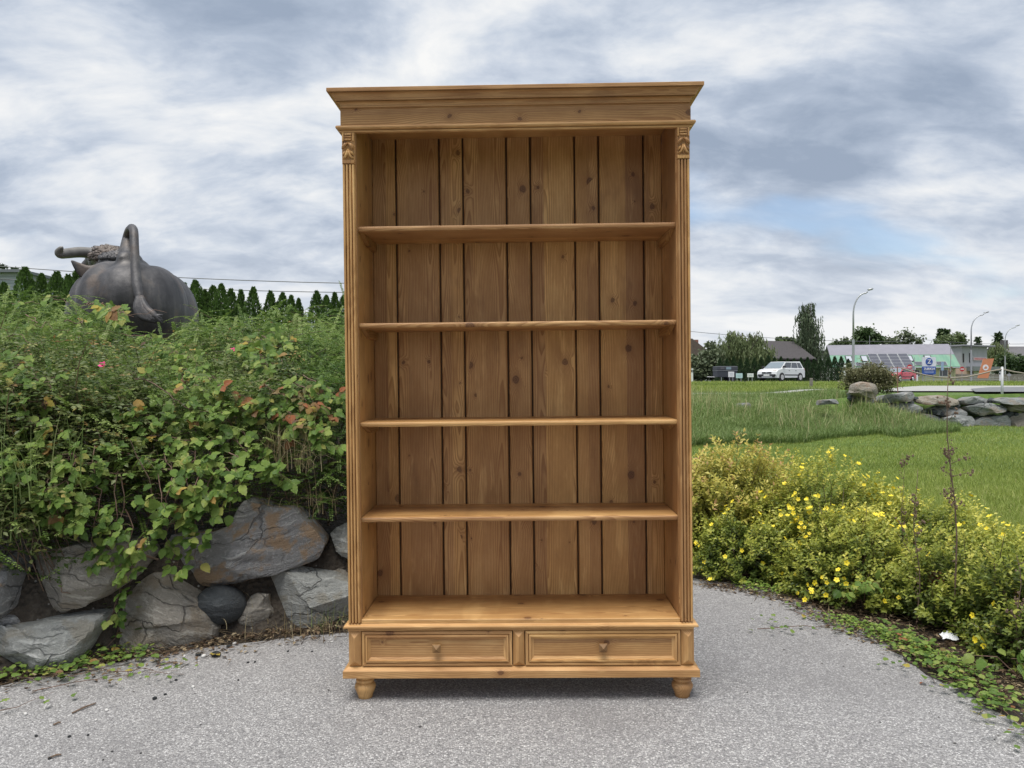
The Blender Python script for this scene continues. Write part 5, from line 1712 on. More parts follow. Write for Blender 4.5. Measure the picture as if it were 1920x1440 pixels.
def lumps(parts_, tubes, voxel, smooth, name, disp=None):
    """one continuous sculpted body: overlapping masses fused into a single skin"""
    mb = MB()
    for c_, r_ in parts_:
        mb.ball(c_, r_, 20, 14)
    for pts, rr in tubes:
        mb.tube(pts, rr, 14)
        mb.ball(pts[0], rr[0], 12, 8); mb.ball(pts[-1], rr[-1], 12, 8)
    me = mb.mesh(name)
    bm = bmesh.new(); bm.from_mesh(me); bmesh.ops.recalc_face_normals(bm, faces=bm.faces[:]); bm.to_mesh(me); bm.free()
    tmp = bpy.data.objects.new('tmp', me); COL.objects.link(tmp)
    md = tmp.modifiers.new('r', 'REMESH'); md.mode = 'VOXEL'; md.voxel_size = voxel
    md = tmp.modifiers.new('s', 'SMOOTH'); md.factor = .5; md.iterations = smooth
    dg = bpy.context.evaluated_depsgraph_get()
    me2 = bpy.data.meshes.new_from_object(tmp.evaluated_get(dg), depsgraph=dg)
    bpy.data.objects.remove(tmp)
    me2.name = name
    me2.polygons.foreach_set('use_smooth', [True] * len(me2.polygons))
    return me2

BO = P3(245, 620, 10.4); BO[2] = float(height(BO[0], BO[1]))
BULL = empty('bull_statue', tuple(BO))
tag(BULL, 'dark bronze bull statue seen from behind with its tail raised above the bank', 'statue')
def B(px, py, Y): return tuple(P3(px, py, Y) - BO)
masses = [(B(210, 574, 9.75), (.37, .55, .57)), (B(290, 578, 9.75), (.37, .55, .54)), (B(252, 560, 9.62), (.46, .5, .45)), (B(270, 540, 9.9), (.34, .5, .30)), (B(306, 590, 10.3), (.36, .8, .58)),
          (B(252, 572, 10.9), (.58, .95, .56)), (B(228, 536, 11.5), (.38, .7, .40)), (B(236, 502, 11.3), (.28, .6, .20)), (B(220, 489, 11.7), (.34, .5, .22)), (B(166, 595, 11.2), (.24, .42, .62)), (B(150, 592, 11.3), (.16, .3, .42)),
          (B(212, 493, 12.0), (.33, .42, .27)), (B(190, 486, 12.1), (.22, .27, .19)), (B(174, 502, 12.2), (.17, .22, .15)),
          (B(243, 488, 9.65), (.13, .24, .12))]
legs = []
zb = .0
for px, Y in ((208, 9.65), (296, 9.65), (190, 11.5), (280, 11.5)):
    q = B(px, 600, Y)
    legs.append(([(q[0], q[1], q[2]), (q[0] + .02, q[1] - .02, .75), (q[0], q[1] + .10, .42), (q[0], q[1] + .04, .0)], [.27, .17, .11, .13]))
crest = []
bme = lumps(masses, legs, .035, 12, 'bull_body')
bo = link('body', bme, M['bronze'], BULL)
# curly mane between the horns and along the neck
mb = MB(); rs = np.random.RandomState(3)
from mathutils.bvhtree import BVHTree
bvh = BVHTree.FromPolygons([v.co for v in bme.vertices], [p.vertices for p in bme.polygons])
for i in range(420):
    t = rs.uniform(0, 1) ** .8
    px, py = 168 + 66 * t, 463 + 7 * t * t + rs.uniform(-2, 24 - 8 * t)
    a_ = Vector(P3(px, py, 7.) - BO); b_ = Vector(P3(px, py, 14.) - BO)
    h_ = bvh.ray_cast(a_, (b_ - a_).normalized())
    if h_[0] is None or h_[0].y + BO[1] < 10.6: continue
    s_ = rs.uniform(.018, .036)
    mb.ball(h_[0] + h_[1] * .008, (s_ * 1.2, s_, s_), 7, 5)
o_ = mb.build('curly_mane', M['bronze'], BULL, True, False); o_['kind'] = 'stuff'
hm = simple('horn_bronze', (.19, .18, .165), .5, .2, var=.2)
def smooth_path(pts, n=28):
    pts = np.array(pts); k = len(pts)
    t = np.linspace(0, k - 1, n); out_ = []
    for q in t:
        i = min(int(q), k - 2); f = q - i
        p0, p1, p2, p3 = pts[max(i - 1, 0)], pts[i], pts[i + 1], pts[min(i + 2, k - 1)]
        out_.append(.5 * ((2 * p1) + (-p0 + p2) * f + (2 * p0 - 5 * p1 + 4 * p2 - p3) * f * f + (-p0 + 3 * p1 - 3 * p2 + p3) * f ** 3))
    return out_
pth = smooth_path([B(186, 476, 11.7), B(152, 473, 11.5), B(126, 475, 11.3), B(113, 476, 11.15), B(111, 471, 11.1), B(117, 463, 11.05)])
rr = list(np.interp(np.linspace(0, 1, 28), [0, .5, .78, .92, 1], [.085, .072, .055, .035, .012]))
MB().tube([Vector(p) for p in pth], rr, 14).build('horn', hm, BULL, True)
pth = smooth_path([B(205, 478, 12.3), B(215, 470, 12.7), B(205, 464, 13.1), B(198, 458, 13.3)])
MB().tube([Vector(p) for p in pth], list(np.interp(np.linspace(0, 1, 28), [0, .6, 1], [.08, .06, .012])), 12).build('horn', hm, BULL, True)
# ear: pointed leaf-shaped shell
e0, e1 = np.array(B(190, 500, 11.2)), np.array(B(134, 490, 11.0))
pth = smooth_path([e0, np.array(B(170, 508, 11.1)), np.array(B(150, 500, 11.05)), e1], 16)
mb = MB(); vs = []; fs = []
for i, p in enumerate(pth):
    t = i / 15
    h_ = .115 * (math.sin(math.pi * (t ** .75)) ** .8 if 0 < t < 1 else .02) + .012
    for k in range(10):
        a = 2 * math.pi * k / 10
        vs.append((p[0], p[1] + .035 * math.cos(a) * (1 - t * .6), p[2] - .05 * math.sin(math.pi * t) + h_ * math.sin(a)))
for i in range(15):
    for k in range(10):
        fs.append((i * 10 + k, i * 10 + (k + 1) % 10, (i + 1) * 10 + (k + 1) % 10, (i + 1) * 10 + k))
fs.append(tuple(range(10))); fs.append(tuple(150 + k for k in range(10)))
mb.add(vs, fs).build('ear', M['bronze'], BULL, True)
# tail: thick root rising, loop, hanging end and tuft
pth = smooth_path([B(242, 492, 9.75), B(241, 472, 9.85), B(241, 448, 9.95), B(243, 432, 9.85), B(247, 427, 9.65), B(251, 434, 9.45), B(252, 460, 9.32), B(254, 500, 9.22), B(257, 535, 9.12), B(262, 560, 9.05)], 60)
rr = list(np.interp(np.linspace(0, 1, 60), [0, .08, .22, .38, .48, .7, .9, 1], [.14, .12, .075, .045, .050, .052, .060, .045]))
MB().tube([Vector(p) for p in pth], rr, 14).build('tail', M['bronze'], BULL, True)
mb = MB(); rs = np.random.RandomState(9)
for i in range(22):
    sx = rs.uniform(-1, 1)
    a_ = [B(262 + 3 * sx, 556, 9.03), B(266 + 9 * sx, 578, 8.98), B(280 + 12 * sx, 594 - 2 * sx, 8.95), B(292 + 14 * rs.uniform(0, 1), 598 + 8 * rs.uniform(-1, 1), 8.95)]
    mb.tube([Vector(p) for p in smooth_path(a_, 10)], [.028, .034, .042, .048, .048, .045, .04, .035, .025, .01], 7)
tf = mb.build('tail_tuft', M['bronze'], BULL, True, False)

# ------------------------------------------------------------------ thujas
def thuja_mesh(name, seed, n=5200, h=2.6, w=.42, leaf=.075):
    rs = np.random.RandomState(seed)
    t = rs.uniform(0, 1, n) ** 1.15
    prof = np.interp(t, [0, .15, .5, .8, .95, 1], [.85, 1, .84, .44, .15, .03])
    a = rs.uniform(0, 2 * np.pi, n)
    lump = 1 + .16 * np.sin(a * 3 + t * 9 + seed) + .12 * np.sin(a * 5 - t * 17 + seed * 2) + .08 * np.sin(a * 9 + t * 41)
    r = w * prof * lump * rs.uniform(.62, 1.05, n)
    pos = np.stack([r * np.cos(a), r * np.sin(a), t * h * 1.0], 1)
    d = unit(np.stack([np.cos(a) * .55, np.sin(a) * .55, np.full(n, 1.)], 1) + rs.normal(0, .25, (n, 3)))
    nn = unit(np.stack([np.cos(a), np.sin(a), np.full(n, .3)], 1) + rs.normal(0, .4, (n, 3)))
    L = rs.uniform(.6, 1.25, n) * leaf
    lv = Leaves()
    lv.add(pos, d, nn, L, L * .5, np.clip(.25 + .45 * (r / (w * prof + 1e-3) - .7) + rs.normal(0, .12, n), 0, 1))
    V = np.concatenate(lv.V); T = np.concatenate(lv.T); k = len(V) // 4
    b_ = np.arange(k)[:, None] * 4
    return np_mesh(name, V, np.concatenate([b_ + np.array([[0, 1, 2]]), b_ + np.array([[0, 2, 3]])]), T)
M['thuja'] = foliage('thuja', [(0, (.042, .080, .020)), (.5, (.100, .175, .040)), (1, (.20, .29, .075))], .2)
M['thuja_dark'] = foliage('thuja_dark', [(0, (.022, .046, .018)), (.5, (.046, .088, .030)), (1, (.10, .155, .05))], .15)
TH = [thuja_mesh('crown', 900 + k, w=.34 + .05 * k) for k in range(5)]
TD = [thuja_mesh('crown', 910 + k, 1500, 2.6, .5, .15) for k in range(2)]
for me in TH: me.materials.append(M['thuja'])
for me in TD: me.materials.append(M['thuja_dark'])
trm = MB().tube([(0, 0, -.1), (0, 0, 1.2), (0, 0, 2.2)], [.05, .04, .015], 7).mesh('trunk'); trm.materials.append(M['bark'])
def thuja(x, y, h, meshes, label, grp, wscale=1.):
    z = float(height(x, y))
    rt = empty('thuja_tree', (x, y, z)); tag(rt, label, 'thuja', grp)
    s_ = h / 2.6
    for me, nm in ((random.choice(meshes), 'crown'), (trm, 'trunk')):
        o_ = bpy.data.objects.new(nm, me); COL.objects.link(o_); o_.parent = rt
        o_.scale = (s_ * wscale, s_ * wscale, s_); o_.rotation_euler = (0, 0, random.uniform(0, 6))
random.seed(77)
tips = [(-95, 520), (-50, 512), (8, 532), (47, 504), (78, 516), (107, 512), (128, 518), (145, 508), (172, 514), (200, 520), (232, 522), (262, 524), (292, 526), (318, 530), (345, 533), (366, 528), (384, 546), (400, 538), (415, 535), (433, 544), (452, 546), (475, 541), (507, 548), (530, 551), (546, 556), (560, 562), (594, 548), (612, 556), (628, 551), (644, 556), (668, 552), (700, 556)]
places = {45: 'thuja', 0: ''}
for i, (px, py) in enumerate(tips):
    Y = 22 + .25 * ((i * 5) % 3)
    p = P3(px, py, Y)
    h_ = p[2] - float(height(p[0], Y))
    ORD = ['first', 'second', 'third', 'fourth', 'fifth', 'sixth', 'seventh', 'eighth', 'ninth', 'tenth', 'eleventh', 'twelfth', 'thirteenth', 'fourteenth', 'fifteenth', 'sixteenth', 'seventeenth', 'eighteenth', 'nineteenth', 'twentieth']
    if px < 130: lab = ['green thuja at the outer left end of the hedge', 'green thuja at the left edge near the grey roof', 'broad thuja before the grey roof at the left edge', 'tallest thuja, just right of the grey roof', 'thuja between the grey roof and the bull', 'pointed thuja left of the bull horn tip', 'slim thuja below the bull horn'][min(i, 6)]
    elif px < 345: lab = 'thuja of the hedge standing directly behind the bull statue'
    elif px < 640: lab = ORD[i - 14] + ' pointed thuja of the tall hedge, counted from the bull towards the bookcase'
    else: lab = 'thuja of the tall hedge standing right behind the bookcase post'
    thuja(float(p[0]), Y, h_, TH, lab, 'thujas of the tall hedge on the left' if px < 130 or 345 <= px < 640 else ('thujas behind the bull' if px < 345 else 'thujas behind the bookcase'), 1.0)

# ------------------------------------------------------------------ power lines
def wire(label, a, b_, sag=.25, r=.022):
    a, b_ = Vector(a), Vector(b_)
    pts = [a.lerp(b_, t) - Vector((0, 0, sag * 4 * t * (1 - t))) for t in np.linspace(0, 1, 15)]
    tag(MB().tube(pts, r, 5).build('power_line', M['wire']), label, 'power line', 'overhead lines')
M['wire'] = simple('wire', (.12, .12, .13), .6, var=0)
wire('upper overhead line passing behind the bull on the left', P3(-200, 482, 40), P3(700, 532, 40))
wire('lower overhead line passing behind the bull on the left', P3(-200, 508, 41), P3(720, 549, 41))
wire('overhead line above the willow and barn', P3(1200, 611, 95), P3(1700, 640, 110), .6, .03)
wire('overhead line at the right above the pink building', P3(1700, 633, 125), P3(1990, 642, 125), .6, .03)

# ------------------------------------------------------------------ trees
def tree(name, label, cx, base_y, Y, H, crown, mat, seed, n=2600, leaf=.35, kind='round', trunk_r=.18, tone=.4, cat='tree', grp=None, zbase=None, clumps=34, hang=0., branchy=10):
    """crown: list of (px, py, rx px, rz px) masses in the photo, at distance Y"""
    rs = np.random.RandomState(seed)
    x0 = (cx - 960) / FPX * Y
    z0 = float(height(x0, Y)) if zbase is None else zbase
    rt = empty(name, (x0, Y, z0)); tag(rt, label, cat, grp)
    k = Y / FPX
    O = np.array([x0, Y, z0])
    lv = Leaves(); limbs = []
    wsum = sum(c[2] * c[3] for c in crown)
    for (px, py, rx, rz) in crown:
        C0 = P3(px, py, Y) - O; rx *= k; rz *= k; ry = rx * .9
        m_ = max(60, int(n * rx * rz / (k * k) / wsum))
        nc = max(5, int(clumps * rx * rz / (k * k) / wsum))
        dv = unit(rs.normal(0, 1, (nc, 3)))
        cr = rs.uniform(.35, .95, nc)[:, None]
        cc_ = C0 + dv * cr * np.array([rx, ry, rz])
        for q in cc_[:branchy]:
            b0 = np.array([rs.normal(0, .05), 0, max(.3, min(q[2] * .5, C0[2] * .7))])
            limbs.append([b0, (b0 + q) / 2 + np.array([0, 0, .12 * rz]), q])
        ci = rs.randint(nc, size=m_)
        sp = .36 * min(rx, rz)
        if kind == 'weep':
            # hanging strands
            ns = m_ // 14
            ci = rs.randint(nc, size=ns)
            top = cc_[ci] + rs.normal(0, .8, (ns, 3)) * sp * np.array([1.2, 1.2, .7])
            ln = rs.uniform(.5, 1.5, ns) * hang
            for j in range(14):
                t = (j + rs.uniform(0, 1, ns)) / 14
                p = top - np.array([0, 0, 1.]) * (ln * t)[:, None] + np.stack([np.sin(t * 2 + ci) * .12, np.cos(t * 2 + ci) * .12, 0 * t], 1) * hang * .3
                d = unit(np.stack([rs.normal(0, .35, ns), rs.normal(0, .35, ns), np.full(ns, -1.)], 1))
                nn = rs.normal(0, 1, (ns, 3))
                L = rs.uniform(.7, 1.3, ns) * leaf
                lv.add(p, d, nn, L, L * .26, np.clip(tone + .25 * (top[:, 2] - C0[2]) / rz + rs.normal(0, .13, ns), 0, 1))
        else:
            p = cc_[ci] + rs.normal(0, 1, (m_, 3)) * sp * np.array([1, 1, .75])
            d = unit(rs.normal(0, 1, (m_, 3)) + np.array([0, 0, -.2]))
            nn = unit(rs.normal(0, .7, (m_, 3)) + np.array([0, -.3, .8]))
            L = rs.uniform(.6, 1.3, m_) * leaf
            lv.add(p, d, nn, L, L * .62, np.clip(tone + .22 * (p[:, 2] - cc_[ci][:, 2]) / sp * .5 + rs.normal(0, .13, m_), 0, 1))
    lv.build('crown', mat, rt)
    top = max(c[1] - c[3] for c in crown); ztop = P3(cx, min(c[1] for c in crown), Y)[2] - z0
    mb = MB().tube([(0, 0, -.2), (.05, 0, ztop * .35), (-.04, 0, ztop * .7), (0, 0, ztop)], [trunk_r * 1.2, trunk_r, trunk_r * .6, trunk_r * .25], 8)
    for l in limbs:
        mb.tube([Vector(q) for q in l], [trunk_r * .4, trunk_r * .25, trunk_r * .08], 5)
    mb.build('trunk', M['bark'], rt, fix=False)
    return rt
def conifer(name, label, px, top_py, Y, wpx, seed, mat, base_py=705, grp=None, n=1500, sparse=1.):
    rs = np.random.RandomState(seed)
    x0 = (px - 960) / FPX * Y; z0 = float(height(x0, Y)); H = P3(px, top_py, Y)[2] - z0
    rt = empty(name, (x0, Y, z0)); tag(rt, label, 'tree', grp)
    w = wpx * Y / FPX / 2
    lv = Leaves()
    nl = 15
    mb = MB().tube([(0, 0, -.2), (0, 0, H * .6), (0, 0, H * .99)], [.22, .14, .03], 7)
    for i in range(nl):
        t = .15 + .83 * i / (nl - 1)
        R_ = w * (1 - t) ** .8 * rs.uniform(.8, 1.15) + .15
        nb = 9
        for k in range(nb):
            a = 2 * math.pi * (k + rs.uniform(0, .8)) / nb
            tip = np.array([math.cos(a) * R_, math.sin(a) * R_, H * t - R_ * .25])
            b0 = np.array([0, 0, H * t])
            mb.tube([Vector(b0), Vector(tip)], [.05, .015], 4)
            m_ = int(n / nl / nb * 1.3 * sparse)
            s_ = rs.uniform(.15, 1.05, m_)[:, None]
            p = b0 + (tip - b0) * s_ + rs.normal(0, .10 * (R_ + .5), (m_, 3)) * np.array([1, 1, .5])
            d = unit((tip - b0) * .6 / (R_ + .1) + rs.normal(0, .6, (m_, 3)) + np.array([0, 0, -.2]))
            L = rs.uniform(.25, .6, m_) * (Y / 110)
            lv.add(p, d, unit(rs.normal(0, .5, (m_, 3)) + np.array([0, 0, 1.])), L, L * .5, np.clip(rs.normal(.4, .2, m_), 0, 1))
    lv.build('crown', mat, rt)
    mb.build('trunk', M['bark'], rt, fix=False)
M['t_dark'] = foliage('tree_dark', [(0, (.026, .048, .020)), (.5, (.060, .100, .038)), (1, (.125, .175, .068))], .2)
M['t_mid'] = foliage('tree_mid', [(0, (.055, .080, .035)), (.5, (.110, .150, .062)), (1, (.20, .25, .11))], .25)
M['t_willow'] = foliage('willow', [(0, (.075, .105, .048)), (.5, (.165, .210, .088)), (1, (.28, .325, .15))], .3)
M['t_birch'] = foliage('birch', [(0, (.052, .080, .044)), (.5, (.105, .145, .076)), (1, (.19, .235, .125))], .3)
M['t_grey'] = foliage('bush_greygreen', [(0, (.060, .082, .044)), (.5, (.118, .148, .076)), (1, (.20, .23, .12))], .2)
M['t_brown'] = foliage('bush_brownish', [(0, (.075, .080, .035)), (.45, (.160, .160, .075)), (.8, (.26, .24, .12)), (1, (.34, .26, .15))], .25)
tree('willow_tree', 'weeping willow with long hanging strands, between the bookcase and the barn', 1392, 705, 84, 7, [(1374, 624, 13, 10), (1412, 628, 13, 10), (1385, 634, 28, 20), (1362, 650, 22, 22), (1412, 645, 24, 20), (1436, 655, 18, 18), (1392, 660, 40, 20)], M['t_willow'], 1001, 15000, .40, 'weep', .35, .5, hang=2.3, clumps=60)
tree('birch_tree', 'tall slender birch with drooping twigs standing right of the dark barn', 1516, 705, 92, 9, [(1504, 570, 8, 10), (1520, 572, 9, 11), (1512, 582, 14, 13), (1506, 598, 16, 16), (1526, 604, 18, 18), (1505, 622, 18, 20), (1530, 632, 20, 20), (1512, 648, 20, 22), (1528, 662, 24, 18), (1520, 676, 26, 14)], M['t_birch'], 1002, 9000, .36, 'weep', .22, .42, hang=1.5, clumps=70)
tree('bush', 'grey-green bush mass at the road behind the bookcase post', 1318, 705, 80, 4, [(1300, 690, 18, 24), (1322, 683, 20, 28), (1338, 692, 14, 20)], M['t_grey'], 1003, 3600, .42, tone=.35, cat='bush', trunk_r=.1)
tree('bush', 'tall dark shrub next to the bookcase edge left of the willow', 1342, 705, 82, 4, [(1342, 672, 14, 20), (1330, 660, 12, 14)], M['t_grey'], 1004, 1800, .42, tone=.5, cat='bush', trunk_r=.1)
tree('walnut_tree', 'round dark broad-leaved tree behind the solar roof, beside the first lamp', 1624, 705, 125, 8, [(1622, 632, 18, 15), (1638, 638, 12, 12), (1608, 642, 10, 10)], M['t_dark'], 1005, 2600, .55, tone=.5)
tree('sparse_tree', 'thin airy tree with see-through crown behind the solar roof', 1704, 705, 130, 8, [(1704, 634, 22, 14), (1725, 640, 12, 10), (1690, 640, 10, 10)], M['t_grey'], 1006, 620, .5, tone=.45, branchy=40)
tree('sparse_tree', 'low airy tree between the dark round tree and the thin tree', 1664, 705, 130, 7, [(1664, 642, 20, 9), (1676, 640, 10, 8)], M['t_grey'], 1007, 520, .5, tone=.35, branchy=30)
tree('sparse_tree', 'small see-through tree behind the left end of the solar roof', 1575, 705, 128, 7, [(1572, 645, 16, 8), (1590, 644, 12, 8)], M['t_mid'], 1008, 620, .5, tone=.3, branchy=30)
tree('broad_tree', 'yellow-green broad tree in front of the dark firs behind the pink building', 1780, 705, 132, 8, [(1774, 640, 18, 14), (1790, 640, 12, 14)], M['t_mid'], 1009, 2400, .5, tone=.55)
tree('pale_willow', 'pale feathery willow beside the right lamps', 1868, 705, 122, 8, [(1868, 650, 14, 14), (1884, 660, 18, 16), (1860, 662, 14, 12)], M['t_willow'], 1010, 3600, .42, 'weep', .25, .55, hang=1.6)
tree('dark_thicket', 'dark green thicket at the right edge behind the wooden fence', 1895, 705, 112, 5, [(1878, 685, 14, 16), (1895, 682, 18, 20), (1915, 684, 18, 18), (1940, 684, 18, 18)], M['t_dark'], 1011, 4200, .5, tone=.4, cat='thicket')
tree('bush', 'shrubs behind the barn roof', 1480, 705, 108, 5, [(1478, 640, 14, 6), (1500, 650, 14, 12), (1458, 637, 10, 6)], M['t_mid'], 1012, 1600, .5, tone=.4, cat='bush', branchy=20)
conifer('fir_tree', 'dark double-topped fir behind the pink building', 1764, 617, 138, 34, 1021, M['t_dark'])
conifer('fir_tree', 'second dark fir top close to the double-topped one', 1775, 618, 140, 30, 1022, M['t_dark'])
conifer('fir_tree', 'loose spruce at the right of the yellow-green tree', 1805, 628, 136, 32, 1023, M['t_mid'], sparse=.8)
conifer('fir_tree', 'small spruce with a bare reddish top between the lamps', 1834, 632, 140, 16, 1024, M['t_dark'], sparse=.6)
conifer('fir_tree', 'broad dark pine behind the pale willow at the right', 1872, 624, 140, 44, 1025, M['t_dark'])
conifer('fir_tree', 'far fir on the horizon beyond the thuja hedge at the left edge', 4, 494, 60, 26, 1026, M['t_dark'])
conifer('fir_tree', 'little far fir next to the grey roof at the left', 27, 500, 62, 16, 1027, M['t_dark'])
tree('bush', 'dry brownish bush growing behind the big upright boulder at the far wall', 1618, 735, 21.5, 1.5, [(1605, 705, 24, 16), (1632, 700, 30, 18), (1655, 715, 26, 18), (1595, 722, 16, 14), (1640, 728, 28, 12)], M['t_brown'], 1030, 9000, .060, 'round', .02, .42, 'bush', clumps=150, branchy=60)
# arching shoots of that bush
rs = np.random.RandomState(4)
# small yellow-green conifer by the thuja hedge
conifer('small_conifer', 'small yellow-green conifer between the hedge and the dry bush', 1592, 683, 58, 9, 1031, M['t_willow'], n=900)

# far treeline on the horizon, one mass
lv = Leaves(); rs = np.random.RandomState(60)
n = 26000
px = rs.uniform(-500, 2500, n); Yd = rs.uniform(260, 300, n)
hh = 6.5 + 2.2 * vnoise(px / 60., px * 0, 31) + 1.4 * vnoise(px / 17., px * 0, 32)
p = np.stack([(px - 960) / FPX * Yd, Yd, 1.3 + hh * rs.uniform(0, 1, n) ** .8], 1)
L = rs.uniform(1.2, 2.6, n)
lv.add(p, unit(rs.normal(0, 1, (n, 3))), unit(rs.normal(0, .5, (n, 3)) + np.array([0, -.4, .8])), L, L * .8, np.clip(rs.normal(.4, .2, n), 0, 1))
o_ = lv.build('far_woods', M['t_grey']); 

# thuja hedge along the road on the right
i = 0
random.seed(12)
px = 1350.
while px < 1592:
    Y = 76.5
    x = (px - 960) / FPX * Y
    lab = ORD[i] + ' clipped dark thuja of the roadside hedge, counted from the trailer to the right'
    thuja(x, Y, random.uniform(2.1, 2.55), TD, lab, 'roadside hedge thujas', 1.0)
    px += random.uniform(11.8, 14); i += 1

# ------------------------------------------------------------------ buildings and street things
def plain(name, col, rough=.7, var=.08, vs=1.5, **k): return simple(name, col, rough, var=var, vscale=vs, **k)
M['glass'] = simple('window_glass', (.06, .07, .085), .08, spec=.8, var=.05)
M['glass_sky'] = simple('skylight_glass', (.42, .45, .49), .1, spec=.8, var=.05)
M['white'] = plain('white_paint', (.78, .78, .77), .5)
M['galv'] = simple('galvanised', (.42, .43, .44), .45, .6, var=.1, vscale=20)
M['black'] = plain('black_plastic', (.025, .025, .028), .5)
M['chrome'] = simple('chrome', (.6, .6, .6), .2, .9, var=.02)
M['tyre'] = plain('tyre', (.022, .022, .024), .85)
M['text_blue'] = plain('print_blue', (.035, .10, .36), .5)
m, g, b, o = new_mat('green_roof')
c = g.n('ShaderNodeTexCoord').outputs['Object']
x, y, z = g.xyz(c)
n = g.noise(g.vec(x, g.m('MULTIPLY', y, .25), 0), 1.3, 5, .6)
col = g.ramp(n, [(.35, (.10, .24, .165)), (.55, (.155, .30, .21)), (.7, (.22, .21, .15))])
g.put(b.inputs['Base Color'], col); b.inputs['Roughness'].default_value = .6
M['roof_green'] = m
M['roof_grey'] = plain('grey_roof', (.215, .21, .245), .6)
M['panel'] = simple('solar_panel', (.075, .078, .098), .22, spec=.7, var=.06)
M['yellow_wall'] = plain('yellow_plaster', (.60, .57, .34), .85)
M['white_wall'] = plain('white_plaster', (.66, .65, .62), .85)
M['grey_wall'] = plain('grey_plaster', (.40, .40, .42), .85)
M['pink_wall'] = plain('salmon_plaster', (.62, .42, .35), .85)
M['dark_wood'] = plain('dark_boards', (.035, .028, .026), .85, .25, 6)
M['shingle'] = simple('dark_shingles', (.060, .054, .056), .85, var=.3, vscale=9)
M['brown_roof'] = simple('brown_tiles', (.115, .085, .072), .85, var=.3, vscale=9)
M['fence_wood'] = simple('weathered_fence', (.235, .21, .185), .85, var=.25, vscale=8)
M['orange'] = plain('orange_print', (.62, .25, .12), .65)

def slab(mb, o_, u, v, nrm, t, mi=0):
    """thin slab: corner o_, edges u and v, thickness t along nrm"""
    o_, u, v, nrm = Vector(o_), Vector(u), Vector(v), Vector(nrm)
    vs = [o_, o_ + u, o_ + u + v, o_ + v]
    vs = vs + [p + nrm * t for p in vs]
    return mb.add(vs, [(0, 3, 2, 1), (4, 5, 6, 7), (0, 1, 5, 4), (1, 2, 6, 5), (2, 3, 7, 6), (3, 0, 4, 7)], mi)
def text_mesh(body, size, depth=.02):
    cu = bpy.data.curves.new('txt', 'FONT')
    cu.body = body; cu.size = size; cu.align_x = 'CENTER'; cu.align_y = 'CENTER'; cu.extrude = depth; cu.offset = size * .018
    tmp = bpy.data.objects.new('tmp', cu); COL.objects.link(tmp)
    dg = bpy.context.evaluated_depsgraph_get()
    me = bpy.data.meshes.new_from_object(tmp.evaluated_get(dg), depsgraph=dg)
    bpy.data.objects.remove(tmp); bpy.data.curves.remove(cu)
    return me

# long house with solar panels: ridge along local x, front eave towards the road
YH = 100.
xl, zl = XZ(1553, 650, YH + 2.5)
zg = 1.33
HS = empty('solar_house', (xl, YH + 2.5, zg), (0, 0, rad(-12)))
tag(HS, 'long low house whose green and grey roof carries solar panels and skylights', 'house')
Lh = 14.3
zr, ze, ye = 4.85, 1.85, -4.3
HB = MB
mb = MB().box(.3, Lh - .3, -3.6, 3.6, 0, 1.95); mb.build('wall', M['white_wall'], HS)
# gable wall at the right end
MB().prism([(-3.7, 0), (3.7, 0), (3.7, 2.0), (0, zr - .22), (-3.7, 2.0)], 'x', Lh - .30, Lh - .05).build('gable_wall', M['yellow_wall'], HS)
sl = Vector((0, ye, ze - zr)); sln = sl.length; sl.normalize(); nr = Vector((0, sl.z, -sl.y)); nr = nr if nr.z > 0 else -nr
def on_roof(x, t, off=0.): return Vector((x, 0, zr)) + sl * (sln * t) + nr * off
slab(MB(), on_roof(-.2, 0), (Lh + .5, 0, 0), sl * sln * .47, nr, .12).build('upper_roof', M['roof_grey'], HS)
slab(MB(), on_roof(-.2, .47, -.02), (Lh + .5, 0, 0), sl * sln * .53, nr, .12).build('lower_roof', M['roof_green'], HS)
slab(MB(), (-.2, 0, zr), (Lh + .5, 0, 0), (0, -ye, ze - zr), Vector((0, .58, .81)), .12).build('back_roof', M['roof_grey'], HS)
slab(MB(), on_roof(Lh + .28, -.02, -.22), (.06, 0, 0), sl * sln * 1.02, nr, .24).build('verge_board', M['dark_wood'], HS)
slab(MB(), Vector((Lh + .28, 0, zr - .2)), (.06, 0, 0), (0, -ye, ze - zr), Vector((0, .58, .81)), .24).build('verge_board', M['brown_roof'], HS)
MB().tube([on_roof(-.2, 1.0, -.05), on_roof(Lh + .3, 1.0, -.05)], .09, 8).build('gutter', M['galv'], HS)
for px in (1578, 1607, 1690, 1724):
    t = (px - 1547) / (1770 - 1547) * Lh
    fr = slab(MB(), on_roof(t - .42, .52, .12), (.84, 0, 0), sl * 1.35, nr, .07).build('skylight', M['black'], HS)
    slab(MB(), on_roof(t - .31, .545, .191), (.62, 0, 0), sl * 1.12, nr, .015).build('pane', M['glass_sky'], fr)
def panel(x0, t0, w, l, lift=.14):
    fr = slab(MB(), on_roof(x0, t0, lift), (w, 0, 0), sl * l, nr, .05).build('solar_panel', M['galv'], HS)
    slab(MB(), on_roof(x0 + .04, t0, lift + .051) + sl * .04, (w - .08, 0, 0), sl * (l - .08), nr, .008).build('cell_sheet', M['panel'], fr)
for k in range(4): panel(.25 + k * 1.15, .82, 1.08, .85)
for k in range(3): panel(9.5 + k * 1.25, .80, 1.18, .8)
for k in range(4):
    for r_ in range(5):
        panel(4.35 + k * 1.2, .46 + r_ * .165, 1.15, .80, .22 + r_ * .10)
for k in range(3):
    fr = MB().box(9.2 + k * 1.6, 10.2 + k * 1.6, -3.66, -3.61, .7, 1.6).build('window', M['white'], HS)
    MB().box(9.28 + k * 1.6, 10.12 + k * 1.6, -3.675, -3.665, .78, 1.52).build('pane', M['glass'], fr)
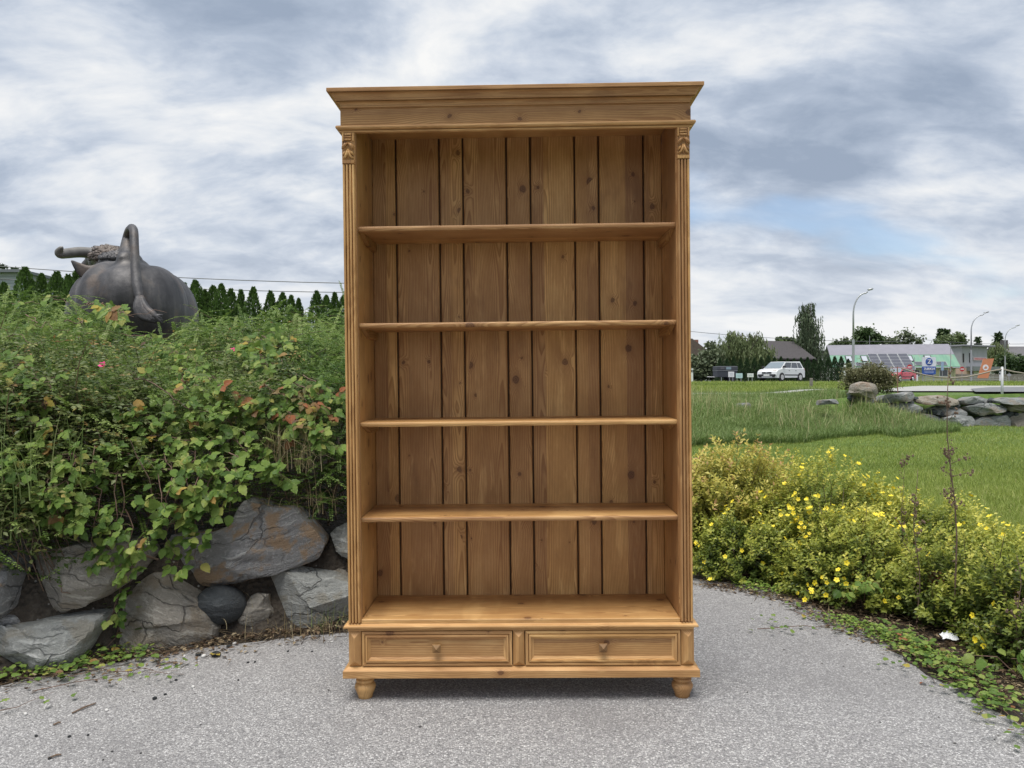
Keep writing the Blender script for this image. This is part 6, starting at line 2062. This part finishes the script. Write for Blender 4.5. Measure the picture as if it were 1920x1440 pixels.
MB().box(9.1, Lh - .35, -3.64, -3.605, 0, 1.9).build('front_render', M['yellow_wall'], HS)
for (y0, y1, z0, z1) in ((-1.9, -1.1, .3, 1.6), (-.3, .5, 1.9, 3.0), (1.0, 1.8, .4, 1.6)):
    fr = MB().box(Lh - .06, Lh - .01, y0, y1, z0, z1).build('window', M['white'], HS)
    MB().box(Lh - .012, Lh + .005, y0 + .08, y1 - .08, z0 + .08, z1 - .08).build('pane', M['glass'], fr)
MB().tube([(5.2, .3, zr), (5.2, .3, zr + 1.3)], .03, 5).build('aerial', M['galv'], HS)
xb, zb_ = XZ(1545, 660, 106)
o_ = empty('annex', (xb, 108, 1.33)); tag(o_, 'small flat-roofed white building peeping out left of the solar roof', 'building')
MB().box(-.7, 1.6, -2, 2, 0, 4.0).build('wall', M['white_wall'], o_); MB().box(-1.1, 2.0, -2.4, 2.4, 4.0, 4.35).build('roof', M['dark_wood'], o_)

# two-storey house with flat roof
YC = 104.
xc, _ = XZ(1803, 700, YC)
H2 = empty('flat_roofed_house', (xc, YC, 1.33), (0, 0, rad(24)))
tag(H2, 'two-storey grey and salmon house with flat roof, canopy and red-lettered sign', 'house')
W1, W2, HH = 5.2, 5.6, 4.85
MB().box(0, W1, 0, W2, 1.95, HH).build('upper_wall', M['grey_wall'], H2)
MB().box(.01, W1 - .01, .01, W2 - .01, 0, 1.949).build('lower_wall', M['pink_wall'], H2)
MB().box(-.35, W1 + .9, -.6, W2 + .5, HH, HH + .12).build('roof', plain('roof_edge', (.13, .13, .14)), H2)
MB().box(-.33, W1 + .88, -.58, W2 + .48, HH + .121, HH + .24).build('roof_trim', M['grey_wall'], H2)
def win(parent, face, a0, a1, z0, z1):
    if face == 'l':
        fr = MB().box(-.05, .02, a0, a1, z0, z1).build('window', M['dark_wood'], parent)
        for q in range(2):
            w = (a1 - a0) / 2
            MB().box(-.058, -.051, a0 + q * w + .10, a0 + (q + 1) * w - .06, z0 + .10, z1 - .10).build('pane', M['glass'], fr)
    else:
        fr = MB().box(a0, a1, -.05, .02, z0, z1).build('window', M['dark_wood'], parent)
        for q in range(2):
            w = (a1 - a0) / 2
            MB().box(a0 + q * w + .08, a0 + (q + 1) * w - .05, -.058, -.051, z0 + .10, z1 - .10).build('pane', M['glass'], fr)
win(H2, 'l', 1.6, 3.6, 2.7, 3.95); win(H2, 'l', 1.4, 3.4, .3, 1.5); win(H2, 'f', .2, .45, 2.7, 3.9); win(H2, 'f', 1.5, 2.0, 2.7, 4.0)
MB().box(1.0, W1 + 1.0, -1.1, -.01, 1.55, 2.15).build('canopy', plain('canopy', (.20, .215, .22)), H2)
MB().box(1.6, 2.3, -.04, .02, .05, 1.5).build('door', plain('brown_door', (.14, .075, .055)), H2)
MB().box(2.4, 3.5, -.03, .02, .05, 1.5).build('shop_window', M['white_wall'], H2)
sg = MB().box(2.3, 4.9, -.12, -.01, 3.0, 3.42).build('sign_board', plain('sign_pink', (.62, .50, .50)), H2)
for k in range(9):
    MB().box(2.45 + k * .265, 2.62 + k * .265, -.135, -.121, 3.08, 3.34).build('sign_mark', plain('sign_red', (.55, .16, .17)) if k == 0 else bpy.data.materials['sign_red'], sg)
o_ = empty('rear_wing', (0, 0, 0)); bpy.data.objects.remove(o_)
MB().box(W1 + .01, W1 + 1.6, 1.0, W2 - .2, 0, 2.9).build('side_wing', M['pink_wall'], H2)
MB().box(W1 - .0, W1 + 2.2, .6, W2, 2.91, 3.1).build('side_wing_roof', M['dark_wood'], H2)

# barn
xq, _ = XZ(1461, 700, 90)
BN = empty('barn', (xq, 90, 1.33), (0, 0, rad(-20)))
tag(BN, 'old barn with dark shingled roof and black boarded wall behind the white car', 'barn')
MB().box(0, 3.6, 0, 6.5, 0, 2.75).build('wall', M['dark_wood'], BN)
for k in range(14):
    MB().box(.02 + k * .256, .235 + k * .256, -.03, -.001, .05, 2.7).build('board', M['dark_wood'], BN)
# hipped slope facing us
mb = MB()
A = [(-.35, -.5, 2.65), (4.0, -.5, 2.55), (1.6, 3.4, 4.75), (-2.2, 3.4, 4.95)]
A2 = [(p[0], p[1], p[2] + .14) for p in A]
mb.add(A + A2, [(0, 3, 2, 1), (4, 5, 6, 7), (0, 1, 5, 4), (1, 2, 6, 5), (2, 3, 7, 6), (3, 0, 4, 7)]); mb.build('front_roof', M['shingle'], BN)
mb = MB()
A = [(4.02, -.48, 2.54), (4.3, 7, 2.55), (1.62, 3.42, 4.74)]
A2 = [(p[0], p[1], p[2] + .14) for p in A]
mb.add(A + A2, [(0, 2, 1), (3, 4, 5), (0, 1, 4, 3), (1, 2, 5, 4), (2, 0, 3, 5)]); mb.build('hip_roof', M['shingle'], BN)
mb = MB()
A = [(-2.2, 3.42, 4.94), (1.6, 3.42, 4.74), (4.3, 7, 2.6), (-.3, 7, 2.6)]
A2 = [(p[0], p[1], p[2] + .14) for p in A]
mb.add(A + A2, [(0, 1, 2, 3), (4, 7, 6, 5), (0, 4, 5, 1), (1, 5, 6, 2), (2, 6, 7, 3), (3, 7, 4, 0)]); mb.build('back_roof', M['shingle'], BN)

# partly hidden houses
xq, zq = XZ(1308, 640, 112)
o_ = empty('brown_roofed_house', (xq, 112, 1.33)); tag(o_, 'house with brown tiled roof and chimney peeping out beside the bookcase', 'house')
MB().box(-5, 2.0, 0, 6, 0, 3.5).build('wall', M['grey_wall'], o_)
MB().prism([(-5.4, 3.5), (2.9, 3.5), (-.9, 6.4)], 'y', -.4, 6.3).build('roof', M['brown_roof'], o_)
MB().box(.05, .6, 2, 2.6, 5.0, 6.35).build('chimney', plain('brick_red', (.25, .12, .09)), o_)
xq, zq = XZ(1912, 655, 122)
o_ = empty('grey_roofed_house', (xq, 122, 1.33)); tag(o_, 'house with dark grey roof and square chimney at the right edge', 'house')
MB().box(-2.0, 9, 0, 7, 0, 3.6).build('wall', M['white_wall'], o_)
MB().prism([(-.5, 3.5), (7.5, 3.5), (3.5, 5.9)], 'x', -2.6, 9).build('roof', plain('slate_roof', (.12, .115, .12)), o_)
MB().box(-.9, -.05, 2.8, 3.5, 5.0, 6.9).build('chimney', plain('chimney', (.11, .10, .10)), o_)
xq, zq = XZ(15, 512, 45)
o_ = empty('grey_roofed_house', (xq, 45, 1.25)); tag(o_, 'house with pale grey boarded gable top behind the thujas at the left edge', 'house')
MB().box(-4.5, .75, 0, 5, 0, 6.35).build('wall', plain('grey_boards', (.30, .32, .36)), o_)
for k in range(5):
    MB().box(-4.5, .76, -.03, -.001, 5.35 + k * .2, 5.53 + k * .2).build('board', plain('grey_boards2', (.33, .35, .39)) if k == 0 else bpy.data.materials['grey_boards2'], o_)
MB().box(-4.9, 1.0, -.4, 5.4, 6.351, 6.52).build('roof', plain('metal_roof', (.16, .17, .19)), o_)

# billboard
xq, zq = XZ(1742, 688, 82)
BBo = empty('billboard', (xq, 82, float(height(xq, 82))), (0, 0, rad(4)))
tag(BBo, 'blue and white billboard with a big letter in a blue disc beside the yellow gable', 'billboard')
zt = P3(0, 669.5, 82)[2] - BBo.location.z; zbm = P3(0, 702, 82)[2] - BBo.location.z; hw = 13.2 * 82 / FPX
zm = zbm + (zt - zbm) * .46
MB().box(-hw, hw, 0, .08, zm, zt).build('upper_panel', plain('board_white', (.70, .73, .76)), BBo)
MB().box(-hw, hw, 0, .08, zbm, zm - .001).build('lower_panel', M['text_blue'], BBo)
for s in (-1, 1):
    MB().tube([(s * hw * .8, .14, 0), (s * hw * .8, .14, zt)], .05, 8).build('post', M['galv'], BBo)
dz_ = (zm + zt) / 2
mb = MB(); mb.lathe([(.40, 0), (.40, .02)], 28); d_ = mb.build('logo_disc', M['text_blue'], BBo); d_.rotation_euler = (rad(90), 0, 0); d_.location = (0, -.002, dz_)
def put_text(body, size, x, z, mat, parent, y=-.03):
    me = text_mesh(body, size); me.name = 'lettering'
    o_ = link('lettering', me, mat, parent); o_.rotation_euler = (rad(90), 0, 0); o_.location = (x, y, z)
    return o_
put_text('Z', .62, 0, dz_, M['white'], BBo, -.045)
put_text('ZURICH', .34, 0, zm - .28, M['white'], BBo)
for k, (w, z) in enumerate(((.55, .52), (.5, .66))):
    MB().box(-w, w, -.012, -.001, zm - z - .03, zm - z + .03).build('small_print', plain('print_pale', (.35, .42, .62)) if k == 0 else bpy.data.materials['print_pale'], BBo)

# orange leaning banner with white disc
xq, zq = XZ(1846, 690, 86)
z0 = float(height(xq, 86))
BA = empty('banner', (xq, 86, z0)); tag(BA, 'tall orange slanted banner with a white round emblem before the salmon house', 'banner')
k = 86 / FPX
def bp(px, py, y=0): return ((px - 1846) * k, y, CAMZ - (py - 720) * k - z0)
q = [bp(1833, 709), bp(1853, 709), bp(1864, 672), bp(1844, 673)]
mb = MB(); mb.add([(p[0], 0, p[2]) for p in q] + [(p[0], .06, p[2]) for p in q], [(0, 1, 2, 3), (7, 6, 5, 4), (0, 4, 5, 1), (1, 5, 6, 2), (2, 6, 7, 3), (3, 7, 4, 0)]); mb.build('cloth', M['orange'], BA)
c_ = bp(1848, 689)
d_ = MB().lathe([(.33, 0), (.33, .012)], 24).build('emblem_disc', M['white'], BA); d_.rotation_euler = (rad(90), 0, 0); d_.location = (c_[0], -.001, c_[2])
e_ = MB(); e_.ball((0, 0, 0), (.2, .01, .09), 12, 6); e_.ball((.02, 0, .10), (.08, .01, .10), 10, 6)
e_ = e_.build('emblem_mark', M['orange'], BA); e_.location = (c_[0], -.02, c_[2] - .05)
MB().tube([bp(1835, 710, .1), bp(1845, 673, .1)], .035, 6).build('pole', M['galv'], BA)
MB().box(-.9, .5, -.1, .25, 0, .12).build('base', M['galv'], BA)

# street lamps
def lamp(label, bx, top_py, head_px, Y):
    x = (bx - 960) / FPX * Y; z0 = float(height(x, Y)); k = Y / FPX
    H = P3(bx, top_py, Y)[2] - z0; arm = (head_px - bx) * k
    rt = empty('street_lamp', (x, Y, z0)); tag(rt, label, 'street lamp', 'street lamps along the road')
    MB().tube([(0, 0, 0), (0, 0, H * .45)], [.10, .085], 10).build('mast_foot', M['galv'], rt)
    pts = [(0, 0, H * .45), (0, 0, H * .72)]
    for j in range(1, 9):
        a = math.pi / 2 * j / 8
        pts.append((arm * .62 * (1 - math.cos(a)), 0, H * .72 + (H * .22) * math.sin(a)))
    pts.append((arm * .72, 0, H * .955))
    MB().tube(pts, [.075, .065] + [.055] * 9, 8).build('arm', M['galv'], rt, True)
    hd = MB(); hd.ball((0, 0, 0), (arm * .17, .14, .075), 12, 6); hd = hd.build('lamp_head', M['galv'], rt, True)
    hd.location = (arm * .86, 0, H * .982); hd.rotation_euler = (0, rad(-14), 0)
    MB().box(-arm * .1, arm * .1, -.08, .08, -.095, -.06, .01).build('lens', simple('lamp_lens', (.55, .56, .57), .2), hd)
lamp('tallest street lamp, nearest, standing behind the dry bush at the solar house', 1600, 539, 1637, 56)
lamp('middle street lamp in front of the salmon house', 1821, 583, 1854, 84)
lamp('farthest and lowest street lamp near the right edge', 1884.5, 608, 1912, 104)

# roadside fence of boards
FX = [(1708, 704), (1920, 702)]
YF = 97
x0 = (1716 - 960) / FPX * YF; x1 = (1990 - 960) / FPX * YF
FN = empty('board_fence', (x0, YF, 1.33)); tag(FN, 'weathered grey board fence along the far side of the road', 'fence')
n = int((x1 - x0) / .16); me = MB().box(-.062, .062, -.012, .012, .12, 1.02).mesh('board'); me.materials.append(M['fence_wood'])
for i in range(n):
    o_ = bpy.data.objects.new('board', me); COL.objects.link(o_); o_.parent = FN; o_.location = (i * .16, 0, random.uniform(-.02, .03))
for z in (.3, .85): MB().box(-.1, x1 - x0, .013, .06, z, z + .07).build('rail', M['fence_wood'], FN)
pm = MB().box(-.05, .05, .061, .16, 0, 1.1).mesh('post'); pm.materials.append(M['fence_wood'])
for i in range(int((x1 - x0) / 2.4) + 1):
    o_ = bpy.data.objects.new('post', pm); COL.objects.link(o_); o_.parent = FN; o_.location = (i * 2.4, 0, 0)
# guard rail before it
GR = empty('guard_rail', (x0 + .2, YF - 2, 1.33)); tag(GR, 'thin metal railing in front of the board fence', 'railing')
for z in (.35, .62): MB().tube([(0, 0, z), (10, 0, z)], .03, 6).build('rail', M['galv'], GR)
for i in range(6): MB().tube([(i * 2, 0, 0), (i * 2, 0, .65)], .035, 6).build('post', M['galv'], GR)

# signs and marker posts
def marker(label, px, Y, h=1.0):
    x = (px - 960) / FPX * Y; z = float(height(x, Y))
    rt = empty('marker_post', (x, Y, z)); tag(rt, label, 'marker post', 'white road marker posts')
    MB().prism([(-.07, -.05), (.07, -.05), (.05, .06), (-.05, .06)], 'z', 0, h).build('post', M['white'], rt)
    MB().prism([(-.073, -.053), (.073, -.053), (.053, .063), (-.053, .063)], 'z', h * .72, h * .90).build('black_band', M['black'], rt)
    MB().box(-.03, .03, -.066, -.054, h * .74, h * .88).build('reflector', M['galv'], rt)
marker('white marker post behind the red car', 1719.5, 78)
marker('white marker post at the rope post near the right edge', 1875, 76)
marker('white marker post half hidden by the left side of the dry bush', 1584, 56, 1.25)
marker('white marker post right at the bookcase edge', 1297.5, 56)
def round_sign(label, px, py, Y, r, bar=True):
    x = (px - 960) / FPX * Y; z0 = float(height(x, Y)); zc = P3(px, py, Y)[2] - z0
    rt = empty('road_sign', (x, Y, z0)); tag(rt, label, 'road sign')
    MB().tube([(0, .03, 0), (0, .03, zc + r)], .035, 7).build('post', M['galv'], rt)
    d_ = MB().lathe([(r, 0), (r, .02)], 24).build('disc', plain('sign_red2', (.48, .05, .05)), rt); d_.rotation_euler = (rad(90), 0, 0); d_.location = (0, 0, zc)
    MB().box(-r * .72, r * .72, -.032, -.021, zc - r * .18, zc + r * .18).build('bar', M['white'], rt)
round_sign('red no-entry sign above the red car', 1705.5, 688, 90, .30)
round_sign('small red and white sign in front of the grey house wall', 1804, 692, 88, .28)
o_ = empty('sign_post', (XZ(1767, 700, 86)[0], 86, float(height(49, 86)))); tag(o_, 'thin pole with small blue sign before the yellow gable', 'sign')
MB().tube([(0, .03, 0), (0, .03, 2.3)], .03, 6).build('post', M['galv'], o_); MB().box(-.14, .14, -.01, .01, 1.3, 2.25).build('plate', plain('plate_blue', (.30, .42, .55)), o_)
o_ = empty('sign_post', (XZ(1892, 700, 80)[0], 80, float(height(52, 80)))); tag(o_, 'short galvanised pole on the verge right of the last marker post', 'sign')
MB().tube([(0, 0, 0), (0, 0, .95)], .035, 6).build('post', M['galv'], o_); MB().box(-.2, .2, -.02, .0, .62, .8).build('plate', M['galv'], o_)
for px, lab in ((1714.8, 'tall thin pole left of the billboard'), (1782.5, 'tall thin mast in front of the grey house')):
    x = (px - 960) / FPX * 90
    o_ = MB().tube([(0, 0, 0), (0, 0, 2.9 if px < 1750 else 4.6)], [.045, .03], 6).build('pole', M['galv']); o_.location = (x, 90, float(height(x, 90))); tag(o_, lab, 'pole')

def small_board(label, px, py, Y, w, h, mat, post_h=None, mark=None):
    x = (px - 960) / FPX * Y; z0 = float(height(x, Y)); zc = P3(px, py, Y)[2] - z0
    rt = empty('notice_board', (x, Y, z0)); tag(rt, label, 'notice board', 'notice boards on the verge')
    bd = MB().box(-w / 2, w / 2, -.02, .02, zc - h / 2, zc + h / 2, .005).build('board', mat, rt)
    for j in range(2):
        MB().box(-w * .3, w * .3, -.026, -.0205, zc - h * .12 + j * h * .25, zc - h * .05 + j * h * .25).build('print_line', plain('print_grey', (.45, .50, .54)), bd)
    for s in (-.3, .3): MB().tube([(s * w, .03, 0), (s * w, .03, zc)], .025, 6).build('post', M['galv'], rt)
small_board('small pale blue notice board right of the dark trailer', 1386, 704.5, 56.5, .48, .35, plain('board_blue', (.50, .66, .72)))
small_board('small white notice board nearest the white car', 1407, 703.7, 56.8, .46, .28, M['white'])
small_board('white square notice in front of the dark trailer', 1371, 702, 65.5, .50, .46, M['white'])

# dark trailer
xq, _ = XZ(1364, 700, 68); z0 = float(height(xq, 68))
TR = empty('trailer', (xq, 68, z0)); tag(TR, 'dark grey box trailer standing on the verge below the willow', 'trailer')
MB().box(-.88, .88, 0, 1.6, .38, .96, .03).build('body', plain('trailer_grey', (.045, .05, .062)), TR)
MB().box(-.9, .92, -.02, 1.62, .985, 1.36, .05).build('lid', plain('lid_grey', (.055, .06, .072)), TR)
MB().box(-.9, .9, -.03, 1.63, .955, .985).build('trim', M['galv'], TR)
MB().box(-.62, -.28, -.035, -.021, 1.08, 1.26).build('plate', plain('plate_dark', (.10, .10, .11)), TR)
MB().box(-.12, .32, -.035, -.021, 1.06, 1.28).build('plate', plain('plate_bluegrey', (.22, .30, .34)), TR)
for s in (-.02, 1.62):
    w_ = MB(); w_.lathe([(.10, -.08), (.28, -.08), (.31, -.04), (.31, .04), (.28, .08), (.10, .08)], 18)
    w_ = w_.build('wheel', M['tyre'], TR); w_.rotation_euler = (rad(90), 0, 0); w_.location = (.42, s, .31)
pts = [(.42 + .38 * math.cos(a), -.05, .31 + .38 * math.sin(a)) for a in np.linspace(0, math.pi, 9)]
MB().tube([Vector(p) for p in pts], .04, 6).build('mudguard', M['black'], TR)
MB().tube([(-.88, .8, .40), (-1.6, .8, .42)], .04, 6).build('drawbar', M['galv'], TR)
MB().tube([(-.55, -.05, 0), (-.55, -.05, .38)], .03, 6).build('jack', M['galv'], TR)

# ------------------------------------------------------------------ cars
def car(name, label, px, Y, yaw, L, W, H, prof, cabin, paint, seed, open_win=False):
    """prof: lower body side profile; cabin: greenhouse profile; x forward, in metres"""
    x = (px - 960) / FPX * Y
    rt = empty(name, (x, Y, float(height(x, Y)) + .03), (0, 0, yaw)); tag(rt, label, 'car')
    w = W / 2
    # body: side profile lofted over the width, tucked in at the edges
    secs = [(-w, .86), (-w * .985, .95), (-w * .90, 1.0), (0, 1.015), (w * .90, 1.0), (w * .985, .95), (w, .86)]
    def loft(pf, secs, zc, name, mat, taper=None):
        vs = []; fs = []; n = len(pf)
        cx = sum(p[0] for p in pf) / n
        for yy, s_ in secs:
            for (a, z) in pf:
                yv = yy
                if taper: yv = yy * (1 - taper * max(0, (z - zc)) / (H - zc))
                vs.append((cx + (a - cx) * (.965 + .035 * (s_ - .86) / .155), yv, zc + (z - zc) * (s_ if z > zc else 1)))
        for i in range(len(secs) - 1):
            for k in range(n):
                fs.append((i * n + k, i * n + (k + 1) % n, (i + 1) * n + (k + 1) % n, (i + 1) * n + k))
        fs.append(tuple(range(n))); fs.append(tuple((len(secs) - 1) * n + k for k in reversed(range(n))))
        return MB().add(vs, fs).build(name, mat, rt)
    zb = min(p[1] for p in prof)
    body = loft(prof, [(-w, .93), (-w * .97, .985), (-w * .8, 1.0), (0, 1.01), (w * .8, 1.0), (w * .97, .985), (w, .93)], zb + .25, 'body', paint)
    zc = min(p[1] for p in cabin)
    wc = w * .93
    cab = loft(cabin, [(-wc, 1.0), (-wc * .9, 1.005), (0, 1.02), (wc * .9, 1.005), (wc, 1.0)], zc, 'cabin', paint, .20)
    # windows: inset copies standing just proud of the cabin sides
    fx0, fx1, tx1, tx0 = cabin[1][0], cabin[2][0], cabin[3][0], cabin[4][0]
    def cabpt(a, z, s):
        return (a, s * (wc * (1 - .20 * (z - zc) / (H - zc)) + .006), z)
    wz0, wz1 = zc + .06, H - .10
    def edge_front(z): return np.interp(z, [cabin[1][1], cabin[2][1]], [cabin[1][0], cabin[2][0]])
    def edge_back(z): return np.interp(z, [cabin[4][1], cabin[3][1]], [cabin[4][0], cabin[3][0]])
    f0, f1 = edge_front(wz0) - .12, edge_front(wz1) - .10
    b0, b1 = edge_back(wz0) + .12, edge_back(wz1) + .10
    for s in (-1, 1):
        cuts = [0, .40, .76, 1]
        for j in range(3):
            t0, t1 = cuts[j] + .012, cuts[j + 1] - .012
            q = [cabpt(f0 + (b0 - f0) * t0, wz0, s), cabpt(f0 + (b0 - f0) * t1, wz0, s), cabpt(f1 + (b1 - f1) * t1, wz1, s), cabpt(f1 + (b1 - f1) * t0, wz1, s)]
            q2 = [(p[0], p[1] - s * .02, p[2]) for p in q]
            MB().add(q + q2, [(0, 1, 2, 3), (7, 6, 5, 4), (0, 4, 5, 1), (1, 5, 6, 2), (2, 6, 7, 3), (3, 7, 4, 0)]).build('side_window', M['glass'], rt)
    def screen(p0, p1, name, sgn):
        d_ = Vector((p1[0] - p0[0], 0, p1[1] - p0[1])); nn = Vector((d_.z, 0, -d_.x)) * sgn; nn.normalize()
        q = []
        for t, ww in ((.06, .86), (.92, .74)):
            c_ = Vector((p0[0], 0, p0[1])) + d_ * t + nn * .028
            q += [c_ + Vector((0, -w * ww, 0)), c_ + Vector((0, w * ww, 0))]
        q = [q[0], q[1], q[3], q[2]]; q2 = [p - nn * .02 for p in q]
        MB().add(q + q2, [(0, 1, 2, 3), (7, 6, 5, 4), (0, 4, 5, 1), (1, 5, 6, 2), (2, 6, 7, 3), (3, 7, 4, 0)]).build(name, M['car_glass'], rt)
    screen(cabin[1], cabin[2], 'windscreen', 1)
    screen(cabin[4], cabin[3], 'rear_window', -1)
    # wheels with arches
    for ax_ in (L * .315, -L * .315):
        for s in (-1, 1):
            ar = MB().lathe([(.36, -.012), (.36, .012)], 22).build('wheel_arch', M['black'], rt); ar.rotation_euler = (rad(90), 0, 0); ar.location = (ax_, s * (w + .001), .30)
            wh = MB().lathe([(.20, -.09), (.28, -.09), (.305, -.06), (.305, .06), (.28, .09), (.20, .09)], 22).build('wheel', M['tyre'], rt, True)
            wh.rotation_euler = (rad(90), 0, 0); wh.location = (ax_, s * (w - .06), .30)
            rim = MB().lathe([(.05, -.02), (.20, -.02), (.205, .0), (.20, .02), (.05, .03)], 16).build('rim', M['chrome'], wh); rim.location = (0, 0, -s * .085)
    fz = prof_z = np.interp(.0, [0, 1], [0, 0])
    fxm = max(p[0] for p in prof)
    for s in (-1, 1):
        MB().box(fxm - .34, fxm - .10, s * w * .93, s * w * .52, .66, .83, .03).build('headlight', M['lamp_glass'], rt)
        MB().box(fxm - .05, fxm + .012, s * w * .80, s * w * .55, .30, .42, .01).build('fog_light', M['black'], rt)
        MB().box(cabin[1][0] - .30, cabin[1][0] - .12, s * (w - .04), s * (w + .16), zc + .06, zc + .21, .02).build('mirror', M['black'], rt)
        MB().box(-L * .36, L * .22, s * (w - .002), s * (w + .014), .44, .52, .004).build('side_strip', M['black'], rt)
        for hx in (.18, -.72):
            MB().box(hx, hx + .16, s * (w - .03), s * (w + .012), .80, .835, .004).build('door_handle', M['black'], rt)
        MB().box(-L / 2 + .0, -L / 2 + .16, s * w * .96, s * w * .78, .70, 1.0, .02).build('tail_light', simple('tail_red', (.4, .03, .03), .3), rt)
    MB().box(fxm - .03, fxm + .012, -w * .48, w * .48, .58, .70, .01).build('grille', M['black'], rt)
    MB().box(fxm + .0, fxm + .022, -.26, .26, .40, .51, .003).build('number_plate', M['white'], rt)
    MB().box(fxm - .05, fxm + .006, -w * .90, w * .90, .40, .53, .01).build('bumper_strip', M['black'], rt)
    ebl = MB(); ebl.ball((fxm + .012, 0, .64), (.012, .09, .04), 10, 6); ebl.build('badge', M['chrome'], rt)
    return rt
M['car_glass'] = simple('car_glass', (.20, .24, .265), .06, spec=.9, var=.04)
M['lamp_glass'] = simple('lamp_glass', (.62, .55, .48), .12, spec=.8, var=.1)
carw = simple('white_lacquer', (.76, .77, .78), .25, var=.02, coat=.6)
carr = simple('red_lacquer', (.62, .035, .06), .25, var=.03, coat=.6)
profW = [(-1.95, .30), (1.90, .25), (1.97, .50), (1.93, .72), (1.72, .88), (1.05, 1.00), (-1.86, 1.02), (-1.96, .80)]
cabW = [(-1.86, .98), (1.22, .96), (.46, 1.50), (-1.55, 1.55), (-1.86, 1.02)]
car('parked_car', 'small white high-roofed car on the road in front of the dark barn', 1465, 60, rad(180 + 38), 3.94, 1.70, 1.54, profW, cabW, carw, 1)
profR = [(-2.02, .30), (1.98, .24), (2.04, .46), (1.98, .66), (1.70, .80), (.95, .92), (-1.96, .96), (-2.04, .76)]
cabR = [(-1.90, .92), (1.05, .88), (.20, 1.40), (-1.05, 1.43), (-1.86, .98)]
car('parked_car', 'red hatchback on the road partly hidden by the dry bush', 1684, 79, rad(180 + 36), 4.05, 1.72, 1.45, profR, cabR, carr, 2)

# ------------------------------------------------------------------ rope barrier on the wall
RB = empty('rope_barrier', tuple(P3(1879, 745, 21.2))); tag(RB, 'sagging rope between a white post and a rusty rod on the far stone wall', 'rope barrier')
ob = np.array(RB.location)
pw0, pw1 = P3(1879, 748, 21.2) - ob, P3(1879, 689, 21.2) - ob
MB().tube([Vector(pw0 - np.array([0, 0, .15])), Vector(pw1)], .032, 12).build('white_post', simple('post_grey', (.55, .56, .57), .5), RB, True)
MB().ball(pw1, (.034, .034, .02), 10, 6).build('post_cap', M['white'], RB, True)
pr0, pr1 = P3(1683.5, 741, 20.6) - ob, P3(1682.5, 687, 20.6) - ob
MB().tube([Vector(pr0 - np.array([0, 0, .1])), Vector(pr1)], .014, 7).build('rusty_rod', simple('rust', (.24, .14, .095), .9, var=.3, vscale=30), RB)
rope = simple('rope', (.30, .265, .21), .9, var=.2, vscale=60)
cat_ = [(1690, 690.5), (1710, 697), (1735, 703.5), (1760, 707.5), (1785, 708.5), (1810, 707), (1835, 702), (1858, 696), (1879, 692)]
MB().tube([Vector(P3(px, py, 20.7 + (px - 1690) / 189 * .5) - ob) for px, py in cat_], .020, 8).build('rope', rope, RB, True)
cat_ = [(1879, 692), (1900, 697), (1925, 701), (1960, 706), (2000, 708), (2040, 706), (2075, 699), (2090, 692)]
MB().tube([Vector(P3(px, py, 21.2) - ob) for px, py in cat_], .020, 8).build('rope', rope, RB, True)
pq0, pq1 = P3(2090, 748, 21.2) - ob, P3(2090, 689, 21.2) - ob
MB().tube([Vector(pq0), Vector(pq1)], .032, 12).build('white_post', bpy.data.materials['post_grey'], RB, True)
x = (1521 - 960) / FPX * 30.
o_ = MB().box(-.05, .05, -.05, .05, -.1, .42, .01).build('wooden_stake', M['fence_wood']); o_.location = (x, 30, float(height(x, 30)))
tag(o_, 'short weathered wooden stake in the meadow right of the white car', 'stake')
